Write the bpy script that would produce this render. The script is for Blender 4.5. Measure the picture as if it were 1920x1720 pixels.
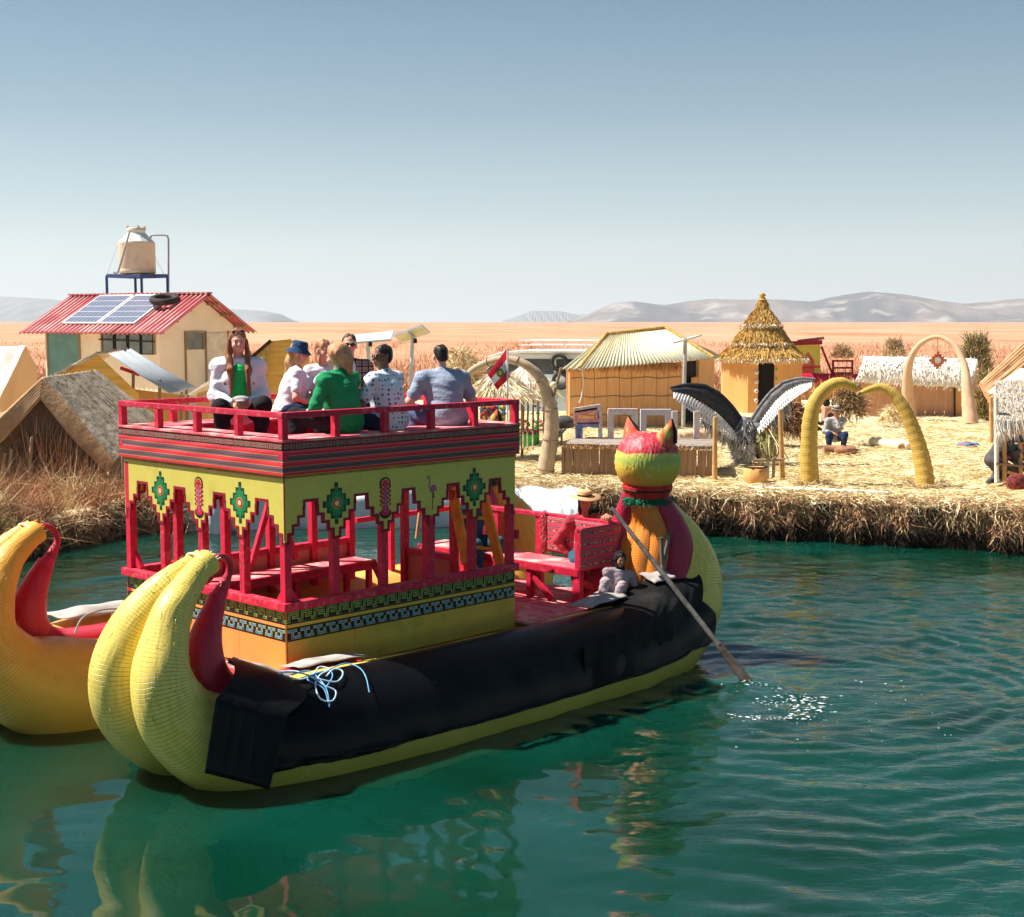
import bpy, math, random
import numpy as np
from mathutils import Vector, Matrix
random.seed(7); RNG = np.random.default_rng(11)
R = math.radians
scene = bpy.context.scene
for o in list(bpy.data.objects): bpy.data.objects.remove(o)
C = scene.collection

# ------------------------------------------------------------------ camera
F_PX = 2663.0; PITCH = math.atan(257/F_PX); CAM_H = 4.0
cam_d = bpy.data.cameras.new('camera'); cam = bpy.data.objects.new('camera', cam_d); C.objects.link(cam)
cam_d.sensor_fit = 'HORIZONTAL'; cam_d.sensor_width = 36.0; cam_d.lens = 36.0*F_PX/1920
cam.location = (0, 0, CAM_H); cam.rotation_euler = (R(90)-PITCH, 0, 0)
cam_d.clip_start = 0.1; cam_d.clip_end = 40000
scene.camera = cam

# ------------------------------------------------------------------ light
SUN_EL = R(54); SUN_DIR = Vector((-0.95, 0.11, 0)).normalized()*math.cos(SUN_EL); SUN_DIR.z = math.sin(SUN_EL)
world = bpy.data.worlds.new('World'); scene.world = world; world.use_nodes = True
wn = world.node_tree.nodes; wl = world.node_tree.links; wn.clear()
sky = wn.new('ShaderNodeTexSky'); sky.sky_type = 'NISHITA'; sky.sun_disc = False
sky.sun_elevation = SUN_EL; sky.sun_rotation = math.atan2(SUN_DIR.x, SUN_DIR.y)
sky.altitude = 3000; sky.air_density = 1.3; sky.dust_density = 1.6; sky.ozone_density = 3.0
hs = wn.new('ShaderNodeHueSaturation'); hs.inputs['Saturation'].default_value = 1.05; hs.inputs['Value'].default_value = 0.80
bg = wn.new('ShaderNodeBackground'); bg.inputs[1].default_value = 0.050
wo = wn.new('ShaderNodeOutputWorld')
wtn = wn.new('ShaderNodeMix'); wtn.data_type = 'RGBA'; wtn.blend_type = 'MULTIPLY'; wtn.inputs[0].default_value = 1; wtn.inputs[7].default_value = (0.86, 1.04, 0.96, 1)
wl.new(sky.outputs[0], wtn.inputs[6]); wl.new(wtn.outputs[2], hs.inputs['Color'])
# pale dusty air low over the whole horizon, the same in every direction
wtc = wn.new('ShaderNodeTexCoord'); wsp = wn.new('ShaderNodeSeparateXYZ'); wl.new(wtc.outputs['Generated'], wsp.inputs[0])
wab = wn.new('ShaderNodeMath'); wab.operation = 'ABSOLUTE'; wl.new(wsp.outputs[2], wab.inputs[0])
wrp = wn.new('ShaderNodeValToRGB'); wl.new(wab.outputs[0], wrp.inputs[0]); we = wrp.color_ramp.elements
for k_, (p_, c_) in enumerate([(0.0, 0.92), (0.03, 0.62), (0.075, 0.30), (0.14, 0.11), (0.24, 0.0)]):
    e_ = we[k_] if k_ < 2 else we.new(p_)
    e_.position = p_; e_.color = (c_, c_, c_, 1)
wmx = wn.new('ShaderNodeMix'); wmx.data_type = 'RGBA'; wl.new(wrp.outputs[0], wmx.inputs[0]); wl.new(hs.outputs[0], wmx.inputs[6]); wmx.inputs[7].default_value = (11.3, 12.1, 12.1, 1)
wl.new(wmx.outputs[2], bg.inputs[0]); wl.new(bg.outputs[0], wo.inputs[0])
sun_d = bpy.data.lights.new('sun', 'SUN'); sun_d.energy = 5.0; sun_d.angle = R(0.53); sun_d.color = (1.0, 0.95, 0.87)
sun = bpy.data.objects.new('sun', sun_d); C.objects.link(sun)
sun.rotation_euler = SUN_DIR.to_track_quat('Z', 'Y').to_euler(); sun.location = (-20, -10, 40)
scene.view_settings.view_transform = 'Standard'; scene.view_settings.look = 'None'
scene.view_settings.gamma = 1; scene.view_settings.use_curve_mapping = False
scene.view_settings.exposure = 1.0
scene.render.engine = 'CYCLES'
scene.cycles.volume_bounces = 0; scene.cycles.max_bounces = 6; scene.cycles.transparent_max_bounces = 8

# ------------------------------------------------------------------ placing from the photograph's pixels (1920 x 1720)
_c, _s = math.cos(PITCH), math.sin(PITCH)
def ray(px, py):
    dx = (px-960)/F_PX; dy = (860-py)/F_PX
    return Vector((dx, _c+dy*_s, -_s+dy*_c))
def at(px, py, Y):
    r = ray(px, py); t = Y/r.y; return Vector((r.x*t, Y, CAM_H+r.z*t))
def on(px, py, z=0.8):
    r = ray(px, py); t = (z-CAM_H)/r.z; return Vector((r.x*t, r.y*t, z))

# ------------------------------------------------------------------ materials
def _new(name):
    m = bpy.data.materials.new(name); m.use_nodes = True
    nt = m.node_tree; return m, nt, nt.nodes['Principled BSDF']
def N(nt, t, **kw):
    n = nt.nodes.new(t)
    for k, v in kw.items(): setattr(n, k, v)
    return n
def ramp(nt, stops, interp='LINEAR'):
    n = nt.nodes.new('ShaderNodeValToRGB'); n.color_ramp.interpolation = interp
    e = n.color_ramp.elements
    while len(e) < len(stops): e.new(0.5)
    for i, (p, c) in enumerate(stops):
        e[i].position = p; e[i].color = (*c, 1) if len(c) == 3 else c
    return n
def M(name, c1, c2=None, scale=4.0, stretch=(1, 1, 1), rough=0.75, bump=0.25, bscale=30, bstretch=None, spec=0.25,
      lo=0.35, hi=0.65, dist=0.01, c3=None, s3=1.0, coords='Object'):
    """noise mix of two tones, with fine relief; c3 adds large scattered patches of wear"""
    m, nt, b = _new(name); L = nt.links
    tc = N(nt, 'ShaderNodeTexCoord'); mp = N(nt, 'ShaderNodeMapping'); mp.inputs['Scale'].default_value = stretch
    L.new(tc.outputs[coords], mp.inputs[0])
    nz = N(nt, 'ShaderNodeTexNoise'); nz.inputs['Scale'].default_value = scale; nz.inputs['Detail'].default_value = 5
    L.new(mp.outputs[0], nz.inputs[0])
    if c2 is None: c2 = tuple(min(1, x*0.75) for x in c1)
    rp = ramp(nt, [(lo, c2), (hi, c1)]); L.new(nz.outputs[0], rp.inputs[0]); col = rp.outputs[0]
    if c3 is not None:
        n3 = N(nt, 'ShaderNodeTexNoise'); n3.inputs['Scale'].default_value = s3; n3.inputs['Detail'].default_value = 6
        L.new(tc.outputs[coords], n3.inputs[0])
        r3 = ramp(nt, [(0.52, (0, 0, 0)), (0.66, (1, 1, 1))]); L.new(n3.outputs[0], r3.inputs[0])
        mx = N(nt, 'ShaderNodeMix', data_type='RGBA'); L.new(r3.outputs[0], mx.inputs[0]); L.new(col, mx.inputs[6])
        mx.inputs[7].default_value = (*c3, 1); col = mx.outputs[2]
    L.new(col, b.inputs['Base Color'])
    b.inputs['Roughness'].default_value = rough; b.inputs['Specular IOR Level'].default_value = spec
    if bump:
        mb = N(nt, 'ShaderNodeMapping'); mb.inputs['Scale'].default_value = bstretch or stretch
        L.new(tc.outputs[coords], mb.inputs[0])
        nb = N(nt, 'ShaderNodeTexNoise'); nb.inputs['Scale'].default_value = bscale; nb.inputs['Detail'].default_value = 4
        L.new(mb.outputs[0], nb.inputs[0])
        bp = N(nt, 'ShaderNodeBump'); bp.inputs['Strength'].default_value = bump; bp.inputs['Distance'].default_value = dist
        L.new(nb.outputs[0], bp.inputs['Height']); L.new(bp.outputs[0], b.inputs['Normal'])
    return m

# ------------------------------------------------------------------ tagging
def put(o, parent=None, label=None, cat=None, group=None, kind=None):
    if o.name not in C.objects: C.objects.link(o)
    if parent is not None: o.parent = parent
    if label: o['label'] = label
    if cat: o['category'] = cat
    if group: o['group'] = group
    if kind: o['kind'] = kind
    return o
def thing(name, label, cat, loc=(0, 0, 0), rz=0, group=None):
    o = bpy.data.objects.new(name, None); o.empty_display_size = 0.1
    o.location = loc; o.rotation_euler = (0, 0, rz)
    return put(o, None, label, cat, group)
def dup(o, parent=None, top=True):
    c = o.copy(); C.objects.link(c)
    if not top: c.parent = parent
    for ch in [x for x in bpy.data.objects if x.parent == o]: dup(ch, c, False)
    return c

# ------------------------------------------------------------------ mesh builder
class MB:
    def __init__(s): s.v = []; s.f = []; s.m = []; s.uv = []; s.smooth = []
    def add(s, vs, fs, mi=0, sm=False, uvs=None):
        k = len(s.v); s.v += [tuple(x) for x in vs]
        for i, f in enumerate(fs):
            s.f.append([k+j for j in f]); s.m.append(mi); s.smooth.append(sm)
            s.uv.append(uvs[i] if uvs else [(0, 0)]*len(f))
        return s
    def box(s, lo, hi, mi=0):
        x0, y0, z0 = lo; x1, y1, z1 = hi
        return s.add([(x0,y0,z0),(x1,y0,z0),(x1,y1,z0),(x0,y1,z0),(x0,y0,z1),(x1,y0,z1),(x1,y1,z1),(x0,y1,z1)],
                     [(0,3,2,1),(4,5,6,7),(0,1,5,4),(1,2,6,5),(2,3,7,6),(3,0,4,7)], mi)
    def beam(s, a, b, w, h, mi=0, up=(0, 0, 1)):
        a = Vector(a); b = Vector(b); d = (b-a).normalized(); up = Vector(up)
        if abs(d.dot(up)) > 0.98: up = Vector((1, 0, 0)) if abs(d.x) < .9 else Vector((0, 1, 0))
        x = d.cross(up).normalized(); y = x.cross(d).normalized(); vs = []
        for p in (a, b):
            for sx, sy in ((-1,-1),(1,-1),(1,1),(-1,1)): vs.append(p + x*sx*w/2 + y*sy*h/2)
        return s.add(vs, [(0,1,2,3),(7,6,5,4),(0,4,5,1),(1,5,6,2),(2,6,7,3),(3,7,4,0)], mi)
    def tube(s, pts, rad, seg=10, mi=0, cap=True, closed=False, squash=1.0, uvk=None):
        pts = [Vector(p) for p in pts]; n = len(pts)
        if not hasattr(rad, '__len__'): rad = [rad]*n
        vs = []; prev = None
        for i, p in enumerate(pts):
            if closed: t = (pts[(i+1) % n]-pts[i-1])
            else: t = pts[min(i+1, n-1)]-pts[max(i-1, 0)]
            t.normalize()
            if prev is None:
                ref = Vector((0, 0, 1)) if abs(t.z) < .9 else Vector((1, 0, 0))
                x = t.cross(ref).normalized()
            else:
                x = (prev - t*prev.dot(t)).normalized()
            prev = x; y = t.cross(x)
            for j in range(seg):
                a = 2*math.pi*j/seg
                vs.append(p + x*math.cos(a)*rad[i] + y*math.sin(a)*rad[i]*squash)
        fs = []; uvs = []
        rng = n if closed else n-1
        for i in range(rng):
            i2 = (i+1) % n
            for j in range(seg):
                j2 = (j+1) % seg
                fs.append((i*seg+j, i*seg+j2, i2*seg+j2, i2*seg+j))
                if uvk: uvs.append([(uvk[i], j/seg), (uvk[i], (j+1)/seg), (uvk[i+1], (j+1)/seg), (uvk[i+1], j/seg)])
        s.add(vs, fs, mi, True, uvs or None)
        if cap and not closed:
            s.add(vs[:seg], [tuple(range(seg))[::-1]], mi); s.add(vs[-seg:], [tuple(range(seg))], mi)
        return s
    def lathe(s, prof, c=(0, 0, 0), seg=20, mi=0, sm=True, sx=1, sy=1):
        c = Vector(c); vs = []
        for r, z in prof:
            for j in range(seg):
                a = 2*math.pi*j/seg; vs.append((c.x+r*math.cos(a)*sx, c.y+r*math.sin(a)*sy, c.z+z))
        fs = []
        for i in range(len(prof)-1):
            for j in range(seg):
                j2 = (j+1) % seg; fs.append((i*seg+j, i*seg+j2, (i+1)*seg+j2, (i+1)*seg+j))
        s.add(vs, fs, mi, sm)
        if prof[0][0] > 1e-4: s.add(vs[:seg], [tuple(range(seg))[::-1]], mi)
        if prof[-1][0] > 1e-4: s.add(vs[-seg:], [tuple(range(seg))], mi)
        return s
    def slab(s, quad, th, mi=0, nu=1, nv=1, wob=0.0, drop=0.0):
        """a thick sheet over 4 corners (a,b,c,d); grid nu x nv; wob = random relief; drop pushes down for thickness"""
        a, b, c, d = [Vector(q) for q in quad]; n = (b-a).cross(d-a).normalized()
        if n.z < 0: n = -n
        top = []; bot = []
        for j in range(nv+1):
            for i in range(nu+1):
                u = i/nu; v = j/nv
                p = a*(1-u)*(1-v)+b*u*(1-v)+c*u*v+d*(1-u)*v
                q = p + n*random.uniform(-wob, wob); top.append(q); bot.append(q-n*th)
        w = nu+1; fs = []; k = len(top)
        for j in range(nv):
            for i in range(nu):
                f = (j*w+i, j*w+i+1, (j+1)*w+i+1, (j+1)*w+i); fs.append(f); fs.append(tuple(k+x for x in f[::-1]))
        for i in range(nu):
            fs.append((i+1, i, k+i, k+i+1)); o = nv*w; fs.append((o+i, o+i+1, k+o+i+1, k+o+i))
        for j in range(nv):
            fs.append((j*w, (j+1)*w, k+(j+1)*w, k+j*w)); o = nu; fs.append(((j+1)*w+o, j*w+o, k+j*w+o, k+(j+1)*w+o))
        return s.add(top+bot, fs, mi)
    def prism(s, poly, fn, d0, d1, mi=0):
        """poly of 2-D points; fn(x, y, d) -> 3-D; closed prism between depths d0 and d1"""
        n = len(poly); vs = [fn(x, y, d0) for x, y in poly]+[fn(x, y, d1) for x, y in poly]
        fs = [tuple(range(n)), tuple(range(2*n-1, n-1, -1))]
        for i in range(n): j = (i+1) % n; fs.append((i, i+n, j+n, j))
        return s.add(vs, fs, mi)
    def ell(s, c, r, seg=12, rings=8, mi=0, rot=None):
        c = Vector(c); vs = []
        for i in range(rings+1):
            t = math.pi*i/rings
            for j in range(seg):
                a = 2*math.pi*j/seg
                p = Vector((r[0]*math.sin(t)*math.cos(a), r[1]*math.sin(t)*math.sin(a), r[2]*math.cos(t)))
                if rot is not None: p = rot @ p
                vs.append(c+p)
        fs = [(i*seg+j, (i+1)*seg+j, (i+1)*seg+(j+1) % seg, i*seg+(j+1) % seg) for i in range(rings) for j in range(seg)]
        return s.add(vs, fs, mi, True)
    def mesh(s, name, mats):
        me = bpy.data.meshes.new(name); me.from_pydata(s.v, [], s.f)
        for m in (mats if isinstance(mats, (list, tuple)) else [mats]): me.materials.append(m)
        me.polygons.foreach_set('material_index', s.m); me.polygons.foreach_set('use_smooth', s.smooth)
        if any(u[0] != (0, 0) or u[1] != (0, 0) for u in s.uv[:4000]):
            uvl = me.uv_layers.new(name='UVMap'); flat = [c for f in s.uv for p in f for c in p]
            uvl.data.foreach_set('uv', flat)
        me.validate(); me.update(); return me
    def build(s, name, mats, parent=None, loc=None, bevel=0, **kw):
        o = bpy.data.objects.new(name, s.mesh(name, mats)); put(o, parent, **kw)
        if loc is not None: o.location = loc
        if bevel:
            b = o.modifiers.new('bevel', 'BEVEL'); b.width = bevel; b.segments = 2; b.limit_method = 'ANGLE'
        return o
def np_mesh(name, V, Fq, mats, mi=None, smooth=False):
    """fast mesh from numpy arrays: V (n,3), Fq (m,k)"""
    me = bpy.data.meshes.new(name); V = np.asarray(V, np.float32); Fq = np.asarray(Fq, np.int32); k = Fq.shape[1]
    me.vertices.add(len(V)); me.vertices.foreach_set('co', V.ravel())
    me.loops.add(Fq.size); me.loops.foreach_set('vertex_index', Fq.ravel())
    me.polygons.add(len(Fq)); me.polygons.foreach_set('loop_start', np.arange(0, Fq.size, k, dtype=np.int32))
    me.polygons.foreach_set('loop_total', np.full(len(Fq), k, np.int32))
    for m in (mats if isinstance(mats, (list, tuple)) else [mats]): me.materials.append(m)
    if mi is not None: me.polygons.foreach_set('material_index', np.asarray(mi, np.int32))
    me.polygons.foreach_set('use_smooth', np.full(len(Fq), smooth, bool))
    me.update(calc_edges=True); return me
def blades(name, P, D, Ln, W, mats, mi=None, bend=0.25, parent=None, **kw):
    """loose straw: each strand is a bent two-segment ribbon. P roots, D unit directions, Ln lengths, W widths"""
    n = len(P); S = np.cross(D, RNG.normal(size=(n, 3))); S /= np.linalg.norm(S, axis=1)[:, None]+1e-9
    B = RNG.normal(size=(n, 3))*bend; B[:, 2] -= bend*0.6
    mid = P + D*(Ln*0.55)[:, None]; tip = P + D*Ln[:, None] + B*Ln[:, None]
    w = S*(W/2)[:, None]
    V = np.stack([P-w, P+w, mid+w*0.9, mid-w*0.9, tip], 1).reshape(-1, 3)
    i = np.arange(n)*5
    F = np.concatenate([np.stack([i, i+1, i+2], 1), np.stack([i, i+2, i+3], 1), np.stack([i+3, i+2, i+4], 1)])
    m3 = None if mi is None else np.concatenate([mi, mi, mi])
    o = bpy.data.objects.new(name, np_mesh(name, V, F, mats, m3)); return put(o, parent, **kw)
def wn2(x, y, n, lo, hi, seed, aniso=None):
    """band-limited noise: sum of n sines with wavelengths lo..hi"""
    r = np.random.default_rng(seed); h = np.zeros_like(x)
    for _ in range(n):
        lam = math.exp(r.uniform(math.log(lo), math.log(hi)))
        a = r.uniform(0, 2*math.pi) if aniso is None else r.normal(aniso[0], aniso[1])
        k = 2*math.pi/lam; h += np.sin(k*(x*math.cos(a)+y*math.sin(a))+r.uniform(0, 6.28))*(lam/hi)**0.9
    return h/math.sqrt(n)
# ================================================================== materials
red = M('red_paint', (0.62, 0.012, 0.05), (0.50, 0.01, 0.04), 6, rough=0.55, bump=0.35, bscale=25, bstretch=(1, 1, 0.5), spec=0.3, c3=(0.66, 0.035, 0.07), s3=14)
red_worn = M('red_paint_worn', (0.60, 0.02, 0.06), (0.45, 0.012, 0.04), 14, rough=0.65, bump=0.5, bscale=45, c3=(0.60, 0.09, 0.11), s3=16)
pink = M('faded_pink_paint', (0.75, 0.22, 0.22), (0.62, 0.08, 0.11), 5, rough=0.7, bump=0.3, c3=(0.75, 0.42, 0.38), s3=5)
salmon = M('salmon_paint', (0.72, 0.26, 0.17), (0.60, 0.18, 0.12), 4, rough=0.7, bump=0.15)
yellow_p = M('yellow_paint', (0.62, 0.54, 0.115), (0.56, 0.48, 0.09), 3, rough=0.55, bump=0.12, bscale=12, c3=(0.52, 0.44, 0.08), s3=3)
dk_yellow = M('dull_yellow_paint', (0.58, 0.44, 0.06), (0.62, 0.36, 0.05), 2.2, rough=0.6, bump=0.15, bscale=12, c3=(0.44, 0.36, 0.05), s3=4)
orange_p = M('orange_paint', (0.78, 0.34, 0.09), (0.76, 0.29, 0.07), 1.6, rough=0.6, bump=0.12, bscale=12, c3=(0.66, 0.27, 0.07), s3=2)
ladder_y = M('yellow_ladder_paint', (0.80, 0.36, 0.03), (0.66, 0.25, 0.02), 9, rough=0.6)
black_p = M('black_paint', (0.012, 0.012, 0.012), rough=0.6, bump=0)
green_p = M('green_paint', (0.015, 0.23, 0.07), (0.01, 0.15, 0.045), 8, rough=0.6, bump=0)
dkgreen_p = M('dark_green_paint', (0.008, 0.045, 0.03), rough=0.6, bump=0)
blue_p = M('blue_paint', (0.03, 0.24, 0.52), (0.03, 0.30, 0.48), 8, rough=0.6, bump=0)
wine_p = M('wine_paint', (0.30, 0.008, 0.03), rough=0.6, bump=0.1)
cream_p = M('cream_paint', (0.80, 0.72, 0.35), rough=0.6, bump=0)
gold_p = M('gold_paint', (0.75, 0.42, 0.06), rough=0.6, bump=0)
flam_p = M('flamingo_paint', (0.50, 0.08, 0.14), (0.35, 0.10, 0.22), 20, rough=0.6, bump=0)
white_p = M('white_paint', (0.75, 0.74, 0.72), (0.62, 0.61, 0.6), 6, rough=0.6, bump=0.1)
rubber = M('black_rubber_tarp', (0.005, 0.0055, 0.0065), (0.0035, 0.004, 0.005), 3, rough=0.34, bump=0.06, bscale=5, spec=0.12, c3=(0.008, 0.0085, 0.009), s3=2.5, dist=0.02)
dusty = M('dusty_grey_tarp', (0.22, 0.20, 0.18), (0.10, 0.09, 0.085), 7, rough=0.85, bump=0.3)
steel = M('galvanised_pipe', (0.42, 0.42, 0.42), rough=0.45, bump=0.05)
blue_st = M('blue_steel', (0.03, 0.12, 0.42), (0.06, 0.06, 0.10), 9, rough=0.5, bump=0.05)
wood = M('weathered_wood', (0.34, 0.24, 0.15), (0.22, 0.15, 0.09), 5, (1, 1, 0.3), rough=0.85, bump=0.5)
grey_wood = M('grey_oar_wood', (0.20, 0.18, 0.16), (0.09, 0.08, 0.07), 10, rough=0.75, bump=0.5)
pale_wood = M('pale_pole_wood', (0.62, 0.36, 0.15), (0.45, 0.24, 0.09), 9, rough=0.8, bump=0.4)
dark = M('dark_interior', (0.012, 0.010, 0.009), rough=0.9, bump=0)
straw = M('cut_straw', (0.74, 0.58, 0.33), (0.60, 0.43, 0.21), 2, rough=0.9, bump=0)
straw2 = M('pale_straw', (0.86, 0.76, 0.52), (0.74, 0.60, 0.36), 2, rough=0.9, bump=0)
straw3 = M('greenish_straw', (0.50, 0.46, 0.18), (0.36, 0.32, 0.12), 2, rough=0.9, bump=0)
brown_s = M('brown_old_reed', (0.44, 0.24, 0.13), (0.26, 0.13, 0.07), 3, rough=0.95, bump=0)
rust_s = M('rusty_dry_reed', (0.62, 0.32, 0.17), (0.44, 0.21, 0.11), 3, rough=0.95, bump=0)
dark_s = M('dark_reed', (0.06, 0.038, 0.022), (0.03, 0.02, 0.014), 3, rough=0.95, bump=0)
reedgreen = M('live_reed', (0.22, 0.20, 0.06), (0.13, 0.13, 0.04), 2, rough=0.85, bump=0)
cream_w = M('cream_wall', (0.84, 0.68, 0.54), (0.78, 0.62, 0.48), 1.5, rough=0.9, bump=0.08, c3=(0.74, 0.60, 0.47), s3=1.2)
white_t = M('white_plastic_sheet', (0.74, 0.76, 0.78), (0.60, 0.63, 0.67), 2.5, rough=0.5, bump=0.6, bscale=4, dist=0.05)

def reed_wall(name, c1, c2, rough=0.85):
    "vertical reed matting: fine stripes along local z with cross lashings"
    return M(name, c1, c2, 3.0, (16, 16, 0.5), rough=rough, bump=0.7, bscale=9, bstretch=(9, 9, 0.3), dist=0.02, lo=0.3, hi=0.7)
mat_wall = reed_wall('orange_reed_wall', (0.80, 0.44, 0.20), (0.62, 0.31, 0.13))
mat_wall2 = reed_wall('golden_reed_wall', (0.78, 0.41, 0.14), (0.62, 0.30, 0.10))
mat_brown = reed_wall('brown_reed_wall', (0.40, 0.25, 0.15), (0.22, 0.12, 0.07))
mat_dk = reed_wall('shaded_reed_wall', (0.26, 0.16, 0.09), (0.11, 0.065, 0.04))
thatch_w = M('bleached_thatch', (0.82, 0.74, 0.64), (0.70, 0.60, 0.50), 5, (3, 3, 3), rough=0.95, bump=0.5, bscale=8, dist=0.03)
thatch_y = M('golden_thatch', (0.60, 0.40, 0.12), (0.36, 0.20, 0.06), 6, (2, 2, 2), rough=0.95, bump=0.8, bscale=12, dist=0.03)
thatch_g = M('grey_brown_thatch', (0.58, 0.47, 0.36), (0.36, 0.28, 0.20), 3, (1, 1, 1), rough=0.95, bump=0.9, bscale=6, dist=0.03)

# ================================================================== water
def make_water():
    x0, x1, y0, y1 = -13.0, 14.5, 8.2, 31.0; st = 0.055
    nx = int((x1-x0)/st); ny = int((y1-y0)/st)
    xs = np.linspace(x0, x1, nx); ys = np.linspace(y0, y1, ny); X, Y = np.meshgrid(xs, ys)
    wx = X+0.35*wn2(X, Y, 10, 1.5, 5, 3); wy = Y+0.35*wn2(X, Y, 10, 1.5, 5, 4)
    # calmer in the lee of the bow, choppier to the right and far behind the stern
    chop = 1/(1+np.exp(-(X-1.5+(Y-12)*0.12)/0.7)); chop = np.clip(chop, 0.0, 1)
    far = np.clip((Y-15.5)/5, 0, 1)*np.where(X < 0, 1, 1)
    amp = 0.14+0.86*np.maximum(chop, far*0.7)
    h = 0.020*amp*wn2(wx, wy, 26, 0.5, 1.9, 5, aniso=(1.75, 0.55))
    h += 0.0092*amp*wn2(wx, wy, 34, 0.18, 0.55, 6, aniso=(1.6, 0.8))
    h += 0.0032*(1-amp)*wn2(wx, wy, 16, 0.5, 1.3, 8)
    # rings spreading from the oar and the stern
    for cx, cy, A, lam, r0, r1 in ((2.95, 15.2, 0.011, 0.40, 0.9, 8.5), (3.6, 14.9, 0.008, 0.27, 0.3, 3.5), (1.0, 9.0, 0.0015, 0.5, 0.5, 4)):
        r = np.hypot(X-cx, (Y-cy)); rw = r+0.16*wn2(X, Y, 12, 0.9, 3, 9)
        env = (0.12+0.88*np.maximum(chop, far*.7))*np.clip((r-r0)/0.7, 0, 1)*np.clip((r1-r)/3, 0, 1)*(0.6+0.4*np.clip(wn2(X, Y, 8, 1.5, 4, 12), -1, 1))
        h += A*env*np.sin(2*math.pi*rw/lam)
    ex = np.minimum.reduce([X-x0, x1-X, Y-y0, y1-Y]); h *= np.clip(ex/0.8, 0, 1)
    V = np.stack([X, Y, h], -1).reshape(-1, 3)
    i = (np.arange(ny-1)[:, None]*nx+np.arange(nx-1)[None]).ravel()
    F = np.stack([i, i+1, i+1+nx, i+nx], 1)
    # the sheet goes on flat all round
    k = len(V); B = 260.0
    V = np.concatenate([V, [[-B, -60, 0], [B, -60, 0], [B, B, 0], [-B, B, 0], [x0, y0, 0], [x1, y0, 0], [x1, y1, 0], [x0, y1, 0]]])
    F = np.concatenate([F, [[k, k+1, k+5, k+4], [k+1, k+2, k+6, k+5], [k+2, k+3, k+7, k+6], [k+3, k, k+4, k+7]]])
    m, nt, b = _new('lake_water'); L = nt.links
    tc = N(nt, 'ShaderNodeTexCoord')
    n1 = N(nt, 'ShaderNodeTexNoise'); n1.inputs['Scale'].default_value = 0.35; L.new(tc.outputs['Object'], n1.inputs[0])
    rp = ramp(nt, [(0.35, (0.0012, 0.023, 0.0105)), (0.65, (0.0018, 0.047, 0.030))]); L.new(n1.outputs[0], rp.inputs[0])
    L.new(rp.outputs[0], b.inputs['Base Color'])
    b.inputs['Subsurface Weight'].default_value = 1.0; b.inputs['Subsurface Radius'].default_value = (0.1, 0.5, 0.4); b.inputs['Subsurface Scale'].default_value = 1.0
    b.inputs['Roughness'].default_value = 0.035; b.inputs['IOR'].default_value = 1.333; b.inputs['Specular IOR Level'].default_value = 0.75
    mp = N(nt, 'ShaderNodeMapping'); mp.inputs['Scale'].default_value = (0.8, 1.7, 1); L.new(tc.outputs['Object'], mp.inputs[0])
    n2 = N(nt, 'ShaderNodeTexNoise'); n2.inputs['Scale'].default_value = 5.0; n2.inputs['Detail'].default_value = 4; n2.inputs['Distortion'].default_value = 0.6
    L.new(mp.outputs[0], n2.inputs[0])
    sx = N(nt, 'ShaderNodeSeparateXYZ'); L.new(tc.outputs['Object'], sx.inputs[0])
    mr = N(nt, 'ShaderNodeMapRange'); mr.inputs['From Min'].default_value = 0.4; mr.inputs['From Max'].default_value = 3.2
    mr.inputs['To Min'].default_value = 0.0; mr.inputs['To Max'].default_value = 0.36; L.new(sx.outputs[0], mr.inputs[0])
    my = N(nt, 'ShaderNodeMapRange'); my.inputs['From Min'].default_value = 14; my.inputs['From Max'].default_value = 20
    my.inputs['To Min'].default_value = 0.0; my.inputs['To Max'].default_value = 0.35; L.new(sx.outputs[1], my.inputs[0])
    mxm = N(nt, 'ShaderNodeMath', operation='MAXIMUM'); L.new(mr.outputs[0], mxm.inputs[0]); L.new(my.outputs[0], mxm.inputs[1])
    bp = N(nt, 'ShaderNodeBump'); bp.inputs['Distance'].default_value = 0.035
    L.new(mxm.outputs[0], bp.inputs['Strength']); L.new(n2.outputs[0], bp.inputs['Height']); L.new(bp.outputs[0], b.inputs['Normal'])
    o = bpy.data.objects.new('water', np_mesh('water', V, F, m, smooth=True)); put(o, kind='structure')
make_water()

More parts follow.
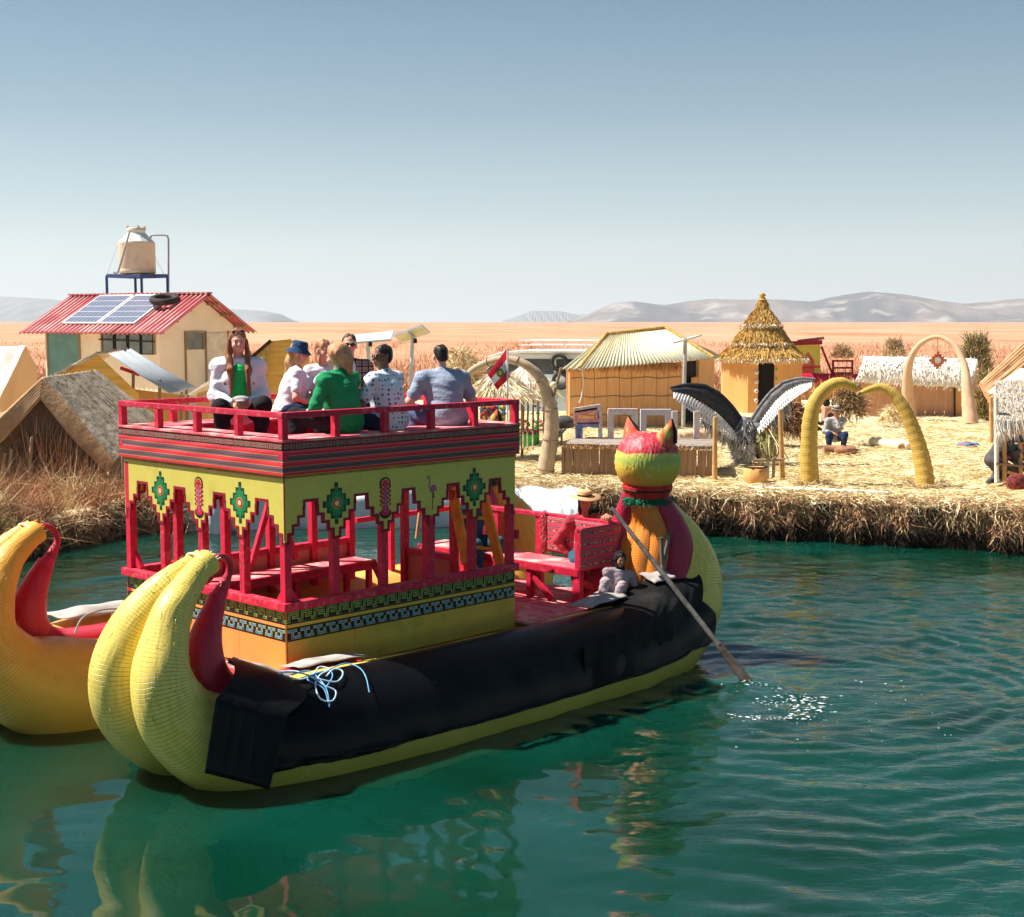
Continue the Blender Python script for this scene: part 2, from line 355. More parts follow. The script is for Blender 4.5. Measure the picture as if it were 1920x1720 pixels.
# ================================================================== the floating island
EDGE = [(-40, 21), (-18, 21.5), (-10.5, 22.4), (-8.6, 23.6), (-7.9, 25.2), (-7.2, 27.1), (-5.9, 27.3), (-3, 27.6), (0.2, 27.6), (1.3, 27.3), (2.4, 27.0),
        (3.85, 26.45), (5.4, 25.75), (7.0, 25.2), (9.0, 24.4), (11, 23.7), (14, 22.7), (20, 21), (40, 18)]
def edge_pts(step=0.25):
    out = []
    for (x0, y0), (x1, y1) in zip(EDGE, EDGE[1:]):
        n = max(1, int(math.hypot(x1-x0, y1-y0)/step))
        for k in range(n): out.append((x0+(x1-x0)*k/n, y0+(y1-y0)*k/n))
    return out+[EDGE[-1]]
def make_ground():
    E0 = edge_pts(0.3); n = len(E0); depth = [0, 0.3, 0.8, 1.6, 3, 5, 8, 12, 18, 26, 40]
    def top(x): return 0.80 if x > -6.5 else (0.45 if x < -8.5 else 0.45+0.35*(x+8.5)/2.0)
    V = []; 
    for (x, y) in E0: V.append((x, y+0.25, -0.5))
    for k, d in enumerate(depth):
        for i, (x, y) in enumerate(E0):
            yy = y+(62-y)*(d/40.0); zz = top(x)+(0 if k == 0 else random.uniform(-0.025, 0.03))-(0.10 if k == 0 else 0)
            V.append((x*(1+d/40*0.5)+random.uniform(-.05, .05), yy+random.uniform(-.06, .06), zz))
    F = [(r*n+i, r*n+i+1, (r+1)*n+i+1, (r+1)*n+i) for r in range(len(depth)) for i in range(n-1)]
    gm = M('straw_ground', (0.80, 0.66, 0.42), (0.64, 0.49, 0.28), 1.2, rough=0.95, bump=0.9, bscale=14, dist=0.04, c3=(0.48, 0.42, 0.20), s3=0.35)
    o = bpy.data.objects.new('island_ground', np_mesh('island_ground', V, F, [gm, dark_s], [1]*(n-1)+[0]*((len(depth)-1)*(n-1)), smooth=True)); put(o, kind='structure')
make_ground()

def scatter_straw():
    # loose straw lying over the island, dense where the photo shows single stalks
    n = 52000
    py = RNG.uniform(0, 1, n)**0.6
    Y = 24.5+(1-py)*26; X = RNG.uniform(-1, 13, n)*(Y/27)
    ex = np.interp(X, [e[0] for e in EDGE], [e[1] for e in EDGE]); Y = np.maximum(Y, ex+RNG.uniform(0.02, 1.2, n))
    P = np.stack([X, Y, 0.80+RNG.uniform(0, 0.05, n)], 1)
    a = RNG.uniform(0, 2*math.pi, n); D = np.stack([np.cos(a), np.sin(a), RNG.uniform(-0.03, 0.22, n)], 1)
    D /= np.linalg.norm(D, axis=1)[:, None]
    mi = RNG.choice(3, n, p=[0.35, 0.5, 0.15])
    blades('loose_straw', P, D, RNG.uniform(0.12, 0.42, n), RNG.uniform(0.008, 0.02, n), [straw, straw2, straw3], mi, 0.10,
           kind='stuff', label='pale loose straw lying all over the island ground', cat='straw')
    # the cut edge of the island: stubble sticking out over the water
    n = 42000
    xs = RNG.uniform(1.0, 16, n); ex = np.interp(xs, [e[0] for e in EDGE], [e[1] for e in EDGE])
    lump = 0.10*np.sin(xs*3.1)+0.07*np.sin(xs*7.3+1)+0.05*np.sin(xs*17+2)
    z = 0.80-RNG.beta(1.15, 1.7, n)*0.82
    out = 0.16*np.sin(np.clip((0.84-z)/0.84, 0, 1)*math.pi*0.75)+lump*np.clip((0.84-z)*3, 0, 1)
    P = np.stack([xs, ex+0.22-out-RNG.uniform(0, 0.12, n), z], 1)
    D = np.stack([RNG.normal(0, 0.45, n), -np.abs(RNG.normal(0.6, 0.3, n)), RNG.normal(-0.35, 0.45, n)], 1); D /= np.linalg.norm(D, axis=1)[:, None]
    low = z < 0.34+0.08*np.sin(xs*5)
    mi = np.where(low, RNG.choice([3, 0], n, p=[.95, .05]), np.where(z > .52, RNG.choice([0, 1, 2, 3], n, p=[0.14, 0.34, 0.50, 0.02]), RNG.choice([0, 1, 2, 3], n, p=[0.36, 0.34, 0.20, 0.10])))  # sunlit lip and shaded foot of the bank put into the strand colours
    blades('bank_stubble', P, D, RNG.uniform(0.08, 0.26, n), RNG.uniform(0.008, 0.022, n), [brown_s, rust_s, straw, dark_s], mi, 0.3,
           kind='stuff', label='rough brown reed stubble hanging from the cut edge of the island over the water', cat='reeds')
    n = 9000; xs = RNG.uniform(-1.0, 16, n); ex = np.interp(xs, [e[0] for e in EDGE], [e[1] for e in EDGE])
    P = np.stack([xs, ex+RNG.uniform(-.12, .45, n), .80+RNG.uniform(-.10, .06, n)], 1); D = np.stack([RNG.normal(0, .7, n), -np.abs(RNG.normal(.5, .4, n)), RNG.normal(-.05, .22, n)], 1); D /= np.linalg.norm(D, axis=1)[:, None]
    blades('edge_straw', P, D, RNG.uniform(.12, .34, n), RNG.uniform(.010, .02, n), [straw, straw2, rust_s], RNG.choice(3, n, p=[.45, .35, .2]), .25,
           kind='stuff', label='pale straw trailing over the lip of the island bank', cat='straw')
    # reeds and dead grass on the left bank
    n = 26000; cl = RNG.uniform(0, 1, (260, 2)); ci = RNG.integers(0, 260, n)
    cx = -12.5+cl[ci, 0]*6.4; cex = np.interp(cx, [e[0] for e in EDGE], [e[1] for e in EDGE]); cy = cex+0.05+cl[ci, 1]**1.5*4.2
    P = np.stack([cx+RNG.normal(0, .10, n), cy+RNG.normal(0, .10, n), np.where(cy-cex < 0.5, 0.05, 0.40)+RNG.uniform(0, .08, n)], 1)
    ht = 0.45+0.65*((ci*0.618) % 1); kind = (ci*7) % 10
    D = np.stack([RNG.normal(0.05, 0.38, n), RNG.normal(-.15, 0.36, n), RNG.uniform(0.5, 1.1, n)], 1); D /= np.linalg.norm(D, axis=1)[:, None]
    mi = np.where(kind < 4, 0, np.where(kind < 7, 1, np.where(kind < 9, 2, 3)))
    blades('bank_reeds', P, D, ht*RNG.uniform(0.5, 1.1, n), RNG.uniform(0.007, 0.016, n), [brown_s, rust_s, straw, reedgreen], mi, 0.35,
           kind='stuff', label='tangled dry and green reeds growing on the left bank by the water', cat='reeds')
    n = 20000; xs = RNG.uniform(-12.5, -5.6, n); ex = np.interp(xs, [e[0] for e in EDGE], [e[1] for e in EDGE])
    P = np.stack([xs, ex+RNG.uniform(-0.25, 0.7, n), RNG.uniform(0.0, 1, n)*np.clip(.45+.35*(xs+8.5)/2, .45, .84)], 1)
    D = np.stack([RNG.normal(0, .7, n), RNG.normal(-0.5, 0.4, n), RNG.normal(-0.05, 0.4, n)], 1); D /= np.linalg.norm(D, axis=1)[:, None]
    blades('flattened_reeds', P, D, RNG.uniform(0.15, 0.45, n), RNG.uniform(0.008, 0.02, n), [rust_s, straw, dark_s], RNG.choice(3, n, p=[.45, .3, .25]), 0.3,
           kind='stuff', label='flattened dead reeds lying along the left waterline', cat='reeds')
scatter_straw()

# ================================================================== reed field to the horizon
def make_field():
    ys = [60, 70, 85, 105, 140, 200, 300, 500, 900, 1600, 3000, 5600]; V = []; nx = 40
    for y in ys:
        w = y*0.9+60
        for i in range(nx+1): V.append((-w+2*w*i/nx, y, 1.05+0.35*min(1, (y-60)/40)+random.uniform(-.12, .12)))
    F = [(r*(nx+1)+i, r*(nx+1)+i+1, (r+1)*(nx+1)+i+1, (r+1)*(nx+1)+i) for r in range(len(ys)-1) for i in range(nx)]
    k = len(V)
    V += [(-114, 59.5, -.5), (114, 59.5, -.5), (114, 60, 1.05), (-114, 60, 1.05)]; F.append((k, k+1, k+2, k+3))
    m, nt, b = _new('reed_field'); L = nt.links; tc = N(nt, 'ShaderNodeTexCoord')
    mp = N(nt, 'ShaderNodeMapping'); mp.inputs['Scale'].default_value = (1, 0.35, 1); L.new(tc.outputs['Object'], mp.inputs[0])
    n1 = N(nt, 'ShaderNodeTexNoise'); n1.inputs['Scale'].default_value = 0.035; n1.inputs['Detail'].default_value = 8; n1.inputs['Roughness'].default_value = 0.65
    L.new(mp.outputs[0], n1.inputs[0])
    rp = ramp(nt, [(0.32, (0.34, 0.165, 0.095)), (0.48, (0.50, 0.26, 0.16)), (0.68, (0.60, 0.34, 0.22))]); L.new(n1.outputs[0], rp.inputs[0])
    L.new(rp.outputs[0], b.inputs['Base Color']); b.inputs['Roughness'].default_value = 1; b.inputs['Specular IOR Level'].default_value = 0
    n2 = N(nt, 'ShaderNodeTexNoise'); n2.inputs['Scale'].default_value = 1.5; L.new(tc.outputs['Object'], n2.inputs[0])
    bp = N(nt, 'ShaderNodeBump'); bp.inputs['Distance'].default_value = 0.2; bp.inputs['Strength'].default_value = 0.6
    L.new(n2.outputs[0], bp.inputs['Height']); L.new(bp.outputs[0], b.inputs['Normal'])
    put(bpy.data.objects.new('reed_field', np_mesh('reed_field', V, F, m)), kind='structure')
    n = 70000; Y = 58+RNG.uniform(0, 1, n)**1.6*110; X = RNG.uniform(-0.42, 0.42, n)*Y
    P = np.stack([X, Y, np.full(n, 0.75)], 1)
    tuft = (np.sin(X*0.9)+np.sin(Y*0.5+X*0.3)+np.sin(X*0.31+1))*0.12
    D = np.stack([RNG.normal(0, .2, n), RNG.normal(0, .2, n), np.ones(n)], 1); D /= np.linalg.norm(D, axis=1)[:, None]
    f1 = M('field_reed', (0.60, 0.33, 0.18), (0.52, 0.27, 0.14), 0.3, rough=1, bump=0); f2 = M('field_reed_pale', (0.70, 0.43, 0.26), rough=1, bump=0)
    blades('field_reeds', P, D, 0.75+tuft+RNG.uniform(0, .35, n), RNG.uniform(0.03, 0.09, n), [f1, f2, rust_s], RNG.choice(3, n, p=[.5, .4, .1]), 0.2,
           kind='stuff', label='dry orange reeds covering the marsh behind the huts', cat='reeds')
make_field()

# ================================================================== mountains
def make_mountains():
    Y0 = 6200.0
    prof_r = [(940, 602), (960, 597), (1000, 583), (1060, 584), (1100, 591), (1140, 580), (1180, 568), (1220, 565), (1260, 570), (1290, 572), (1340, 565), (1380, 561), (1450, 562),
              (1530, 562), (1600, 566), (1660, 555), (1720, 547), (1790, 552), (1850, 562), (1920, 570), (2050, 560), (2200, 575), (2400, 602)]
    prof_l = [(-500, 602), (-300, 575), (-100, 556), (0, 561), (40, 568), (110, 569), (200, 571), (330, 577), (440, 583), (470, 588), (486, 602)]
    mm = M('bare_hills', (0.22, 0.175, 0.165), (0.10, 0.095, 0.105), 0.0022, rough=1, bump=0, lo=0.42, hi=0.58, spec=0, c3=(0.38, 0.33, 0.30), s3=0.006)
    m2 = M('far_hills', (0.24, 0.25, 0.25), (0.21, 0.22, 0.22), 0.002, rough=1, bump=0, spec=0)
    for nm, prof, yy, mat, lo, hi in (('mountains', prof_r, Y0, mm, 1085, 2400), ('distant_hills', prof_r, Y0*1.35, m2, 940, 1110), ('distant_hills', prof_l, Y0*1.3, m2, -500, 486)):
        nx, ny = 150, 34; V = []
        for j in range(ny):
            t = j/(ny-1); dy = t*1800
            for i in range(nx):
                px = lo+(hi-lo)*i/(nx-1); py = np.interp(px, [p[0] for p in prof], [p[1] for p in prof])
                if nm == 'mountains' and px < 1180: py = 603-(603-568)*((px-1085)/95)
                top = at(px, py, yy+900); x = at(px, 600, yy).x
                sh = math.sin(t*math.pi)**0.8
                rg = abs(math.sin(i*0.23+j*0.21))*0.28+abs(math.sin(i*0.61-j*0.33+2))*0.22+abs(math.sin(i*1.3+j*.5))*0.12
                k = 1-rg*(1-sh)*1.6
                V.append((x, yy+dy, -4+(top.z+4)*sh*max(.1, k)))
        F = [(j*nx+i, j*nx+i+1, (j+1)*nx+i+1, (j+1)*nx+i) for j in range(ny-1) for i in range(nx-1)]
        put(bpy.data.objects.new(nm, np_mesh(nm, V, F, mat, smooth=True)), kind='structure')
make_mountains()

def make_haze():
    mb = MB(); mb.box((-9000, -70, -1.5), (9000, 11500, 420))
    m = bpy.data.materials.new('haze_air'); m.use_nodes = True; nt = m.node_tree; nt.nodes.clear()
    v = nt.nodes.new('ShaderNodeVolumePrincipled'); v.inputs['Color'].default_value = (0.92, 0.95, 1.0, 1); v.inputs['Density'].default_value = HAZE
    v.inputs['Anisotropy'].default_value = 0.2
    o = nt.nodes.new('ShaderNodeOutputMaterial'); nt.links.new(v.outputs[0], o.inputs['Volume'])
    mb.build('haze', m, kind='stuff')
HAZE = 0.00010
make_haze()

# ================================================================== splash round the oar blade
def make_splash():
    mb = MB(); foam = M('foam', (0.85, 0.88, 0.88), rough=0.4, bump=0, spec=0.5)
    def fleck(x, y, r, z=0.0):
        a0 = random.uniform(0, 6); n = 5
        pts = [(x+r*2.2*random.uniform(.4, 1.3)*math.cos(a0+i*6.283/n), y+r*0.8*random.uniform(.4, 1.3)*math.sin(a0+i*6.283/n), z+random.uniform(0, .008)) for i in range(n)]
        mb.add(pts+[(x, y, z+r*0.2)], [(i, (i+1) % n, n) for i in range(n)], 0, True)
    arc = [(1396, 1279), (1425, 1284), (1460, 1292), (1500, 1306), (1526, 1322), (1524, 1338), (1500, 1345), (1470, 1347), (1430, 1346), (1390, 1345), (1350, 1340)]
    wt = [1, .9, 1, 1.2, 1.4, 1.5, 1.6, .7, .45, .45, .35]
    for k in range(230):
        f = random.uniform(0, len(arc)-1.001); i = int(f); g = f-i
        if random.random() > (wt[i]*(1-g)+wt[i+1]*g)/1.6: continue
        sp = 4+7*(i in (3, 4, 5)); px = arc[i][0]*(1-g)+arc[i+1][0]*g+random.gauss(0, sp*2); py = arc[i][1]*(1-g)+arc[i+1][1]*g+random.gauss(0, sp*.6)
        q = on(px, py, .012); fleck(q.x, q.y, random.uniform(.005, .014)*(1.3 if i in (3, 4, 5) else 1), 0.014)
    for k in range(90):
        q = on(random.gauss(1480, 26), random.gauss(1316, 9), .012); fleck(q.x, q.y, random.uniform(.004, .012), 0.014)
    for k in range(60):
        q = on(random.uniform(1340, 1800), random.uniform(1270, 1420), .012); fleck(q.x, q.y, random.uniform(.003, .008), 0.016)
    mb.build('oar_splash', foam, kind='stuff', label='white foam curling where the oar blade meets the water', cat='splash')
make_splash()
# ================================================================== the double-hulled reed boat
CL, CW = 3.14, 2.84          # cabin length (along the boat) and width
boat = thing('reed_boat', 'yellow and red reed catamaran with open top deck, carrying passengers past the island', 'boat', (-2.15, 13.3, 0), R(45.97))
BM = Matrix.Translation(Vector((-2.15, 13.3, 0))) @ Matrix.Rotation(R(45.97), 4, 'Z')
def BW(u, v, z): return BM @ Vector((u, v, z))
BYAW = R(45.97)

def reed_mat(name, c1, c2, line, low=None, zlo=0.1, zhi=0.7, top=None, gloss=0.42):
    """reed bundle: longitudinal stalks and the dark cord wound round it at every rib (from the bundle's own UV);
    low = tone of the wet, weathered reed that the paint has left along the waterline"""
    m, nt, b = _new(name); L = nt.links
    tc = N(nt, 'ShaderNodeTexCoord'); sp = N(nt, 'ShaderNodeSeparateXYZ'); L.new(tc.outputs['UV'], sp.inputs[0])
    fr = N(nt, 'ShaderNodeMath', operation='FRACT'); 
    wob = N(nt, 'ShaderNodeTexNoise'); wob.inputs['Scale'].default_value = 9; L.new(tc.outputs['Object'], wob.inputs[0])
    ad = N(nt, 'ShaderNodeMath', operation='MULTIPLY_ADD'); ad.inputs[1].default_value = 0.35; L.new(wob.outputs[0], ad.inputs[0]); L.new(sp.outputs[0], ad.inputs[2])
    L.new(ad.outputs[0], fr.inputs[0])
    ln = ramp(nt, [(0.0, (1, 1, 1)), (0.07, (1, 1, 1)), (0.14, (0, 0, 0)), (1.0, (0, 0, 0))]); L.new(fr.outputs[0], ln.inputs[0])
    mp = N(nt, 'ShaderNodeMapping'); mp.inputs['Scale'].default_value = (0.22, 46, 1); L.new(tc.outputs['UV'], mp.inputs[0])
    n1 = N(nt, 'ShaderNodeTexNoise'); n1.inputs['Scale'].default_value = 1.0; n1.inputs['Detail'].default_value = 4; L.new(mp.outputs[0], n1.inputs[0])
    rp = ramp(nt, [(0.30, c2), (0.62, c1)]); L.new(n1.outputs[0], rp.inputs[0]); col = rp.outputs[0]
    def mix(fac, a, bcol):
        x = N(nt, 'ShaderNodeMix', data_type='RGBA'); L.new(fac, x.inputs[0]); L.new(a, x.inputs[6])
        if isinstance(bcol, tuple): x.inputs[7].default_value = (*bcol, 1)
        else: L.new(bcol, x.inputs[7])
        return x.outputs[2]
    n3 = N(nt, 'ShaderNodeTexNoise'); n3.inputs['Scale'].default_value = 1.6; n3.inputs['Detail'].default_value = 5; L.new(tc.outputs['Object'], n3.inputs[0])
    if low:
        so = N(nt, 'ShaderNodeSeparateXYZ'); L.new(tc.outputs['Object'], so.inputs[0])
        mr = N(nt, 'ShaderNodeMapRange'); mr.inputs['From Min'].default_value = zhi; mr.inputs['From Max'].default_value = zlo; L.new(so.outputs[2], mr.inputs[0])
        mu = N(nt, 'ShaderNodeMath', operation='MULTIPLY_ADD'); mu.use_clamp = True; L.new(n3.outputs[0], mu.inputs[0]); mu.inputs[1].default_value = 0.9
        sb = N(nt, 'ShaderNodeMath', operation='SUBTRACT'); L.new(mr.outputs[0], sb.inputs[0]); sb.inputs[1].default_value = 0.45; L.new(sb.outputs[0], mu.inputs[2])
        col = mix(mu.outputs[0], col, low)
    if top:   # paint worn thin to bare reed in patches
        n4 = N(nt, 'ShaderNodeTexNoise'); n4.inputs['Scale'].default_value = 1.0; n4.inputs['Detail'].default_value = 8; n4.inputs['Roughness'].default_value = .7
        mp4 = N(nt, 'ShaderNodeMapping'); mp4.inputs['Scale'].default_value = (1.2, 26, 1); L.new(tc.outputs['UV'], mp4.inputs[0]); L.new(mp4.outputs[0], n4.inputs[0])
        r4 = ramp(nt, [(0.60, (0, 0, 0)), (0.74, (1, 1, 1))]); L.new(n4.outputs[0], r4.inputs[0]); col = mix(r4.outputs[0], col, top)
    n5 = N(nt, 'ShaderNodeTexNoise'); n5.inputs['Scale'].default_value = 2.5; n5.inputs['Detail'].default_value = 3; L.new(tc.outputs['Object'], n5.inputs[0])
    r5 = ramp(nt, [(0.35, (0.35, 0.35, 0.35)), (0.62, (0.9, 0.9, 0.9))]); L.new(n5.outputs[0], r5.inputs[0])
    mlt = N(nt, 'ShaderNodeMath', operation='MULTIPLY'); L.new(ln.outputs[0], mlt.inputs[0]); L.new(r5.outputs[0], mlt.inputs[1])
    col = mix(mlt.outputs[0], col, line); L.new(col, b.inputs['Base Color'])
    b.inputs['Roughness'].default_value = gloss; b.inputs['Specular IOR Level'].default_value = 0.45
    sm = N(nt, 'ShaderNodeMath', operation='SUBTRACT'); L.new(n1.outputs[0], sm.inputs[0]); L.new(ln.outputs[0], sm.inputs[1])
    bp = N(nt, 'ShaderNodeBump'); bp.inputs['Strength'].default_value = 0.55; bp.inputs['Distance'].default_value = 0.012
    L.new(sm.outputs[0], bp.inputs['Height']); L.new(bp.outputs[0], b.inputs['Normal'])
    return m
r_near = reed_mat('yellow_green_reed', (0.88, 0.67, 0.14), (0.72, 0.54, 0.09), (0.17, 0.12, 0.03), low=(0.46, 0.42, 0.06), zlo=0.05, zhi=0.6, top=(0.80, 0.68, 0.28))
r_far = reed_mat('orange_yellow_reed', (0.92, 0.46, 0.07), (0.84, 0.36, 0.04), (0.30, 0.14, 0.03), low=(0.60, 0.42, 0.06), zlo=0.05, zhi=1.0, top=(0.85, 0.60, 0.20))
r_red = reed_mat('red_reed', (0.60, 0.012, 0.045), (0.46, 0.010, 0.035), (0.16, 0.004, 0.015))
r_wine = reed_mat('wine_reed', (0.46, 0.010, 0.055), (0.34, 0.008, 0.04), (0.12, 0.003, 0.015))
r_org = reed_mat('orange_reed', (0.84, 0.27, 0.022), (0.70, 0.19, 0.02), (0.34, 0.08, 0.01), top=(0.80, 0.42, 0.08))

def smooth_path(cp, n):
    """Catmull-Rom through (u, z, r, v) rows"""
    cp = np.array(cp, float); k = len(cp); out = []
    seg = np.linalg.norm(np.diff(cp[:, :2], axis=0), axis=1)+1e-6; cum = np.concatenate([[0], np.cumsum(seg)])
    for s in np.linspace(0, cum[-1], n):
        i = min(k-2, max(0, int(np.searchsorted(cum, s)-1))); t = (s-cum[i])/seg[i]
        p0 = cp[max(0, i-1)]; p1 = cp[i]; p2 = cp[i+1]; p3 = cp[min(k-1, i+2)]
        l0 = seg[max(0, i-1)]; l1 = seg[i]; l2 = seg[min(k-2, i+1)]
        m1 = ((p2-p1)/l1+(p1-p0)/l0)/2*l1 if i > 0 else (p2-p1)
        m2 = ((p3-p2)/l2+(p2-p1)/l1)/2*l1 if i < k-2 else (p2-p1)
        t2, t3 = t*t, t*t*t
        out.append((2*t3-3*t2+1)*p1+(t3-2*t2+t)*m1+(-2*t3+3*t2)*p2+(t3-t2)*m2)
    return np.array(out)
def bundle(name, cp, mat, parent, rib=0.029, seg=44, lumpy=0.008, **kw):
    P = smooth_path(cp, 400); d = np.linalg.norm(np.diff(P[:, [0, 1, 3]], axis=0), axis=1); tot = d.sum()
    n = int(tot/rib*2); P = smooth_path(cp, n)
    d = np.concatenate([[0], np.cumsum(np.linalg.norm(np.diff(P[:, [0, 1, 3]], axis=0), axis=1))]); uvk = d/rib
    pts = [(p[0], p[3], p[1]) for p in P]
    rad = [max(0.004, p[2]*(1+0.004*math.sin(d_*3))) + 0.0028*min(1, p[2]/0.3)*(q % 2) for q, (p, d_) in enumerate(zip(P, d))]
    mb = MB(); mb.tube(pts, rad, seg, 0, True, uvk=list(uvk))
    # slightly uneven bundle surface
    for i, v in enumerate(mb.v):
        x, y, z = v; k = lumpy*(math.sin(x*4.1+z*5+y*9)+0.6*math.sin(x*9.7+y*23))
        mb.v[i] = (x, y+k, z+k*0.6)
    return mb.build(name, mat, parent, **kw)

def hull_paths(dv=0.0, du=0.0, side=1):
    """side=1 near hull (outer lobe towards -v); side=-1 far hull mirrored"""
    c = -0.25
    def T(rows): return [(u+(du if u < 0 else 0), z, r*(1.0 if side == 1 or z > 1.5 else 1.10), (c+(v-c)*side)+dv) for u, z, r, v in rows]
    outer = T([(-1.05, 1.895, .118, -.31), (-1.17, 1.84, .110, -.335), (-1.36, 1.69, .138, -.38), (-1.50, 1.56, .165, -.43), (-1.62, 1.32, .20, -.48), (-1.69, 1.04, .255, -.52), (-1.64, .80, .305, -.54), (-1.49, .57, .355, -.55),
               (-1.15, .34, .44, -.56), (-.70, .25, .53, -.60), (-.2, .23, .585, -.65), (.6, .19, .60, -.68), (1.8, .17, .61, -.69), (3.0, .18, .605, -.68), (4.2, .20, .595, -.65),
               (4.8, .27, .57, -.60), (5.25, .45, .51, -.57), (5.52, .72, .455, -.55), (5.60, 1.02, .385, -.53), (5.54, 1.35, .29, -.47), (5.38, 1.65, .20, -.38), (5.24, 1.90, .13, -.30)])
    inner = T([(-1.05, 1.895, .115, -.19), (-1.17, 1.84, .110, -.165), (-1.38, 1.69, .145, -.13), (-1.50, 1.56, .17, -.07), (-1.66, 1.32, .215, -.01), (-1.74, 1.04, .27, .03), (-1.68, .80, .33, .06), (-1.50, .56, .39, .08),
               (-1.10, .34, .48, .10), (-.70, .22, .50, .12), (-.2, .15, .50, .14), (1.8, .10, .50, .15), (4.2, .15, .50, .14),
               (4.8, .25, .50, .12), (5.25, .45, .48, .10), (5.50, .72, .44, .06), (5.56, 1.02, .37, .02), (5.50, 1.35, .28, -.04), (5.36, 1.65, .19, -.13), (5.24, 1.90, .12, -.20)])
    redb = T([(-0.94, 1.58, .075, -.26), (-.975, 1.48, .092, -.27), (-1.04, 1.36, .115, -.28), (-1.12, 1.15, .16, -.30), (-1.13, .95, .19, -.33), (-1.05, .76, .21, -.35), (-.82, .66, .18, -.31), (-.5, .62, .19, -.31), (-.1, .60, .19, -.31), (.6, .58, .18, -.31)])
    return outer, inner, redb
def make_hull(side, dv, du, mat, mb_label):
    o, i, r = hull_paths(dv, du, side)
    ho = bundle('hull_bundle', o, mat, boat, label=mb_label[0]); hi = bundle('hull_bundle', i, mat, boat, label=mb_label[1])
    rb = bundle('red_prow_bundle', r, r_red, boat, rib=0.028, seg=28)
    # curled red tip: the bundle loops over and comes back to the prow
    c = -0.25; vv = c+dv
    loop = MB(); pts = []; rad = []
    ax = du
    for k in range(26):
        t = k/25; a = -0.35+t*(math.pi+0.75)
        u = -.945+0.135*math.cos(a)+ax; z = 1.80+0.135*math.sin(a)
        pts.append((u, vv-0.01-0.10*t*side, z)); rad.append(.034-.012*t)
    pts = [(-.965+ax, vv-.01, 1.52), (-.87+ax, vv-.01, 1.66)]+pts; rad = [.085, .052]+rad
    loop.tube(pts, rad, 14, 0, True, uvk=[q*1.2 for q in range(len(pts))]); loop.build('prow_loop', r_red, boat)
    # frayed reed ends and lashing at the tip
    fr = MB()
    for k in range(150):
        a = random.uniform(0, 6.283); q = random.uniform(.3, 1)*.105; w = random.choice((-.30, -.22))
        b0 = Vector((-1.12+ax, c+((w+.0)-c)*side+dv+q*math.cos(a), 1.875+q*.6*math.sin(a)))
        d = Vector((.75, random.gauss(0, .10), .35+random.gauss(0, .10))).normalized()
        fr.tube([b0, b0+d*random.uniform(.08, .15)], [.008, .005], 4)
    fr.build('frayed_reed_end', straw2 if side == 1 else ladder_y, boat, kind='stuff')
    cord = MB(); cord.tube([(-1.14+ax-0.04*math.cos(a), vv+0.155*math.sin(a), 1.885+.095*math.cos(a)) for a in np.linspace(0, 6.283, 24)[:-1]], .012, 6, closed=True)
    cord.build('tip_lashing', straw2, boat)
make_hull(1, 0, 0, r_near, ('yellow green outer reed bundle of the near hull', 'yellow inner reed bundle of the near hull'))
make_hull(-1, 2.78, -0.16, r_far, ('orange reed bundle on the inner side of the far hull', 'orange outer bundle of the far hull'))

# ---- the neck and cat head at the stern of the near hull (and the hidden one behind the cabin)
def neck(dv, side):
    c = -0.25
    def T(rows): return [(u, z, r, c+(v-c)*side+dv) for u, z, r, v in rows]
    for v0, mat, r, du in ((-.54, r_wine, .215, .02), (.10, r_wine, .185, -.46), (-.44, r_org, .150, -.26), (-.30, r_org, .165, -.34), (-.15, r_org, .155, -.36)):
        bundle('neck_bundle', T([(4.98+du*.6, .50, r*.95, v0), (5.16+du*.8, .78, r*1.08, v0), (5.30+du, 1.05, r*1.1, v0), (5.34+du*.9, 1.32, r*1.0, v0*.97-.01),
                    (5.32+du*.6, 1.58, r*.86, (v0*.76-.06)), (5.24+du*.42, 1.80, r*.70, (v0*.58-.10)), (5.20+du*.3, 1.95, r*.58, (v0*.5-.12))]), mat, boat, rib=.03, seg=24)
neck(0, 1); neck(2.87, -1)

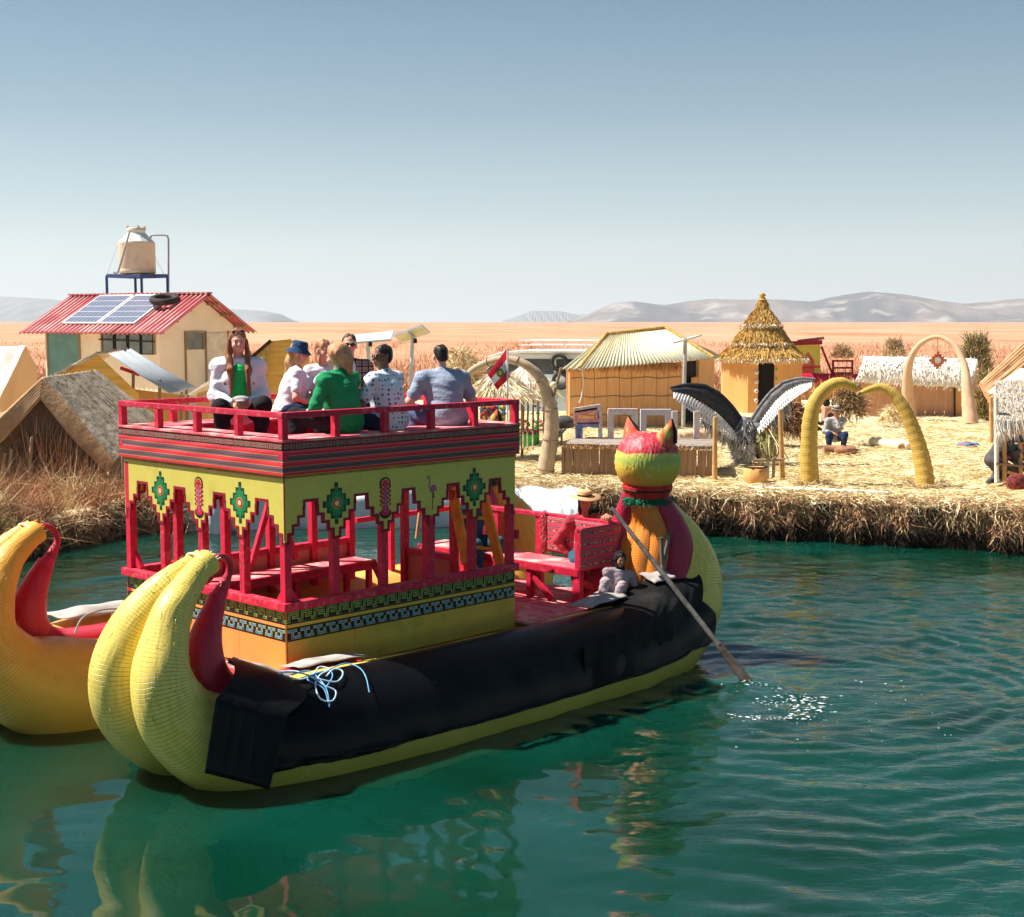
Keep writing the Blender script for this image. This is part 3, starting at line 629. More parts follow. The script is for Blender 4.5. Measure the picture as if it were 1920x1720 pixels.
def cat_head(c):
    m, nt, b = _new('painted_cat_head'); L = nt.links; tc = N(nt, 'ShaderNodeTexCoord'); s = N(nt, 'ShaderNodeSeparateXYZ'); L.new(tc.outputs['Object'], s.inputs[0])
    nz = N(nt, 'ShaderNodeTexNoise'); nz.inputs['Scale'].default_value = 7; L.new(tc.outputs['Object'], nz.inputs[0])
    ma = N(nt, 'ShaderNodeMath', operation='MULTIPLY_ADD'); ma.inputs[1].default_value = 0.10; L.new(nz.outputs[0], ma.inputs[0]); L.new(s.outputs[2], ma.inputs[2])
    mr = N(nt, 'ShaderNodeMapRange'); mr.inputs['From Min'].default_value = -0.33; mr.inputs['From Max'].default_value = 0.45; L.new(ma.outputs[0], mr.inputs[0])
    rp = ramp(nt, [(0.0, (.75, .26, .03)), (0.25, (.80, .44, .05)), (0.42, (.66, .54, .07)), (0.52, (.36, .46, .09)), (0.645, (.58, .52, .09)), (0.655, (.58, .03, .05)), (0.93, (.50, .03, .06)), (0.955, (.22, .40, .12))]); L.new(mr.outputs[0], rp.inputs[0])
    mp = N(nt, 'ShaderNodeMapping'); mp.inputs['Scale'].default_value = (1, 1, .12); L.new(tc.outputs['Object'], mp.inputs[0])
    n2 = N(nt, 'ShaderNodeTexNoise'); n2.inputs['Scale'].default_value = 20; n2.inputs['Detail'].default_value = 3; L.new(mp.outputs[0], n2.inputs[0])
    r2 = ramp(nt, [(0.55, (0, 0, 0)), (0.72, (1, 1, 1))]); L.new(n2.outputs[0], r2.inputs[0])
    mx = N(nt, 'ShaderNodeMix', data_type='RGBA'); mfac = N(nt, 'ShaderNodeMath', operation='MULTIPLY'); mfac.inputs[1].default_value = .55; L.new(r2.outputs[0], mfac.inputs[0]); L.new(mfac.outputs[0], mx.inputs[0])
    L.new(rp.outputs[0], mx.inputs[6]); mx.inputs[7].default_value = (.78, .60, .30, 1); L.new(mx.outputs[2], b.inputs['Base Color'])
    b.inputs['Roughness'].default_value = .5
    bp = N(nt, 'ShaderNodeBump'); bp.inputs['Distance'].default_value = .02; bp.inputs['Strength'].default_value = .7; L.new(n2.outputs[0], bp.inputs['Height']); L.new(bp.outputs[0], b.inputs['Normal'])
    mb = MB(); prof = []
    for k in range(33):
        t = math.pi*k/32; r = .385*math.sin(t)**0.82; z = -.36*math.cos(t)
        prof.append((max(.0, r), z))
    mb.lathe(prof[3:], (0, 0, 0), 96)
    for i, v in enumerate(mb.v):   # ribs of the woven reed running pole to pole, leaning
        x, y, z = v; a = math.atan2(y, x)+z*0.9; k = 1+0.030*math.sin(a*42)+0.008*math.sin(a*17)
        mb.v[i] = (x*k, y*k, z*(1+0.006*math.sin(a*42)))
    head = mb.build('cat_head', m, boat, loc=c)
    # ears: hollow cones of painted reed, black inside
    em = M('ear_paint', (.60, .10, .05), (.52, .46, .08), 9, (1, 1, .4), rough=.6, bump=.5, lo=.42, hi=.5)
    for s in (-1, 1):
        e = MB(); base = Vector((.02, .235*s, .235)); tip = Vector((.02, .33*s, .52)); n = 12
        ring = [base+Vector((.15*math.cos(a), .125*math.sin(a), .02-.07*s*math.sin(a))) for a in np.linspace(0, 6.283, n+1)[:-1]]
        mid = [base.lerp(tip, .5)+Vector((.095*math.cos(a), .075*math.sin(a), 0)) for a in np.linspace(0, 6.283, n+1)[:-1]]
        e.add(ring+mid+[tip], [(i, (i+1) % n, n+(i+1) % n, n+i) for i in range(n)]+[(n+i, n+(i+1) % n, 2*n) for i in range(n)], 0, True)
        eo = e.build('ear', em, head)
        k = MB(); q = [tip+Vector((.012, .005*s, .006)), base+Vector((.165, .05, .02)), base+Vector((.165, -.05, .02)), tip+Vector((.02, -.005, 0))]
        k.tube([base+Vector((.03, .14*s if s < 0 else -.13, .0)), base.lerp(tip, .5)+Vector((.03, .085*s if s < 0 else -.08, 0)), tip+Vector((.01, 0, .004))], [.022, .022, .010], 6); k.build('ear_trim', black_p, head)
    # collar and green ruff
    cb = MB(); cb.lathe([(.235, -.50), (.255, -.42), (.275, -.36), (.30, -.30), (.29, -.27)], c, 64)
    for i, v in enumerate(cb.v):
        a = math.atan2(v[1]-c[1], v[0]-c[0]); k = 1+.02*math.sin(a*40); cb.v[i] = (c[0]+(v[0]-c[0])*k, c[1]+(v[1]-c[1])*k, v[2])
    cb.build('collar', M('red_collar', (.60, .03, .02), (.40, .015, .015), 10, (1, 1, .2), rough=.7, bump=.5), boat)
    tw = MB(); tw.tube([(c[0]+.283*math.cos(a), c[1]+.283*math.sin(a), c[2]-.335) for a in np.linspace(0, 6.283, 40)[:-1]], .013, 6, closed=True); tw.build('collar_cord', black_p, boat)
    n = 1500; a = RNG.uniform(0, 6.283, n); P = np.stack([c[0]+.235*np.cos(a), c[1]+.235*np.sin(a), c[2]-.455+RNG.uniform(-.02, .035, n)], 1)
    D = np.stack([np.cos(a), np.sin(a), RNG.uniform(-.7, .2, n)], 1); D /= np.linalg.norm(D, axis=1)[:, None]
    blades('green_ruff', P, D, RNG.uniform(.05, .10, n), np.full(n, .014), [M('ruff_green', (.02, .26, .13), (.02, .16, .09), 8, rough=.8, bump=0)], None, .2, parent=boat, kind='stuff')
cat_head((5.16, -.25, 2.34)); cat_head((5.16, 2.62, 2.34))

# loose fibres sticking out of the painted bundles
def fibres(dv, du, side, mats, n):
    o, i, _ = hull_paths(dv, du, side); P = []; D = []
    for cp in (o, i):
        S = smooth_path(cp, 300)
        for _k in range(n):
            k = random.randrange(2, 296); p = S[k]; q = S[k+2]; t = Vector((q[0]-p[0], q[3]-p[3], q[1]-p[1])).normalized(); a = random.uniform(0, 6.283)
            x = t.cross(Vector((0, 0, 1))).normalized(); y = t.cross(x); nn = x*math.cos(a)+y*math.sin(a); c = Vector((p[0], p[3], p[1]))+nn*(p[2]+.004)
            if c.z < .03: continue
            P.append(tuple(c)); D.append(tuple((t*random.choice((-1, 1))+nn*random.uniform(.05, .35)+Vector((0, 0, random.uniform(-.3, .1)))).normalized()))
    m = len(P); blades('loose_fibre', np.array(P), np.array(D), RNG.uniform(.02, .07, m), np.full(m, .004), mats, RNG.integers(0, len(mats), m), .3, parent=boat, kind='stuff')
fibres(0, 0, 1, [straw2, r_near, dark_s, straw3], 1100); fibres(2.78, -.16, -1, [straw, r_far, brown_s], 700)

# ---- decks between the hulls, planks one by one
def planks(name, u0, u1, v0, v1, z, n, mats, along='v', th=.03, gap=.008):
    for k in range(n):
        t0, t1 = k/n, (k+1)/n; mb = MB(); dz = random.uniform(-.004, .004)
        if along == 'v': mb.box((u0+(u1-u0)*t0+gap/2, v0, z-th+dz), (u0+(u1-u0)*t1-gap/2, v1, z+dz))
        else: mb.box((u0, v0+(v1-v0)*t0+gap/2, z-th+dz), (u1, v0+(v1-v0)*t1-gap/2, z+dz))
        mb.build(name, random.choice(mats), boat)
salmon_d = M('worn_pink_deck', (.74, .27, .25), (.66, .17, .18), 5, rough=.75, bump=.3)
planks('deck_plank', CL+.02, 5.05, -.22, 3.0, .69, 14, [pink, salmon_d, pink])
planks('floor_plank', 0.06, CL-.06, .06, CW-.06, .64, 12, [red_worn, pink, salmon])
planks('bow_deck_plank', -.75, -.02, .25, 2.6, .62, 5, [red_worn, pink])
mb = MB(); mb.box((-.7, .3, .45), (5.0, 2.5, .56)); mb.build('cross_beam', wood, boat)

# ---- cabin body
Z0, ZL, ZT, ZB0, ZB1 = .62, 1.30, 2.56, 2.555, 2.868
def face(side):
    """maps (s, z, depth-outwards) on a cabin wall to boat space; s runs 0..length"""
    if side == 'right': return CL, lambda s, z, d: (s, -d, z)
    if side == 'front': return CW, lambda s, z, d: (-d, s, z)
    if side == 'left': return CL, lambda s, z, d: (s, CW+d, z)
    if side == 'back': return CW, lambda s, z, d: (CL+d, s, z)
def strip(mb, fn, s0, s1, z0, z1, d0, d1, mi=0):
    mb.prism([(s0, z0), (s1, z0), (s1, z1), (s0, z1)], fn, d0, d1, mi)

KEY1 = ["1111111100", "1000000100", "1011110100", "1010010100", "1010000100", "1011111111"][::-1]
def bitmap_strip(name, fn, s0, s1, z0, z1, rows, d, mats, parent, key):
    """painted pattern as thin cells: rows of a tile repeated along the wall"""
    nr = len(rows); tw = len(rows[0]); ch = (z1-z0)/nr; nc = int(round((s1-s0)/ch)); cw = (s1-s0)/nc
    mb = MB()
    for r in range(nr):
        c = 0
        while c < nc:
            k = rows[nr-1-r][c % tw]; e = c
            while e < nc and rows[nr-1-r][e % tw] == k: e += 1
            if k in key:
                a, b = s0+c*cw, s0+e*cw; za, zb = z0+r*ch, z0+(r+1)*ch
                mb.add([fn(a, za, d), fn(b, za, d), fn(b, zb, d), fn(a, zb, d)], [(0, 1, 2, 3)], key[k])
            c = e
    return mb.build(name, mats, parent)
def key_lines(fn, s0, s1, z0, z1, units, pitch, fill, parent):
    """hooked key figures: a yellow brush line with a thinner coloured one over it"""
    h = z1-z0; n = int((s1-s0)/pitch); p = (s1-s0)/n; hw = .0125
    for w, d, mt, nm in ((.0140, .0030, yellow_p, 'key_pattern'), (.0085, .0042, fill, 'key_filling')):
        mb = MB()
        for k in range(n):
            o = s0+(k+.06)*p
            for (xa, ya), (xb, yb) in units:
                xa_, xb_ = o+min(xa, xb)*p-w, o+max(xa, xb)*p+w; ya_, yb_ = z0+hw+min(ya, yb)*(h-2*hw)-w, z0+hw+max(ya, yb)*(h-2*hw)+w
                mb.add([fn(xa_, ya_, d), fn(xb_, ya_, d), fn(xb_, yb_, d), fn(xa_, yb_, d)], [(0, 1, 2, 3)])
        mb.build(nm, mt, parent)
KEY_A = [((.05, 0), (.05, 1)), ((.05, 1), (.72, 1)), ((.72, 1), (.72, .42)), ((.72, .42), (.38, .42)), ((-.15, 0), (.05, 0))]
KEY_B = [((0, 1), (.55, 1)), ((.30, 0), (.30, 1)), ((.30, 0), (.85, 0)), ((.80, 0), (.80, .45))]
def low_panel(side, mat, fancy=True):
    Ln, fn = face(side); mb = MB(); strip(mb, fn, 0, Ln, Z0, ZL-.04, -.022, 0)
    p = mb.build('lower_panel', mat, boat, bevel=.003)
    if not fancy: return p
    for z0, z1, rows, fill in ((1.140, 1.236, KEY_A, green_p), (.975, 1.066, KEY_B, blue_p)):
        k = MB(); strip(k, fn, .012, Ln-.012, z1+.006, z1+.020, 0, .002); strip(k, fn, .012, Ln-.012, z0-.020, z0-.006, 0, .002)
        strip(k, fn, .012, Ln-.012, z0-.004, z1+.004, 0, .0015); k.build('key_border', black_p, p)
        key_lines(fn, .018, Ln-.018, z0, z1, rows, .150, fill, p)
    # seams between the plywood sheets
    s = MB(); strip(s, fn, Ln*.27-.001, Ln*.27+.001, Z0, .96, 0, .0012); s.build('panel_seam', wood, p)
    return p
low_panel('right', dk_yellow); low_panel('front', orange_p); low_panel('left', dk_yellow, False)
# the inner faces and the half-open stern wall are salmon
for side, s0, s1 in (('left', 0.03, CL-.03), ('right', .03, CL-.03), ('front', .03, CW-.03), ('back', .95, 1.75)):
    Ln, fn = face(side); mb = MB(); strip(mb, fn, s0, s1, Z0, ZL-.05, -.030, -.024) if side != 'back' else strip(mb, fn, s0, s1, Z0, ZL-.05, -.03, 0); mb.build('inner_lining', salmon, boat)
# ledge
for side in ('right', 'front', 'left'):
    Ln, fn = face(side); mb = MB(); a = -.045 if side in ('front',) else -.045+.002
    strip(mb, fn, a if side == 'front' else .064, Ln-a if side == 'front' else Ln+.03, ZL-.045, ZL+.035, -.06, .045 if side == 'front' else .043); mb.build('ledge', red_worn, boat, bevel=.006)
mb = MB(); Ln, fn = face('back'); strip(mb, fn, .95, 1.75, ZL-.05, ZL+.02, -.06, .02); mb.build('ledge', red, boat)

# stepped arches: panel cut out with a red border following the steps
def arch_profile(W, zt=2.305, stem=.028):
    """half profile from the pendant centre (x=0) to the arch centre (x=W/2): list of (x, z)"""
    st = (zt-1.985)/4; hw = W/2; xs = [stem, stem+.028+(hw-.14-stem)*.24, stem+.028+(hw-.14-stem)*.52, stem+.028+(hw-.14-stem)*.80]
    xs = [stem, hw*.27, hw*.48, hw*.69]
    pts = [(0, 1.915), (xs[0], 1.915), (xs[0], 1.985), (xs[1], 1.985), (xs[1], 1.985+st), (xs[2], 1.985+st), (xs[2], 1.985+2*st), (xs[3], 1.985+2*st), (xs[3], 1.985+3*st+.01)]
    pts = [(0, 1.915), (xs[0], 1.915), (xs[0], 2.0), (xs[1], 2.0), (xs[1], 2.08), (xs[2], 2.08), (xs[2], 2.16), (xs[3], 2.16), (xs[3], 2.24), (hw*.71, 2.24), (hw*.71, zt), (hw, zt)]
    return pts
def stepped(side, n, full=True):
    Ln, fn = face(side); W = Ln/n; half = arch_profile(W); line = []
    for k in range(n):
        a = k*W
        line += [(a+x, z) for x, z in half]+[(a+W-x, z) for x, z in half[::-1]]
    # drop duplicates
    pts = [line[0]]
    for p in line[1:]:
        if math.hypot(p[0]-pts[-1][0], p[1]-pts[-1][1]) > 1e-5: pts.append(p)
    # panel as vertical columns (watertight enough, closed columns butted)
    mb = MB(); xs = sorted(set(round(p[0], 5) for p in pts))
    def zlow(x):
        k = int(x//W) if x < Ln-1e-6 else n-1; xx = x-k*W; xx = min(xx, W-xx); z = 1.915
        for (xa, za), (xb, zb) in zip(half, half[1:]):
            if abs(za-zb) < 1e-6 and xa <= xx <= xb: z = za
        return z
    V = []; Fc = []
    for a, b in zip(xs, xs[1:]):
        z = zlow((a+b)/2); k = len(V)
        V += [fn(a, z, 0), fn(b, z, 0), fn(b, ZT, 0), fn(a, ZT, 0), fn(a, z, -.02), fn(b, z, -.02), fn(b, ZT, -.02), fn(a, ZT, -.02)]
        Fc += [(k, k+1, k+2, k+3), (k+7, k+6, k+5, k+4), (k, k+4, k+5, k+1)]
    mb.add(V, Fc); panel = mb.build('arch_panel', yellow_p, boat)
    # red edging, 2.8 cm wide, standing proud inside the opening
    w = .026; ed = MB(); 
    for (xa, za), (xb, zb) in zip(pts, pts[1:]):
        if abs(xa-xb) < 1e-6:      # vertical riser: edging sits on the opening side
            k = xa-(xa//W)*W; s = 1 if k < W/2 else -1
            lo, hi = min(za, zb), max(za, zb)
            a, b = (xa-.002*s, xa+w*s); strip(ed, fn, min(a, b), max(a, b), lo-w, hi, -.024, .005)
        else:
            strip(ed, fn, min(xa, xb), max(xa, xb), za-w, za+.002, -.023, .004)
    ed.build('arch_edging', wine_p, panel)
    return panel, W, fn
def diamond(h, wd, n=4):
    """stepped cross outline: half-width wd, half-height h, n steps"""
    q = []
    for k in range(n):
        x = wd*(k+.55)/(n-.45)*1.0; z = h*(n-k)/n; q.append((x, z)); 
        x2 = x; z2 = h*(n-k-1)/n
        q.append((x2, z2 if k < n-1 else h*.14))
    q = []
    xs = [wd*.14, wd*.42, wd*.70, wd]; zs = [h, h*.72, h*.44, h*.16]
    for k in range(4):
        q.append((xs[k], zs[k])); 
        if k < 3: q.append((xs[k], zs[k+1]))
    q1 = q; q2 = [(x, -z) for x, z in q[::-1]]; q3 = [(-x, -z) for x, z in q]; q4 = [(-x, z) for x, z in q[::-1]]
    return q1+q2+q3+q4
def disc(r, n=18, cx=0, cz=0, sx=1, sz=1): return [(cx+r*sx*math.cos(2*math.pi*i/n), cz+r*sz*math.sin(2*math.pi*i/n)) for i in range(n)]
def emblem(kind, fn, s, z, parent):
    T = lambda x, y, d: fn(s+x, z+y, d)
    mb = MB(); put_ = lambda poly, d, mi: mb.add([T(x, y, d) for x, y in poly], [tuple(range(len(poly)))], mi)
    if kind == 'chakana':
        m = [dkgreen_p, green_p, gold_p, red, cream_p, M('mid_green_paint', (.03, .27, .07), rough=.6, bump=0)]
        put_(diamond(.205, .170), .0015, 0); put_(diamond(.165, .135), .003, 1); put_(diamond(.105, .085), .0045, 5); put_(disc(.052), .006, 2); put_(disc(.046), .0075, 3); put_(disc(.026), .009, 4)
        mb.build('stepped_cross', m, parent)
    elif kind == 'tumi':
        m = [black_p, red, gold_p, M('violet_paint', (.35, .10, .28), rough=.6, bump=0)]
        put_(disc(.075, 18, 0, .13, 1, .9), .0015, 0)
        put_([(-.062, .12), (.062, .12), (.052, -.02), (.060, -.06), (.040, -.10), (.050, -.15), (-.050, -.15), (-.040, -.10), (-.060, -.06), (-.052, -.02)], .002, 1)
        put_(disc(.056, 16, 0, .13, 1, .85), .003, 1)
        put_([(-.080, -.150), (.080, -.150), (.074, -.185), (.045, -.215), (0, -.226), (-.045, -.215), (-.074, -.185)], .0028, 0)
        put_([(-.066, -.135), (.066, -.135), (.060, -.165), (.030, -.192), (-.030, -.192), (-.060, -.165)], .004, 1)
        put_([(-.018, .10), (.018, .10), (.012, -.16), (-.012, -.16)], .0045, 3)
        for k in range(7): a = math.pi*(k+.5)/7; put_(disc(.009, 6, .050*math.cos(a), .128+.048*math.sin(a)), .005, 2)
        for k in range(5):
            zz = .10-k*.045
            for sg in (-1, 1):
                put_([(sg*.02, zz), (sg*.046, zz+.012), (sg*.046, zz-.002), (sg*.02, zz-.012)][::sg], .0055, 2)
                put_([(sg*.056, zz+.01), (sg*.078, zz+.004), (sg*.070, zz-.016), (sg*.054, zz-.012)][::sg], .0025, 0)
        put_([(-.026, .135), (-.008, .135), (-.008, .127), (-.026, .127)], .0062, 0); put_([(.008, .135), (.026, .135), (.026, .127), (.008, .127)], .0062, 0); put_([(-.014, .10), (.014, .10), (.014, .094), (-.014, .094)], .0062, 0)
        mb.build('knife_emblem', m, parent)
    else:
        m = [flam_p, black_p, red]
        put_([(-.02, .00), (.0, .04), (.035, .055), (.065, .035), (.085, -.015), (.060, -.012), (.035, -.030), (.0, -.030), (-.02, -.015)], .0015, 0)
        neckp = [(-.020, .0), (-.040, .045), (-.030, .085), (-.028, .115), (-.042, .130), (-.056, .118), (-.050, .150), (-.030, .158), (-.012, .135), (-.012, .09), (-.020, .05), (.004, .022)]
        for a, b in (((-.012, .0), (-.034, .045)), ((-.034, .045), (-.018, .085)), ((-.018, .085), (-.020, .130)), ((-.020, .130), (-.042, .148)), ((-.042, .148), (-.054, .125))):
            dx, dz = b[0]-a[0], b[1]-a[1]; l = math.hypot(dx, dz); nx, nz = -dz/l*.008, dx/l*.008
            put_([(a[0]-nx, a[1]-nz), (b[0]-nx, b[1]-nz), (b[0]+nx, b[1]+nz), (a[0]+nx, a[1]+nz)], .002, 0)
        put_([(-.062, .128), (-.046, .124), (-.052, .108)], .0025, 1)
        for a, b in (((.025, -.028), (.018, -.11)), ((.018, -.11), (.022, -.20)), ((.022, -.20), (.006, -.208)), ((.028, -.030), (.045, -.085)), ((.045, -.085), (.012, -.075))):
            dx, dz = b[0]-a[0], b[1]-a[1]; l = math.hypot(dx, dz); nx, nz = -dz/l*.005, dx/l*.005
            put_([(a[0]-nx, a[1]-nz), (b[0]-nx, b[1]-nz), (b[0]+nx, b[1]+nz), (a[0]+nx, a[1]+nz)], .002, 1)
        mb.build('flamingo_painting', m, parent)
pr, WR, fr_ = stepped('right', 5); pf, WF, ff_ = stepped('front', 4); stepped('left', 5); 
emblem('chakana', fr_, WR*1, 2.235, pr); emblem('tumi', fr_, WR*2, 2.245, pr); emblem('flamingo', fr_, WR*3, 2.26, pr); emblem('chakana', fr_, WR*4, 2.235, pr)
emblem('chakana', ff_, WF*1, 2.235, pf); emblem('tumi', ff_, WF*2, 2.24, pf); emblem('chakana', ff_, WF*3, 2.235, pf)
mb = MB(); mb.box((-.006, -.006, 1.93), (.004, .004, 2.55)); mb.build('corner_bead', wine_p, boat)

# posts
def post(s, side, w=.075, z0=ZL+.035, z1=1.99, mat=None, inset=-.045):
    Ln, fn = face(side); mb = MB(); x, y, _ = fn(s, 0, inset)
    mb.box((x-w/2, y-w/2, z0), (x+w/2, y+w/2, z1)); t = (z1+.0)
    return mb.build('post', mat or red_worn, boat, bevel=.005)
for k in range(0, 6): post(min(max(WR*k, .042), CL-.045), 'right', .08 if k != 3 else .10, mat=red)
for k in range(1, 5): post(min(WF*k, CW-.045), 'front', .08, mat=red_worn)
for k in range(0, 6): post(min(max(WR*k, .042), CL-.045), 'left', .085, z0=.66, z1=2.5, mat=red)
for s in (.93, 1.78): post(s, 'back', .08, z0=.66, z1=2.5, mat=red)
# gussets in the corners
def gusset(p, q, w=.05, h=.07, mat=red, name='brace'): mb = MB(); mb.beam(p, q, w, h); return mb.build(name, mat, boat, bevel=.004)
gusset((.16, .06, 1.33), (.05, .06, 1.47)); gusset((.06, .16, 1.33), (.06, .05, 1.47)); gusset((.06, CW-.20, 1.33), (.06, CW-.06, 1.50))
# A-shaped brace and seats inside
gusset((1.88, CW-.09, 2.0), (2.20, CW-.12, 1.18)); gusset((1.88, CW-.09, 2.0), (1.55, CW-.12, 1.18))
for k, (a, b) in enumerate(((.35, 1.35), (1.36, 2.1), (2.11, 3.05))):
    mb = MB(); mb.box((a, CW-.52, 1.07), (b, CW-.10, 1.11)); mb.build('bench_board', pink, boat, bevel=.004)
mb = MB(); mb.box((.35, CW-.545, 1.00), (3.05, CW-.522, 1.105)); mb.build('bench_rail', red, boat, bevel=.003)
for u in (.42, 1.15, 1.90, 2.65, 3.0): mb = MB(); mb.box((u, CW-.50, .65), (u+.06, CW-.44, 1.07)); mb.build('bench_leg', red, boat)
gusset((.55, CW-.47, 1.02), (.95, CW-.47, .66), mat=salmon); gusset((1.6, CW-.47, 1.02), (2.0, CW-.47, .66), mat=salmon)
mb = MB(); mb.box((.10, .35, 1.07), (.50, 2.2, 1.11)); mb.build('bench_board', pink, boat, bevel=.004)
gusset((2.35, 1.5, 1.28), (2.7, 1.5, .68))
# panel of plywood standing behind the brace

# ---- woven band and top deck
def band(side):
    Ln, fn = face(side); o = .035; a, b = (-o, Ln+o) if side in ('front', 'back') else (-o+.001, Ln+o-.001)
    m, nt, bs = _new('woven_stripes'); L = nt.links; tc = N(nt, 'ShaderNodeTexCoord'); s = N(nt, 'ShaderNodeSeparateXYZ'); L.new(tc.outputs['Object'], s.inputs[0])
    mr = N(nt, 'ShaderNodeMapRange'); mr.inputs['From Min'].default_value = ZB0; mr.inputs['From Max'].default_value = ZB1; L.new(s.outputs[2], mr.inputs[0])
    rd, gr, og, bk = (.62, .012, .03), (.115, .085, .10), (.70, .25, .03), (.03, .015, .02)
    rp = ramp(nt, [(0, rd), (.075, og), (.09, gr), (.15, bk), (.17, (.16, .06, .08)), (.215, gr), (.255, og), (.27, rd), (.33, (.75, .03, .05)), (.40, og), (.415, gr), (.47, bk), (.49, (.16, .06, .08)), (.55, gr), (.585, og), (.60, rd), (.665, (.75, .05, .09)), (.735, og), (.745, bk), (.97, rd)], 'CONSTANT'); L.new(mr.outputs[0], rp.inputs[0])
    nz = N(nt, 'ShaderNodeTexNoise'); nz.inputs['Scale'].default_value = 60; L.new(tc.outputs['Object'], nz.inputs[0])
    hv = N(nt, 'ShaderNodeHueSaturation'); L.new(rp.outputs[0], hv.inputs['Color']); ml = N(nt, 'ShaderNodeMapRange'); ml.inputs['To Min'].default_value = .6; ml.inputs['To Max'].default_value = 1.35; L.new(nz.outputs[0], ml.inputs[0]); L.new(ml.outputs[0], hv.inputs['Value'])
    L.new(hv.outputs[0], bs.inputs['Base Color']); bs.inputs['Roughness'].default_value = .9
    bp = N(nt, 'ShaderNodeBump'); bp.inputs['Distance'].default_value = .004; bp.inputs['Strength'].default_value = .6; L.new(nz.outputs[0], bp.inputs['Height']); L.new(bp.outputs[0], bs.inputs['Normal'])
    # the cloth sags a little between its tacks
    mb = MB(); nx, nz_ = 70, 10; V = []
    for j in range(nz_+1):
        for i in range(nx+1):
            t = a+(b-a)*i/nx; z = ZB0+(ZB1-ZB0)*j/nz_; wob = .005*math.sin(t*7+j*.8)*math.sin(j/nz_*math.pi)
            V.append(fn(t, z, o+wob))
    mb.add(V, [(j*(nx+1)+i, j*(nx+1)+i+1, (j+1)*(nx+1)+i+1, (j+1)*(nx+1)+i) for j in range(nz_) for i in range(nx)], 0, True)
    bd = mb.build('woven_band', m, boat)
    mb = MB(); strip(mb, fn, a+.002, b-.002, ZB0+.004, ZB1-.004, -.03, o-.008); mb.build('fascia_board', red, boat)
    rr = random.Random(5); rows = [[] for _ in range(7)]
    G = [["1111", "1001", "1001", "1111", "1001", "1001", "1111"], ["1001", "0110", "0110", "1001", "0110", "0110", "1001"], ["1110", "1000", "1011", "1001", "1011", "1000", "1110"],
         ["1001", "1101", "1011", "1001", "1101", "1011", "1001"], ["0110", "1111", "1001", "1001", "1001", "1111", "0110"], ["1011", "1010", "1110", "0010", "1110", "1010", "1011"], ["1111", "0000", "1111", "0000", "1111", "0000", "1111"]]
    for k in range(30):
        g = rr.choice(G)
        for r in range(7): rows[r] += list(g[r])+['0']
    tan = M('woven_figure', (.42, .25, .17), (.55, .16, .15), 12, rough=.9, bump=0)
    bitmap_strip('woven_figures', fn, a+.01, b-.01, ZB1-.064, ZB1-.016, ["".join(r) for r in rows], o+.0075, [tan], bd, {'1': 0})
for s in ('right', 'front', 'left', 'back'): band(s)
mb = MB(); mb.box((.0, .0, 2.52), (CL, CW, 2.545)); mb.build('cabin_ceiling', salmon, boat)
mb = MB(); mb.box((.02, .02, 2.585), (CL-.02, CW-.02, 2.60)); mb.build('well_floor', red_worn, boat)
# seat boards round the sunken middle of the top deck
for i, (a, b) in enumerate(((0.0, .20), (.204, .44), )):
    for (lo, hi) in (((-.045, a-.045 if i == 0 else a, 2.869), (CL+.045, b, 2.893)), ((-.045, CW-b, 2.869), (CL+.045, CW-a+(.045 if i == 0 else 0), 2.893)),):
        mb = MB(); mb.box(lo, hi); mb.build('deck_board', pink, boat, bevel=.003)
for i, (a, b) in enumerate(((-.045, .19), (.194, .36))):
    mb = MB(); mb.box((a, .445, 2.8685), (b, CW-.445, 2.892)); mb.build('deck_board', pink, boat, bevel=.003)
    mb = MB(); mb.box((CL-b, .445, 2.8685), (CL-a, CW-.445, 2.892)); mb.build('deck_board', pink, boat, bevel=.003)
for lo, hi in (((.36, .42, 2.60), (CL-.36, .44, 2.868)), ((.36, CW-.44, 2.60), (CL-.36, CW-.42, 2.868)), ((.34, .42, 2.60), (.36, CW-.42, 2.868)), ((CL-.36, .42, 2.60), (CL-.34, CW-.42, 2.868))):
    mb = MB(); mb.box(lo, hi); mb.build('seat_front', red, boat)
# railing
RZ = 3.150; rl = [((-.005, -.005), (CL+.005, -.005)), ((-.005, -.005), (-.005, CW+.005)), ((-.005, CW+.005), (CL+.005, CW+.005)), ((CL+.005, -.005), (CL+.005, CW+.005))]
for k, ((ax, ay), (bx, by)) in enumerate(rl):
    mb = MB(); w = .032; e = .032 if k in (1, 3) else -.034
    if k in (0, 2): mb.box((ax-e*1.0, ay-w, RZ-.055), (bx+e*1.0, by+w, RZ))
    else: mb.box((ax-w, ay-w, RZ-.055), (bx+w, by+w, RZ))
    mb.build('top_rail', red_worn, boat, bevel=.005)
def rpost(u, v): mb = MB(); w = .034; mb.box((u-w, v-w, 2.894), (u+w, v+w, RZ-.055)); mb.build('rail_post', red, boat, bevel=.004)
for k in range(6): rpost(CL*k/5, 0); rpost(CL*k/5, CW)
for k in range(1, 4): rpost(0, CW*k/4); rpost(CL, CW*k/4)

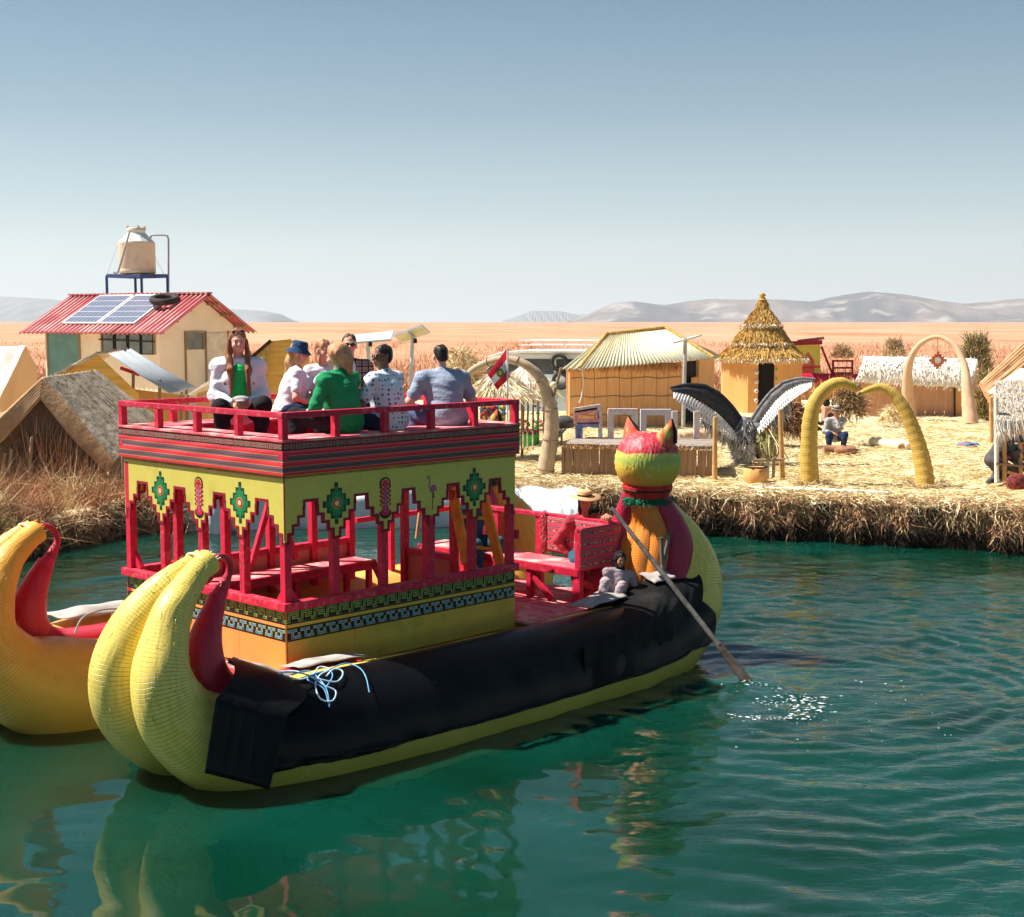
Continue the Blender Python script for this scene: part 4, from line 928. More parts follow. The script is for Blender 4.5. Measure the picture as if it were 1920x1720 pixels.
# ---- stern bench, its rails and cloth-covered arm
BU = 4.20; BV0, BV1 = -.02, 2.75
def rbox(name, lo, hi, mat=red, bevel=.004): mb = MB(); mb.box(lo, hi); return mb.build(name, mat, boat, bevel=bevel)
for i in range(3): rbox('stern_seat_board', (BU+.16*i, BV0, 1.105), (BU+.16*i+.152, BV1, 1.135), pink)
rbox('stern_seat_rail', (BU-.03, BV0, 1.04), (BU-.004, BV1, 1.13))
for v in (BV0+.03, .75, 1.9, BV1-.05): rbox('stern_seat_leg', (BU-.01, v, .70), (BU+.07, v+.075, 1.10))
for v in (.42, 1.15, 1.9): rbox('backrest_post', (BU+.60, v, .70), (BU+.67, v+.09, 1.58))
rbox('backrest_post', (BU+.60, BV0, .70), (BU+.67, BV0+.07, 1.58))
rbox('backrest_rail', (BU+.585, BV0-.02, 1.58), (BU+.685, BV1, 1.63), red_worn)
rbox('arm_rail', (BU-.03, BV0-.03, 1.58), (BU+.70, BV0+.03, 1.615), red_worn)
rbox('arm_post', (BU-.02, BV0-.02, .70), (BU+.055, BV0+.055, 1.58)); 
gusset((BU+.05, BV0+.03, .98), (BU+.60, BV0+.03, .72)); gusset((BU+.05, BV0+.02, .72), (BU+.60, BV0+.05, 1.06))
gusset((BU+.03, .80, 1.02), (BU+.03, .45, .72), mat=red)
rbox('side_rail', (CL+.03, -.0, 1.60), (CL+.07, .05, 1.7)); 
rbox('side_rail', (CL+.06, 2.78, 1.50), (BU+.66, 2.84, 1.56)); rbox('rail_post', (CL+.60, 2.77, .7), (CL+.67, 2.84, 1.5))

# ladder up to the top deck
lad = thing('ladder', 'yellow wooden ladder leaning up to the top deck inside the boat cabin', 'ladder', (0, 0, 0))
def in_world(name, mb, mat, parent, **kw):
    for i, v in enumerate(mb.v): mb.v[i] = tuple(BM @ Vector(v))
    return mb.build(name, mat, parent, **kw)
def line_on(px, py, u=None, v=None):
    r = ray(px, py); o = Vector((0, 0, CAM_H)); inv = BM.inverted(); a = inv @ o; d = inv.to_3x3() @ r
    t = (u-a.x)/d.x if u is not None else (v-a.y)/d.y
    return a+d*t
for (a, b) in (((845, 905), (872, 1040)), ((903, 918), (938, 1058))):
    p = line_on(*a, v=1.0); q = line_on(*b, v=.62); d = (p-q)
    mb = MB(); mb.beam(q-d*.12, p+d*.25, .045, .13, up=(0, 1, 0)); in_world('stringer', mb, ladder_y, lad, bevel=.004)
for (a, b) in (((848, 967), (908, 972)), ((860, 1022), (925, 1030)), ((845, 915), (900, 925))):
    p = line_on(*a, v=.83); q = line_on(*b, v=.83); mb = MB(); mb.beam(p, q, .06, .035); in_world('rung', mb, ladder_y, lad)

# ================================================================== tarps over the near hull
OUT, INN, _ = hull_paths(0, 0, 1)
OP = smooth_path(OUT, 500)
def tarp(name, u0, u1, bot, top, mat, label, pad=.022, nu=120, thick=.006, jag=0.0, seed=1, shear=0.0):
    """drapes over the outer bundle: round its top and outside, then hangs; bot(t), top(t) give where it ends"""
    rr = random.Random(seed); i0 = min(range(500), key=lambda i: abs(OP[i][0]-u0)+(9 if i < 150 and OP[i][1] > 1.2 else 0)+(0 if i > 60 else 5)); i1 = min(range(250, 500), key=lambda i: abs(OP[i][0]-u1)+(0 if OP[i][1] < .9 else 5))
    V = []; nv = 26
    for k in range(nu+1):
        t = k/nu; f = i0+(i1-i0)*t; i = int(f); g = f-i; p = OP[min(i, 499)]*(1-g)+OP[min(i+1, 499)]*g; p2 = OP[min(i+3, 499)]; p1 = OP[max(i-3, 0)]
        tu, tz = p2[0]-p1[0], p2[1]-p1[1]; l = math.hypot(tu, tz); tu /= l; tz /= l
        nu_, nz_ = -tz, tu                        # normal in the u-z plane, pointing up
        r = p[2]+pad
        a0 = top(t)                               # start angle from the outward horizontal, radians
        zb = bot(t)
        for j in range(nv+1):
            s = j/nv
            if s < .62:
                a = a0*(1-s/.62); x, y, z = p[0]+nu_*r*math.sin(a), p[3]-r*math.cos(a), p[1]+nz_*r*math.sin(a)
                x -= shear*0; zs, xs_, ys_ = z, x, y
            else:
                q = (s-.62)/.38; z = zs+(zb-zs)*q; x = xs_+shear*q*(zb-zs); y = ys_-.01*math.sin(q*3)
            w = abs(pad*.5*(math.sin(t*23+s*4+seed)+.6*math.sin(t*51-s*9))*(.3+s))+.01*s
            y -= w*(1 if s > .3 else .3); x += rr.uniform(-jag, jag)*(1 if j == nv else 0)
            V.append(tuple(BM @ Vector((x, y, z+(rr.uniform(-jag, jag) if j == nv else 0)))))
    F = [(k*(nv+1)+j, (k+1)*(nv+1)+j, (k+1)*(nv+1)+j+1, k*(nv+1)+j+1) for k in range(nu) for j in range(nv)]
    o = bpy.data.objects.new(name, np_mesh(name, V, F, mat, smooth=True)); put(o, None, label, 'tarp')
    so = o.modifiers.new('thickness', 'SOLIDIFY'); so.thickness = thick; so.offset = 1
    return o
tarp('long_tarp', -1.05, 5.42, lambda t: .155+.09*t+(.0 if t < .72 else .10*(t-.72))+.01*math.sin(t*30), lambda t: 1.30+.3*math.sin(t*3.1), rubber,
     'long glossy black tarp draped along the near hull below the cabin', pad=.026, jag=.004, nu=200, shear=0)
# ---- stern drape: heavy black cloth round the far end of the hull, sagging over two stubs
def drape(name, top, mid, hem, mat, label, bulge=.10, wr=1.0, nu=80):
    """cloth hung over the hull: rows of (px, py, v) for its top edge, its widest line and its hanging hem"""
    top, mid, hem = [[line_on(x, y, v=v) for x, y, v in row] for row in (top, mid, hem)]
    nv = 22; V = []
    def samp(row, t):
        f = t*(len(row)-1); i = min(int(f), len(row)-2); g = f-i; g = g*g*(3-2*g)*.4+g*.6
        return Vector(row[i]).lerp(Vector(row[i+1]), g)
    for k in range(nu+1):
        t = k/nu; a, b, c = samp(top, t), samp(mid, t), samp(hem, t); a2 = Vector((a.x, (a.y+b.y)/2-bulge, a.z-.01))
        for j in range(nv+1):
            s = j/nv
            if s < .5: q = s/.5; p = (1-q)**2*a+2*q*(1-q)*a2+q*q*b
            else: q = (s-.5)/.5; p = b.lerp(c, q)
            w = wr*min(1, (1-t)*5+.05)*(.014*math.sin(t*29+s*5)*s+.010*math.sin(t*61+2*s)*s+.016*math.sin(t*11-s*7)*s)
            p = p+Vector((0, -w, w*.3)); V.append(tuple(BM @ p))
    F = [(k*(nv+1)+j, (k+1)*(nv+1)+j, (k+1)*(nv+1)+j+1, k*(nv+1)+j+1) for k in range(nu) for j in range(nv)]
    o = bpy.data.objects.new(name, np_mesh(name, V, F, mat, smooth=True)); put(o, None, label, 'tarp')
    so = o.modifiers.new('thickness', 'SOLIDIFY'); so.thickness = .006
rubber_soft = M('soft_black_cloth', (0.008, 0.0085, 0.009), (0.005, 0.0055, 0.006), 3, rough=.7, bump=.6, bscale=7, dist=.03, spec=.12, c3=(.018, .018, .018), s3=1.8)
drape('stern_tarp', [(1088, 1150, -.35), (1130, 1128, -.40), (1180, 1102, -.45), (1215, 1087, -.50), (1245, 1079, -.52), (1270, 1071, -.56), (1298, 1069, -.75)],
      [(1092, 1215, -1.22), (1140, 1195, -1.22), (1190, 1175, -1.21), (1230, 1160, -1.17), (1265, 1150, -1.12), (1290, 1143, -1.06), (1314, 1140, -1.0)],
      [(1096, 1299, -1.33), (1140, 1284, -1.33), (1190, 1263, -1.31), (1235, 1246, -1.26), (1270, 1237, -1.20), (1300, 1223, -1.12), (1330, 1209, -1.05)], rubber_soft, 'wrinkled dull black tarp hung round the stern below the cat head')
drape('tarp_patch', [(418, 1233, -.40), (450, 1238, -.42), (490, 1250, -.45), (548, 1272, -.50)], [(404, 1310, -.99), (440, 1320, -1.05), (480, 1330, -1.12), (540, 1340, -1.24)],
      [(384, 1450, -1.06), (425, 1460, -1.16), (465, 1470, -1.24), (505, 1481, -1.34)], rubber, 'black tarp patch at the prow end of the near hull with its corner hanging lowest', wr=.22, nu=40)
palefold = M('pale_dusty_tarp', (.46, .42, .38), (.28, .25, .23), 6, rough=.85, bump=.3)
def sheet(name, pts, mat, label, cat='tarp', nu=14, nv=8, bulge=.04, seed=0, boatspace=True):
    """small loose sheet over four corners with a soft bulge and creases"""
    a, b, c, d = [Vector(p) for p in pts]; V = []
    n = (b-a).cross(d-a).normalized(); n = n if n.z > 0 else -n
    for j in range(nv+1):
        for i in range(nu+1):
            u, v = i/nu, j/nv; p = a*(1-u)*(1-v)+b*u*(1-v)+c*u*v+d*(1-u)*v
            p = p+n*(bulge*math.sin(u*math.pi)*math.sin(v*math.pi)+.006*math.sin(u*13+seed)+.005*math.sin(v*11+u*7+seed))
            V.append(tuple(BM @ p) if boatspace else tuple(p))
    F = [(j*(nu+1)+i, j*(nu+1)+i+1, (j+1)*(nu+1)+i+1, (j+1)*(nu+1)+i) for j in range(nv) for i in range(nu)]
    o = bpy.data.objects.new(name, np_mesh(name, V, F, mat, smooth=True)); put(o, None, label, cat)
    so = o.modifiers.new('thickness', 'SOLIDIFY'); so.thickness = .006; return o
sheet('grey_fold', [tuple(line_on(x, y, v=v)) for x, y, v in ((424, 1244, -.54), (548, 1276, -.58), (556, 1262, -.40), (436, 1233, -.38))], palefold, 'dusty grey fold of tarp beside the prow, next to the orange cabin front', bulge=.02, seed=2)
sheet('grey_fold', [(-.22, -.52, .85), (.55, -.56, .835), (.5, -.22, .81), (-.22, -.17, .80)], palefold, 'dusty grey crumpled tarp top under the coiled rope', bulge=.03, seed=4)
sheet('grey_fold', [(3.72, -.62, .845), (4.30, -.66, .90), (4.4, -.30, .93), (3.75, -.22, .80)], palefold, 'dusty grey fold of tarp on the hull edge beside the stern bench', bulge=.03, seed=5)
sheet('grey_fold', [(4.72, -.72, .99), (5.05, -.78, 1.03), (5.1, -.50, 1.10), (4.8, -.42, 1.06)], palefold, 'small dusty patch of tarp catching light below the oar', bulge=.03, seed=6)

# coiled rope on the tarp
def rope(name, pts, r, mat, label, cat='rope', boatspace=True, n=90):
    P = smooth_path([(p[0], p[1], r, p[2]) for p in pts], n); mb = MB()
    q = [Vector((p[0], p[1], p[3])) for p in P]
    if boatspace: q = [BM @ x for x in q]
    mb.tube(q, r, 7); return mb.build(name, mat, None, label=label, cat=cat)
white_r = M('white_blue_rope', (.72, .78, .84), (.35, .58, .80), 26, rough=.8, bump=.4); blue_r = M('blue_rope', (.10, .34, .62), (.22, .50, .72), 20, rough=.8, bump=.4)
def hull_z(u, v):
    best = OP[np.argmin(np.abs(OP[150:, 0]-u))+150]; p = best; d = (p[2]+.04)**2-(v-p[3])**2
    return p[1]+math.sqrt(max(d, 0.0)) if d > 0.001 else p[1]
def hp(px, py, v0):   # find the point of the draped hull under a pixel
    lo = None
    for k in range(160):
        v = -1.40+.008*k; q = line_on(px, py, v=v); 
        if q.z <= hull_z(q.x, q.y)+.0 or k == 159: lo = q; break
    return (lo.x, lo.y-.012, lo.z+.02)
rr = [(520, 1268), (548, 1262), (585, 1275), (608, 1290), (628, 1300), (622, 1318), (600, 1315), (590, 1292), (598, 1270), (615, 1258), (600, 1254), (585, 1268), (560, 1278), (530, 1270)]
rope('mooring_rope', [hp(x, y, 0) for x, y in rr], .0075, white_r, 'pale blue and white rope looped in a loose coil over the black tarp')
rope('mooring_rope', [hp(x, y, 0) for x, y in [(545, 1270), (575, 1262), (600, 1280), (612, 1300), (616, 1330), (606, 1296), (575, 1278), (618, 1262), (622, 1270), (612, 1290)]], .006, blue_r, 'thin blue rope end hanging below the pale coil')
rope('mooring_rope', [hp(x, y, 0) for x, y in [(618, 1258), (650, 1248), (672, 1256), (684, 1272), (691, 1302)]], .006, blue_r, 'thin blue rope end curving down the tarp to the right of the coil')
rope('mooring_rope', [hp(x, y, 0) for x, y in [(520, 1266), (545, 1264), (570, 1268), (600, 1278), (630, 1282), (640, 1262), (628, 1258), (610, 1272)]], .0075, white_r, 'pale rope strand wound under the looped coil beside the cabin corner')

# textile over the stern bench back and arm
def textile(name, quad, label, boatspace=True):
    m, nt, b = _new('woven_cloth'); L = nt.links; tc = N(nt, 'ShaderNodeTexCoord'); s = N(nt, 'ShaderNodeSeparateXYZ'); L.new(tc.outputs['UV'], s.inputs[0])
    fr = N(nt, 'ShaderNodeMath', operation='FRACT'); ml = N(nt, 'ShaderNodeMath', operation='MULTIPLY'); ml.inputs[1].default_value = 4.0; L.new(s.outputs[1], ml.inputs[0]); L.new(ml.outputs[0], fr.inputs[0])
    rd, gr, bk = (.80, .03, .09), (.26, .15, .15), (.035, .02, .02)
    rp = ramp(nt, [(0, rd), (.16, gr), (.22, rd), (.34, bk), (.62, rd), (.76, gr), (.86, bk), (.90, gr), (.96, rd)], 'CONSTANT'); L.new(fr.outputs[0], rp.inputs[0])
    # figures inside the black stripe
    mp = N(nt, 'ShaderNodeMapping'); mp.inputs['Scale'].default_value = (46, 4*9, 1); L.new(tc.outputs['UV'], mp.inputs[0])
    vr = N(nt, 'ShaderNodeTexVoronoi'); vr.distance = 'CHEBYCHEV'; vr.inputs['Randomness'].default_value = .55; vr.inputs['Scale'].default_value = .55; L.new(mp.outputs[0], vr.inputs[0])
    r2 = ramp(nt, [(0, (1, 1, 1)), (.24, (0, 0, 0)), (.42, (1, 1, 1)), (.58, (0, 0, 0))], 'CONSTANT'); L.new(vr.outputs[0], r2.inputs[0])
    gt = ramp(nt, [(0, (0, 0, 0)), (.37, (1, 1, 1)), (.59, (0, 0, 0))], 'CONSTANT'); L.new(fr.outputs[0], gt.inputs[0])
    mm = N(nt, 'ShaderNodeMath', operation='MULTIPLY'); L.new(r2.outputs[0], mm.inputs[0]); L.new(gt.outputs[0], mm.inputs[1])
    mx = N(nt, 'ShaderNodeMix', data_type='RGBA'); L.new(mm.outputs[0], mx.inputs[0]); L.new(rp.outputs[0], mx.inputs[6]); mx.inputs[7].default_value = (.55, .30, .22, 1)
    L.new(mx.outputs[2], b.inputs['Base Color']); b.inputs['Roughness'].default_value = .95
    a, bb, c, d = [Vector(p) for p in quad]; mb = MB(); nu, nv = 16, 12; V = []; n = (bb-a).cross(d-a).normalized()
    for j in range(nv+1):
        for i in range(nu+1):
            u, v = i/nu, j/nv; p = a*(1-u)*(1-v)+bb*u*(1-v)+c*u*v+d*(1-u)*v+n*.006*math.sin(u*9)*(1-v); V.append(tuple(BM @ p) if boatspace else tuple(p))
    fs = []; uvs = []
    for j in range(nv):
        for i in range(nu):
            fs.append((j*(nu+1)+i, j*(nu+1)+i+1, (j+1)*(nu+1)+i+1, (j+1)*(nu+1)+i)); uvs.append([(i/nu, j/nv), ((i+1)/nu, j/nv), ((i+1)/nu, (j+1)/nv), (i/nu, (j+1)/nv)])
    mb.add(V, fs, 0, True, uvs); o = mb.build(name, m, None, label=label, cat='cloth'); so = o.modifiers.new('thickness', 'SOLIDIFY'); so.thickness = .005; return o
textile('woven_cloth', [(BU-.035, BV0-.045, 1.12), (BU+.70, BV0-.045, 1.12), (BU+.70, BV0-.045, 1.615), (BU-.035, BV0-.045, 1.615)], 'red and black woven cloth covering the arm end of the stern bench')
textile('woven_cloth', [(BU+.575, .04, 1.16), (BU+.575, 1.05, 1.16), (BU+.575, 1.05, 1.60), (BU+.575, .04, 1.60)], 'red and black woven cloth hanging on the backrest of the stern bench')
n = 260; tt = RNG.uniform(0, 1, n); P0 = [BW(BU+.565, 1.05+RNG.uniform(-.02, .02), 1.18+.5*t) for t in tt]
blades('cloth_fringe', np.array([tuple(p) for p in P0]), np.tile([[-.3, .2, -.9]], (n, 1))+RNG.normal(0, .3, (n, 3)), RNG.uniform(.05, .12, n), np.full(n, .008), [pink], None, .3, kind='stuff', label='frayed pink fringe at the edge of the bench cloth', cat='fringe')

# thole sticks and the oar
for a, b, lab in (((1244, 1092), (1240, 1008), 'shorter of two worn wooden thole sticks standing beside the oar'), ((1240, 1075), (1256, 996), 'taller leaning wooden thole stick behind the oar')):
    p = line_on(*a, v=-.62); q = line_on(*b, v=-.62); mb = MB(); mb.tube([BM @ (p-(q-p)*.15), BM @ p.lerp(q, .5), BM @ q], [.026, .024, .021], 9); mb.build('thole_stick', grey_wood, None, label=lab, cat='stick')
oar = thing('oar', 'long grey wooden oar dipping from the rower hands into the water', 'oar')
OT = BM @ line_on(1146, 952, v=-.22); OB = Vector((2.66, 15.45, -.03)); OB2 = at(1400, 1277, 15.55)
mb = MB(); mid = OT.lerp(OB2, .80); mb.tube([OT, OT.lerp(mid, .5), mid], [.024, .030, .032], 10); mb.build('oar_shaft', grey_wood, oar)
mb = MB(); d = (OB2-OT).normalized(); e = OB2+d*.30
side = d.cross(Vector((.5, -.8, 0))).normalized(); nrm = d.cross(side).normalized(); st = mid-d*.05; V = []
for p, w, h in ((st, .030, .024), (mid.lerp(e, .2), .048, .018), (mid.lerp(e, .55), .058, .014), (e, .060, .010)):
    for sx, sy in ((-1, -1), (1, -1), (1, 1), (-1, 1)): V.append(p+side*w*sx+nrm*h*sy)
mb.add(V, [(4*i+j, 4*i+(j+1) % 4, 4*i+4+(j+1) % 4, 4*i+4+j) for i in range(3) for j in range(4)]+[(3, 2, 1, 0), (12, 13, 14, 15)]); mb.build('oar_blade', M('wet_oar_blade', (.17, .13, .11), (.07, .05, .04), 9, rough=.35, bump=.3), oar, bevel=.004)

# things between the hulls on the bow side: grey tarp over the far hull edge and a hose
q_ = [tuple(line_on(x, y, v=v)) for x, y, v in ((76, 1150, 3.0), (236, 1126, 3.0), (237, 1146, 2.7), (118, 1162, 2.7))]
sheet('grey_fold', q_, M('pale_grey_tarp', (.50, .47, .43), (.36, .33, .30), 6, rough=.8, bump=.3), 'pale grey tarp laid over the far hull behind the red prow bundle', bulge=.05, seed=9)
rope('hose', [tuple(line_on(x, y, v=v)) for x, y, v in ((140, 1188, 1.6), (150, 1165, 1.62), (178, 1147, 1.65), (215, 1142, 1.7), (236, 1144, 1.72))], .010, steel, 'thin grey hose arching over the red roll at the left of the cabin', 'hose')
# clutter inside
rope('rope_bundle', [tuple(line_on(x, y, v=v)) for x, y, v in ((792, 1015, 2.0), (776, 1042, 2.1), (791, 1066, 2.0), (771, 1072, 2.15), (785, 1040, 2.05), (801, 1060, 2.0), (778, 1085, 2.1), (768, 1050, 2.0), (795, 1078, 2.1))], .011, white_r, 'knotted white rope hanging inside the cabin near the stern')
def stickm(name, a, b, r, mat, label, cat, v): p, q = line_on(*a, v=v), line_on(*b, v=v); mb = MB(); mb.tube([BM @ p, BM @ q], r, 8); return mb.build(name, mat, None, label=label, cat=cat)
stickm('pole_stub', (781, 1010), (787, 962), .022, pale_wood, 'short upright wooden stake seen through the third arch', 'stake', 2.3)
# ================================================================== people: bodies from blended limbs, meshed once
def _net(field, lo, step):
    """surface nets on a regular grid; field < 0 inside"""
    s = field < 0; nx, ny, nz = field.shape
    c = [field[i:nx-1+i, j:ny-1+j, k:nz-1+k] for i in (0, 1) for j in (0, 1) for k in (0, 1)]
    sg = [x < 0 for x in c]; tot = sum(x.astype(np.int8) for x in sg); act = (tot > 0) & (tot < 8)
    idx = np.argwhere(act); 
    if len(idx) == 0: return np.zeros((0, 3)), np.zeros((0, 4), int)
    vals = np.stack([x[act] for x in c], 1); off = np.array([(i, j, k) for i in (0, 1) for j in (0, 1) for k in (0, 1)], float)
    acc = np.zeros((len(idx), 3)); cnt = np.zeros(len(idx))
    for a in range(8):
        for b in range(a+1, 8):
            if np.abs(off[a]-off[b]).sum() == 1:
                va, vb = vals[:, a], vals[:, b]; m = (va < 0) != (vb < 0)
                t = np.where(m, va/np.where(m, va-vb, 1), 0); acc += (m[:, None])*(off[a]+(off[b]-off[a])*t[:, None]); cnt += m
    V = (idx+acc/cnt[:, None])*step+lo
    vid = -np.ones(act.shape, int); vid[act] = np.arange(len(idx)); F = []
    for ax in range(3):
        sl0 = [slice(1, nx-1), slice(1, ny-1), slice(1, nz-1)]; sl1 = list(sl0); sl0[ax] = slice(0, (nx, ny, nz)[ax]-1); sl1[ax] = slice(1, (nx, ny, nz)[ax])
        A, B = s[tuple(sl0)], s[tuple(sl1)]; e = np.argwhere(A != B); 
        if len(e) == 0: continue
        inside = A[A != B]; base = e.copy(); 
        for q in range(3):
            if q != ax: base[:, q] += 1
        u, v = [q for q in range(3) if q != ax]; du = np.zeros(3, int); du[u] = 1; dv = np.zeros(3, int); dv[v] = 1
        g = lambda p: vid[p[:, 0], p[:, 1], p[:, 2]]
        q = np.stack([g(base-du-dv), g(base-dv), g(base), g(base-du)], 1)
        flip = inside if ax != 1 else ~inside
        q[~flip] = q[~flip][:, ::-1]; F.append(q)
    F = np.concatenate(F); return V, F[(F >= 0).all(1)]
def cap(a, b, ra, rb, k=.03): return ('c', np.array(a, float), np.array(b, float), ra, rb, k)
def elp(c, r, k=.02, rot=None): return ('e', np.array(c, float), np.array(r, float), rot, 0, k)
def blend(prims, step, pad=0.05, cuts=(), noise=None, carve=()):
    """smooth union of capsules and ellipsoids on a grid; cuts = list of (point, normal): keep the side the normal points away from"""
    los, his = [], []
    for p in prims:
        if p[0] == 'c': r = max(p[3], p[4]); los.append(np.minimum(p[1], p[2])-r); his.append(np.maximum(p[1], p[2])+r)
        else: r = p[2].max(); los.append(p[1]-r); his.append(p[1]+r)
    lo = np.min(los, 0)-pad; hi = np.max(his, 0)+pad; n = np.ceil((hi-lo)/step).astype(int)+1
    ax = [lo[i]+np.arange(n[i])*step for i in range(3)]; D = np.full(n, 0.5, np.float32)
    for p, l, h in zip(prims, los, his):
        k = p[5]; m = k+2*step; i0 = np.maximum(0, ((l-m-lo)/step).astype(int)); i1 = np.minimum(n, ((h+m-lo)/step).astype(int)+2)
        X, Y, Z = np.meshgrid(ax[0][i0[0]:i1[0]], ax[1][i0[1]:i1[1]], ax[2][i0[2]:i1[2]], indexing='ij')
        if p[0] == 'c':
            a, b = p[1], p[2]; ab = b-a; L = (ab@ab)+1e-9
            t = np.clip(((X-a[0])*ab[0]+(Y-a[1])*ab[1]+(Z-a[2])*ab[2])/L, 0, 1)
            d = np.sqrt((X-a[0]-t*ab[0])**2+(Y-a[1]-t*ab[1])**2+(Z-a[2]-t*ab[2])**2)-(p[3]+(p[4]-p[3])*t)
        else:
            Q = np.stack([X-p[1][0], Y-p[1][1], Z-p[1][2]], -1)
            if p[3] is not None: Q = Q @ np.array(p[3])
            r = p[2]; q = np.sqrt(((Q/r)**2).sum(-1)); g = np.sqrt(((Q/(r*r))**2).sum(-1))+1e-6; d = q*(q-1)/g
        sl = tuple(slice(i0[i], i1[i]) for i in range(3)); o = D[sl]; h_ = np.clip(.5+.5*(o-d)/k, 0, 1)
        D[sl] = o*(1-h_)+d*h_-k*h_*(1-h_)
    if noise or cuts or carve: X, Y, Z = np.meshgrid(*ax, indexing='ij')
    if noise: D += noise(X, Y, Z).astype(np.float32)
    for a, b, r in carve:
        a = np.array(a); b = np.array(b); ab = b-a; t = np.clip(((X-a[0])*ab[0]+(Y-a[1])*ab[1]+(Z-a[2])*ab[2])/(ab@ab), 0, 1)
        D = np.maximum(D, -(np.sqrt((X-a[0]-t*ab[0])**2+(Y-a[1]-t*ab[1])**2+(Z-a[2]-t*ab[2])**2)-r))
    for pt, nn in cuts:
        nn = np.array(nn, float); nn /= np.linalg.norm(nn); D = np.maximum(D, (X-pt[0])*nn[0]+(Y-pt[1])*nn[1]+(Z-pt[2])*nn[2])
    return _net(D, lo, step)
def nrm(v): v = np.array(v, float); return v/(np.linalg.norm(v)+1e-9)
def ik(a, b, l1, l2, pole):
    a, b = np.array(a, float), np.array(b, float); d = b-a; L = np.linalg.norm(d)
    if L > (l1+l2)*.995: b = a+d/L*(l1+l2)*.995; d = b-a; L = np.linalg.norm(d)
    x = (l1*l1-l2*l2+L*L)/(2*L); h = math.sqrt(max(1e-5, l1*l1-x*x)); u = d/L; p = np.array(pole, float); p = nrm(p-u*(p@u)); return a+u*x+p*h, b
def rotm(ax, ang): return np.array(Matrix.Rotation(ang, 3, Vector(ax)))

SKIN = {'fair': M('fair_skin', (.74, .40, .29), (.68, .34, .24), 12, rough=.55, bump=0), 'brown': M('brown_skin', (.24, .115, .07), (.20, .09, .055), 12, rough=.5, bump=0),
        'tan': M('tanned_skin', (.46, .22, .13), (.40, .18, .10), 12, rough=.55, bump=0)}
def cloth(name, c, c2=None, sc=8): return M(name, c, c2, sc, rough=.9, bump=.75, bscale=13, bstretch=(1, 1, 1.8), dist=.02, lo=.3, hi=.7)
K = {'white': cloth('white_shirt_cloth', (.80, .79, .82), (.72, .71, .77)), 'green': cloth('green_jumper_knit', (.015, .30, .105), (.01, .22, .075)), 'lime': cloth('bright_green_top', (.02, .50, .12)),
     'black': cloth('black_trousers', (.012, .012, .015)), 'navy': cloth('navy_trousers', (.02, .035, .09)), 'denim': cloth('blue_denim', (.05, .10, .20), (.08, .14, .26)), 'grey': cloth('grey_tshirt_cloth', (.33, .38, .47), (.26, .30, .39), 4),
     'pinkgrey': cloth('pink_grey_jacket', (.42, .32, .33), (.34, .27, .30)), 'teal': cloth('dark_teal_skirt', (.02, .10, .14), (.015, .06, .10)), 'redtop': cloth('red_cardigan', (.45, .05, .07)), 'greysw': cloth('grey_sweater', (.45, .43, .42), (.3, .29, .29)),
     'dkgrey': cloth('dark_grey_coat', (.10, .095, .10), (.055, .05, .055)), 'hat_blue': cloth('blue_hat_cloth', (.02, .07, .16)), 'straw': M('straw_hat', (.70, .42, .22), (.56, .31, .15), 30, rough=.9, bump=.4, bscale=60), 'felt': cloth('grey_felt', (.40, .38, .36))}
def dotted():
    m, nt, b = _new('dotted_shirt_cloth'); L = nt.links; tc = N(nt, 'ShaderNodeTexCoord'); vr = N(nt, 'ShaderNodeTexVoronoi'); vr.inputs['Scale'].default_value = 21; vr.inputs['Randomness'].default_value = .25; L.new(tc.outputs['Object'], vr.inputs[0])
    rp = ramp(nt, [(0, (.10, .15, .27)), (.30, (.68, .70, .76))], 'CONSTANT'); L.new(vr.outputs[0], rp.inputs[0]); L.new(rp.outputs[0], b.inputs['Base Color']); b.inputs['Roughness'].default_value = .9; return m
def plaid():
    m, nt, b = _new('plaid_shirt_cloth'); L = nt.links; tc = N(nt, 'ShaderNodeTexCoord'); s = N(nt, 'ShaderNodeSeparateXYZ'); L.new(tc.outputs['Object'], s.inputs[0]); cols = []
    for o_ in (0, 2):
        a = N(nt, 'ShaderNodeMath', operation='MULTIPLY'); a.inputs[1].default_value = 14; L.new(s.outputs[o_], a.inputs[0]); f = N(nt, 'ShaderNodeMath', operation='FRACT'); L.new(a.outputs[0], f.inputs[0])
        r = ramp(nt, [(0, (.10, .07, .07)), (.22, (.62, .55, .50)), (.5, (.34, .14, .12)), (.58, (.62, .55, .50))], 'CONSTANT'); L.new(f.outputs[0], r.inputs[0]); cols.append(r.outputs[0])
    x = N(nt, 'ShaderNodeMix', data_type='RGBA', blend_type='MULTIPLY'); x.inputs[0].default_value = 1; L.new(cols[0], x.inputs[6]); L.new(cols[1], x.inputs[7]); L.new(x.outputs[2], b.inputs['Base Color']); b.inputs['Roughness'].default_value = .9; return m
K['dots'] = dotted(); K['plaid'] = plaid()
HAIR = {'auburn': M('auburn_hair', (.34, .13, .055), (.18, .065, .03), 9, (3, 3, .4), rough=.55, bump=.8, bscale=22, dist=.01), 'blonde': M('blonde_hair', (.60, .35, .17), (.40, .20, .09), 9, (3, 3, .4), rough=.55, bump=.8, bscale=22, dist=.01),
        'strawberry': M('strawberry_hair', (.66, .34, .17), (.44, .20, .10), 12, (2, 2, .5), rough=.6, bump=.9, bscale=20, dist=.01), 'black': M('black_hair', (.015, .012, .010), (.03, .022, .018), 20, rough=.5, bump=.8, bscale=40), 'brown': M('brown_hair', (.10, .055, .03), (.05, .03, .02), 20, rough=.6, bump=.8, bscale=40)}
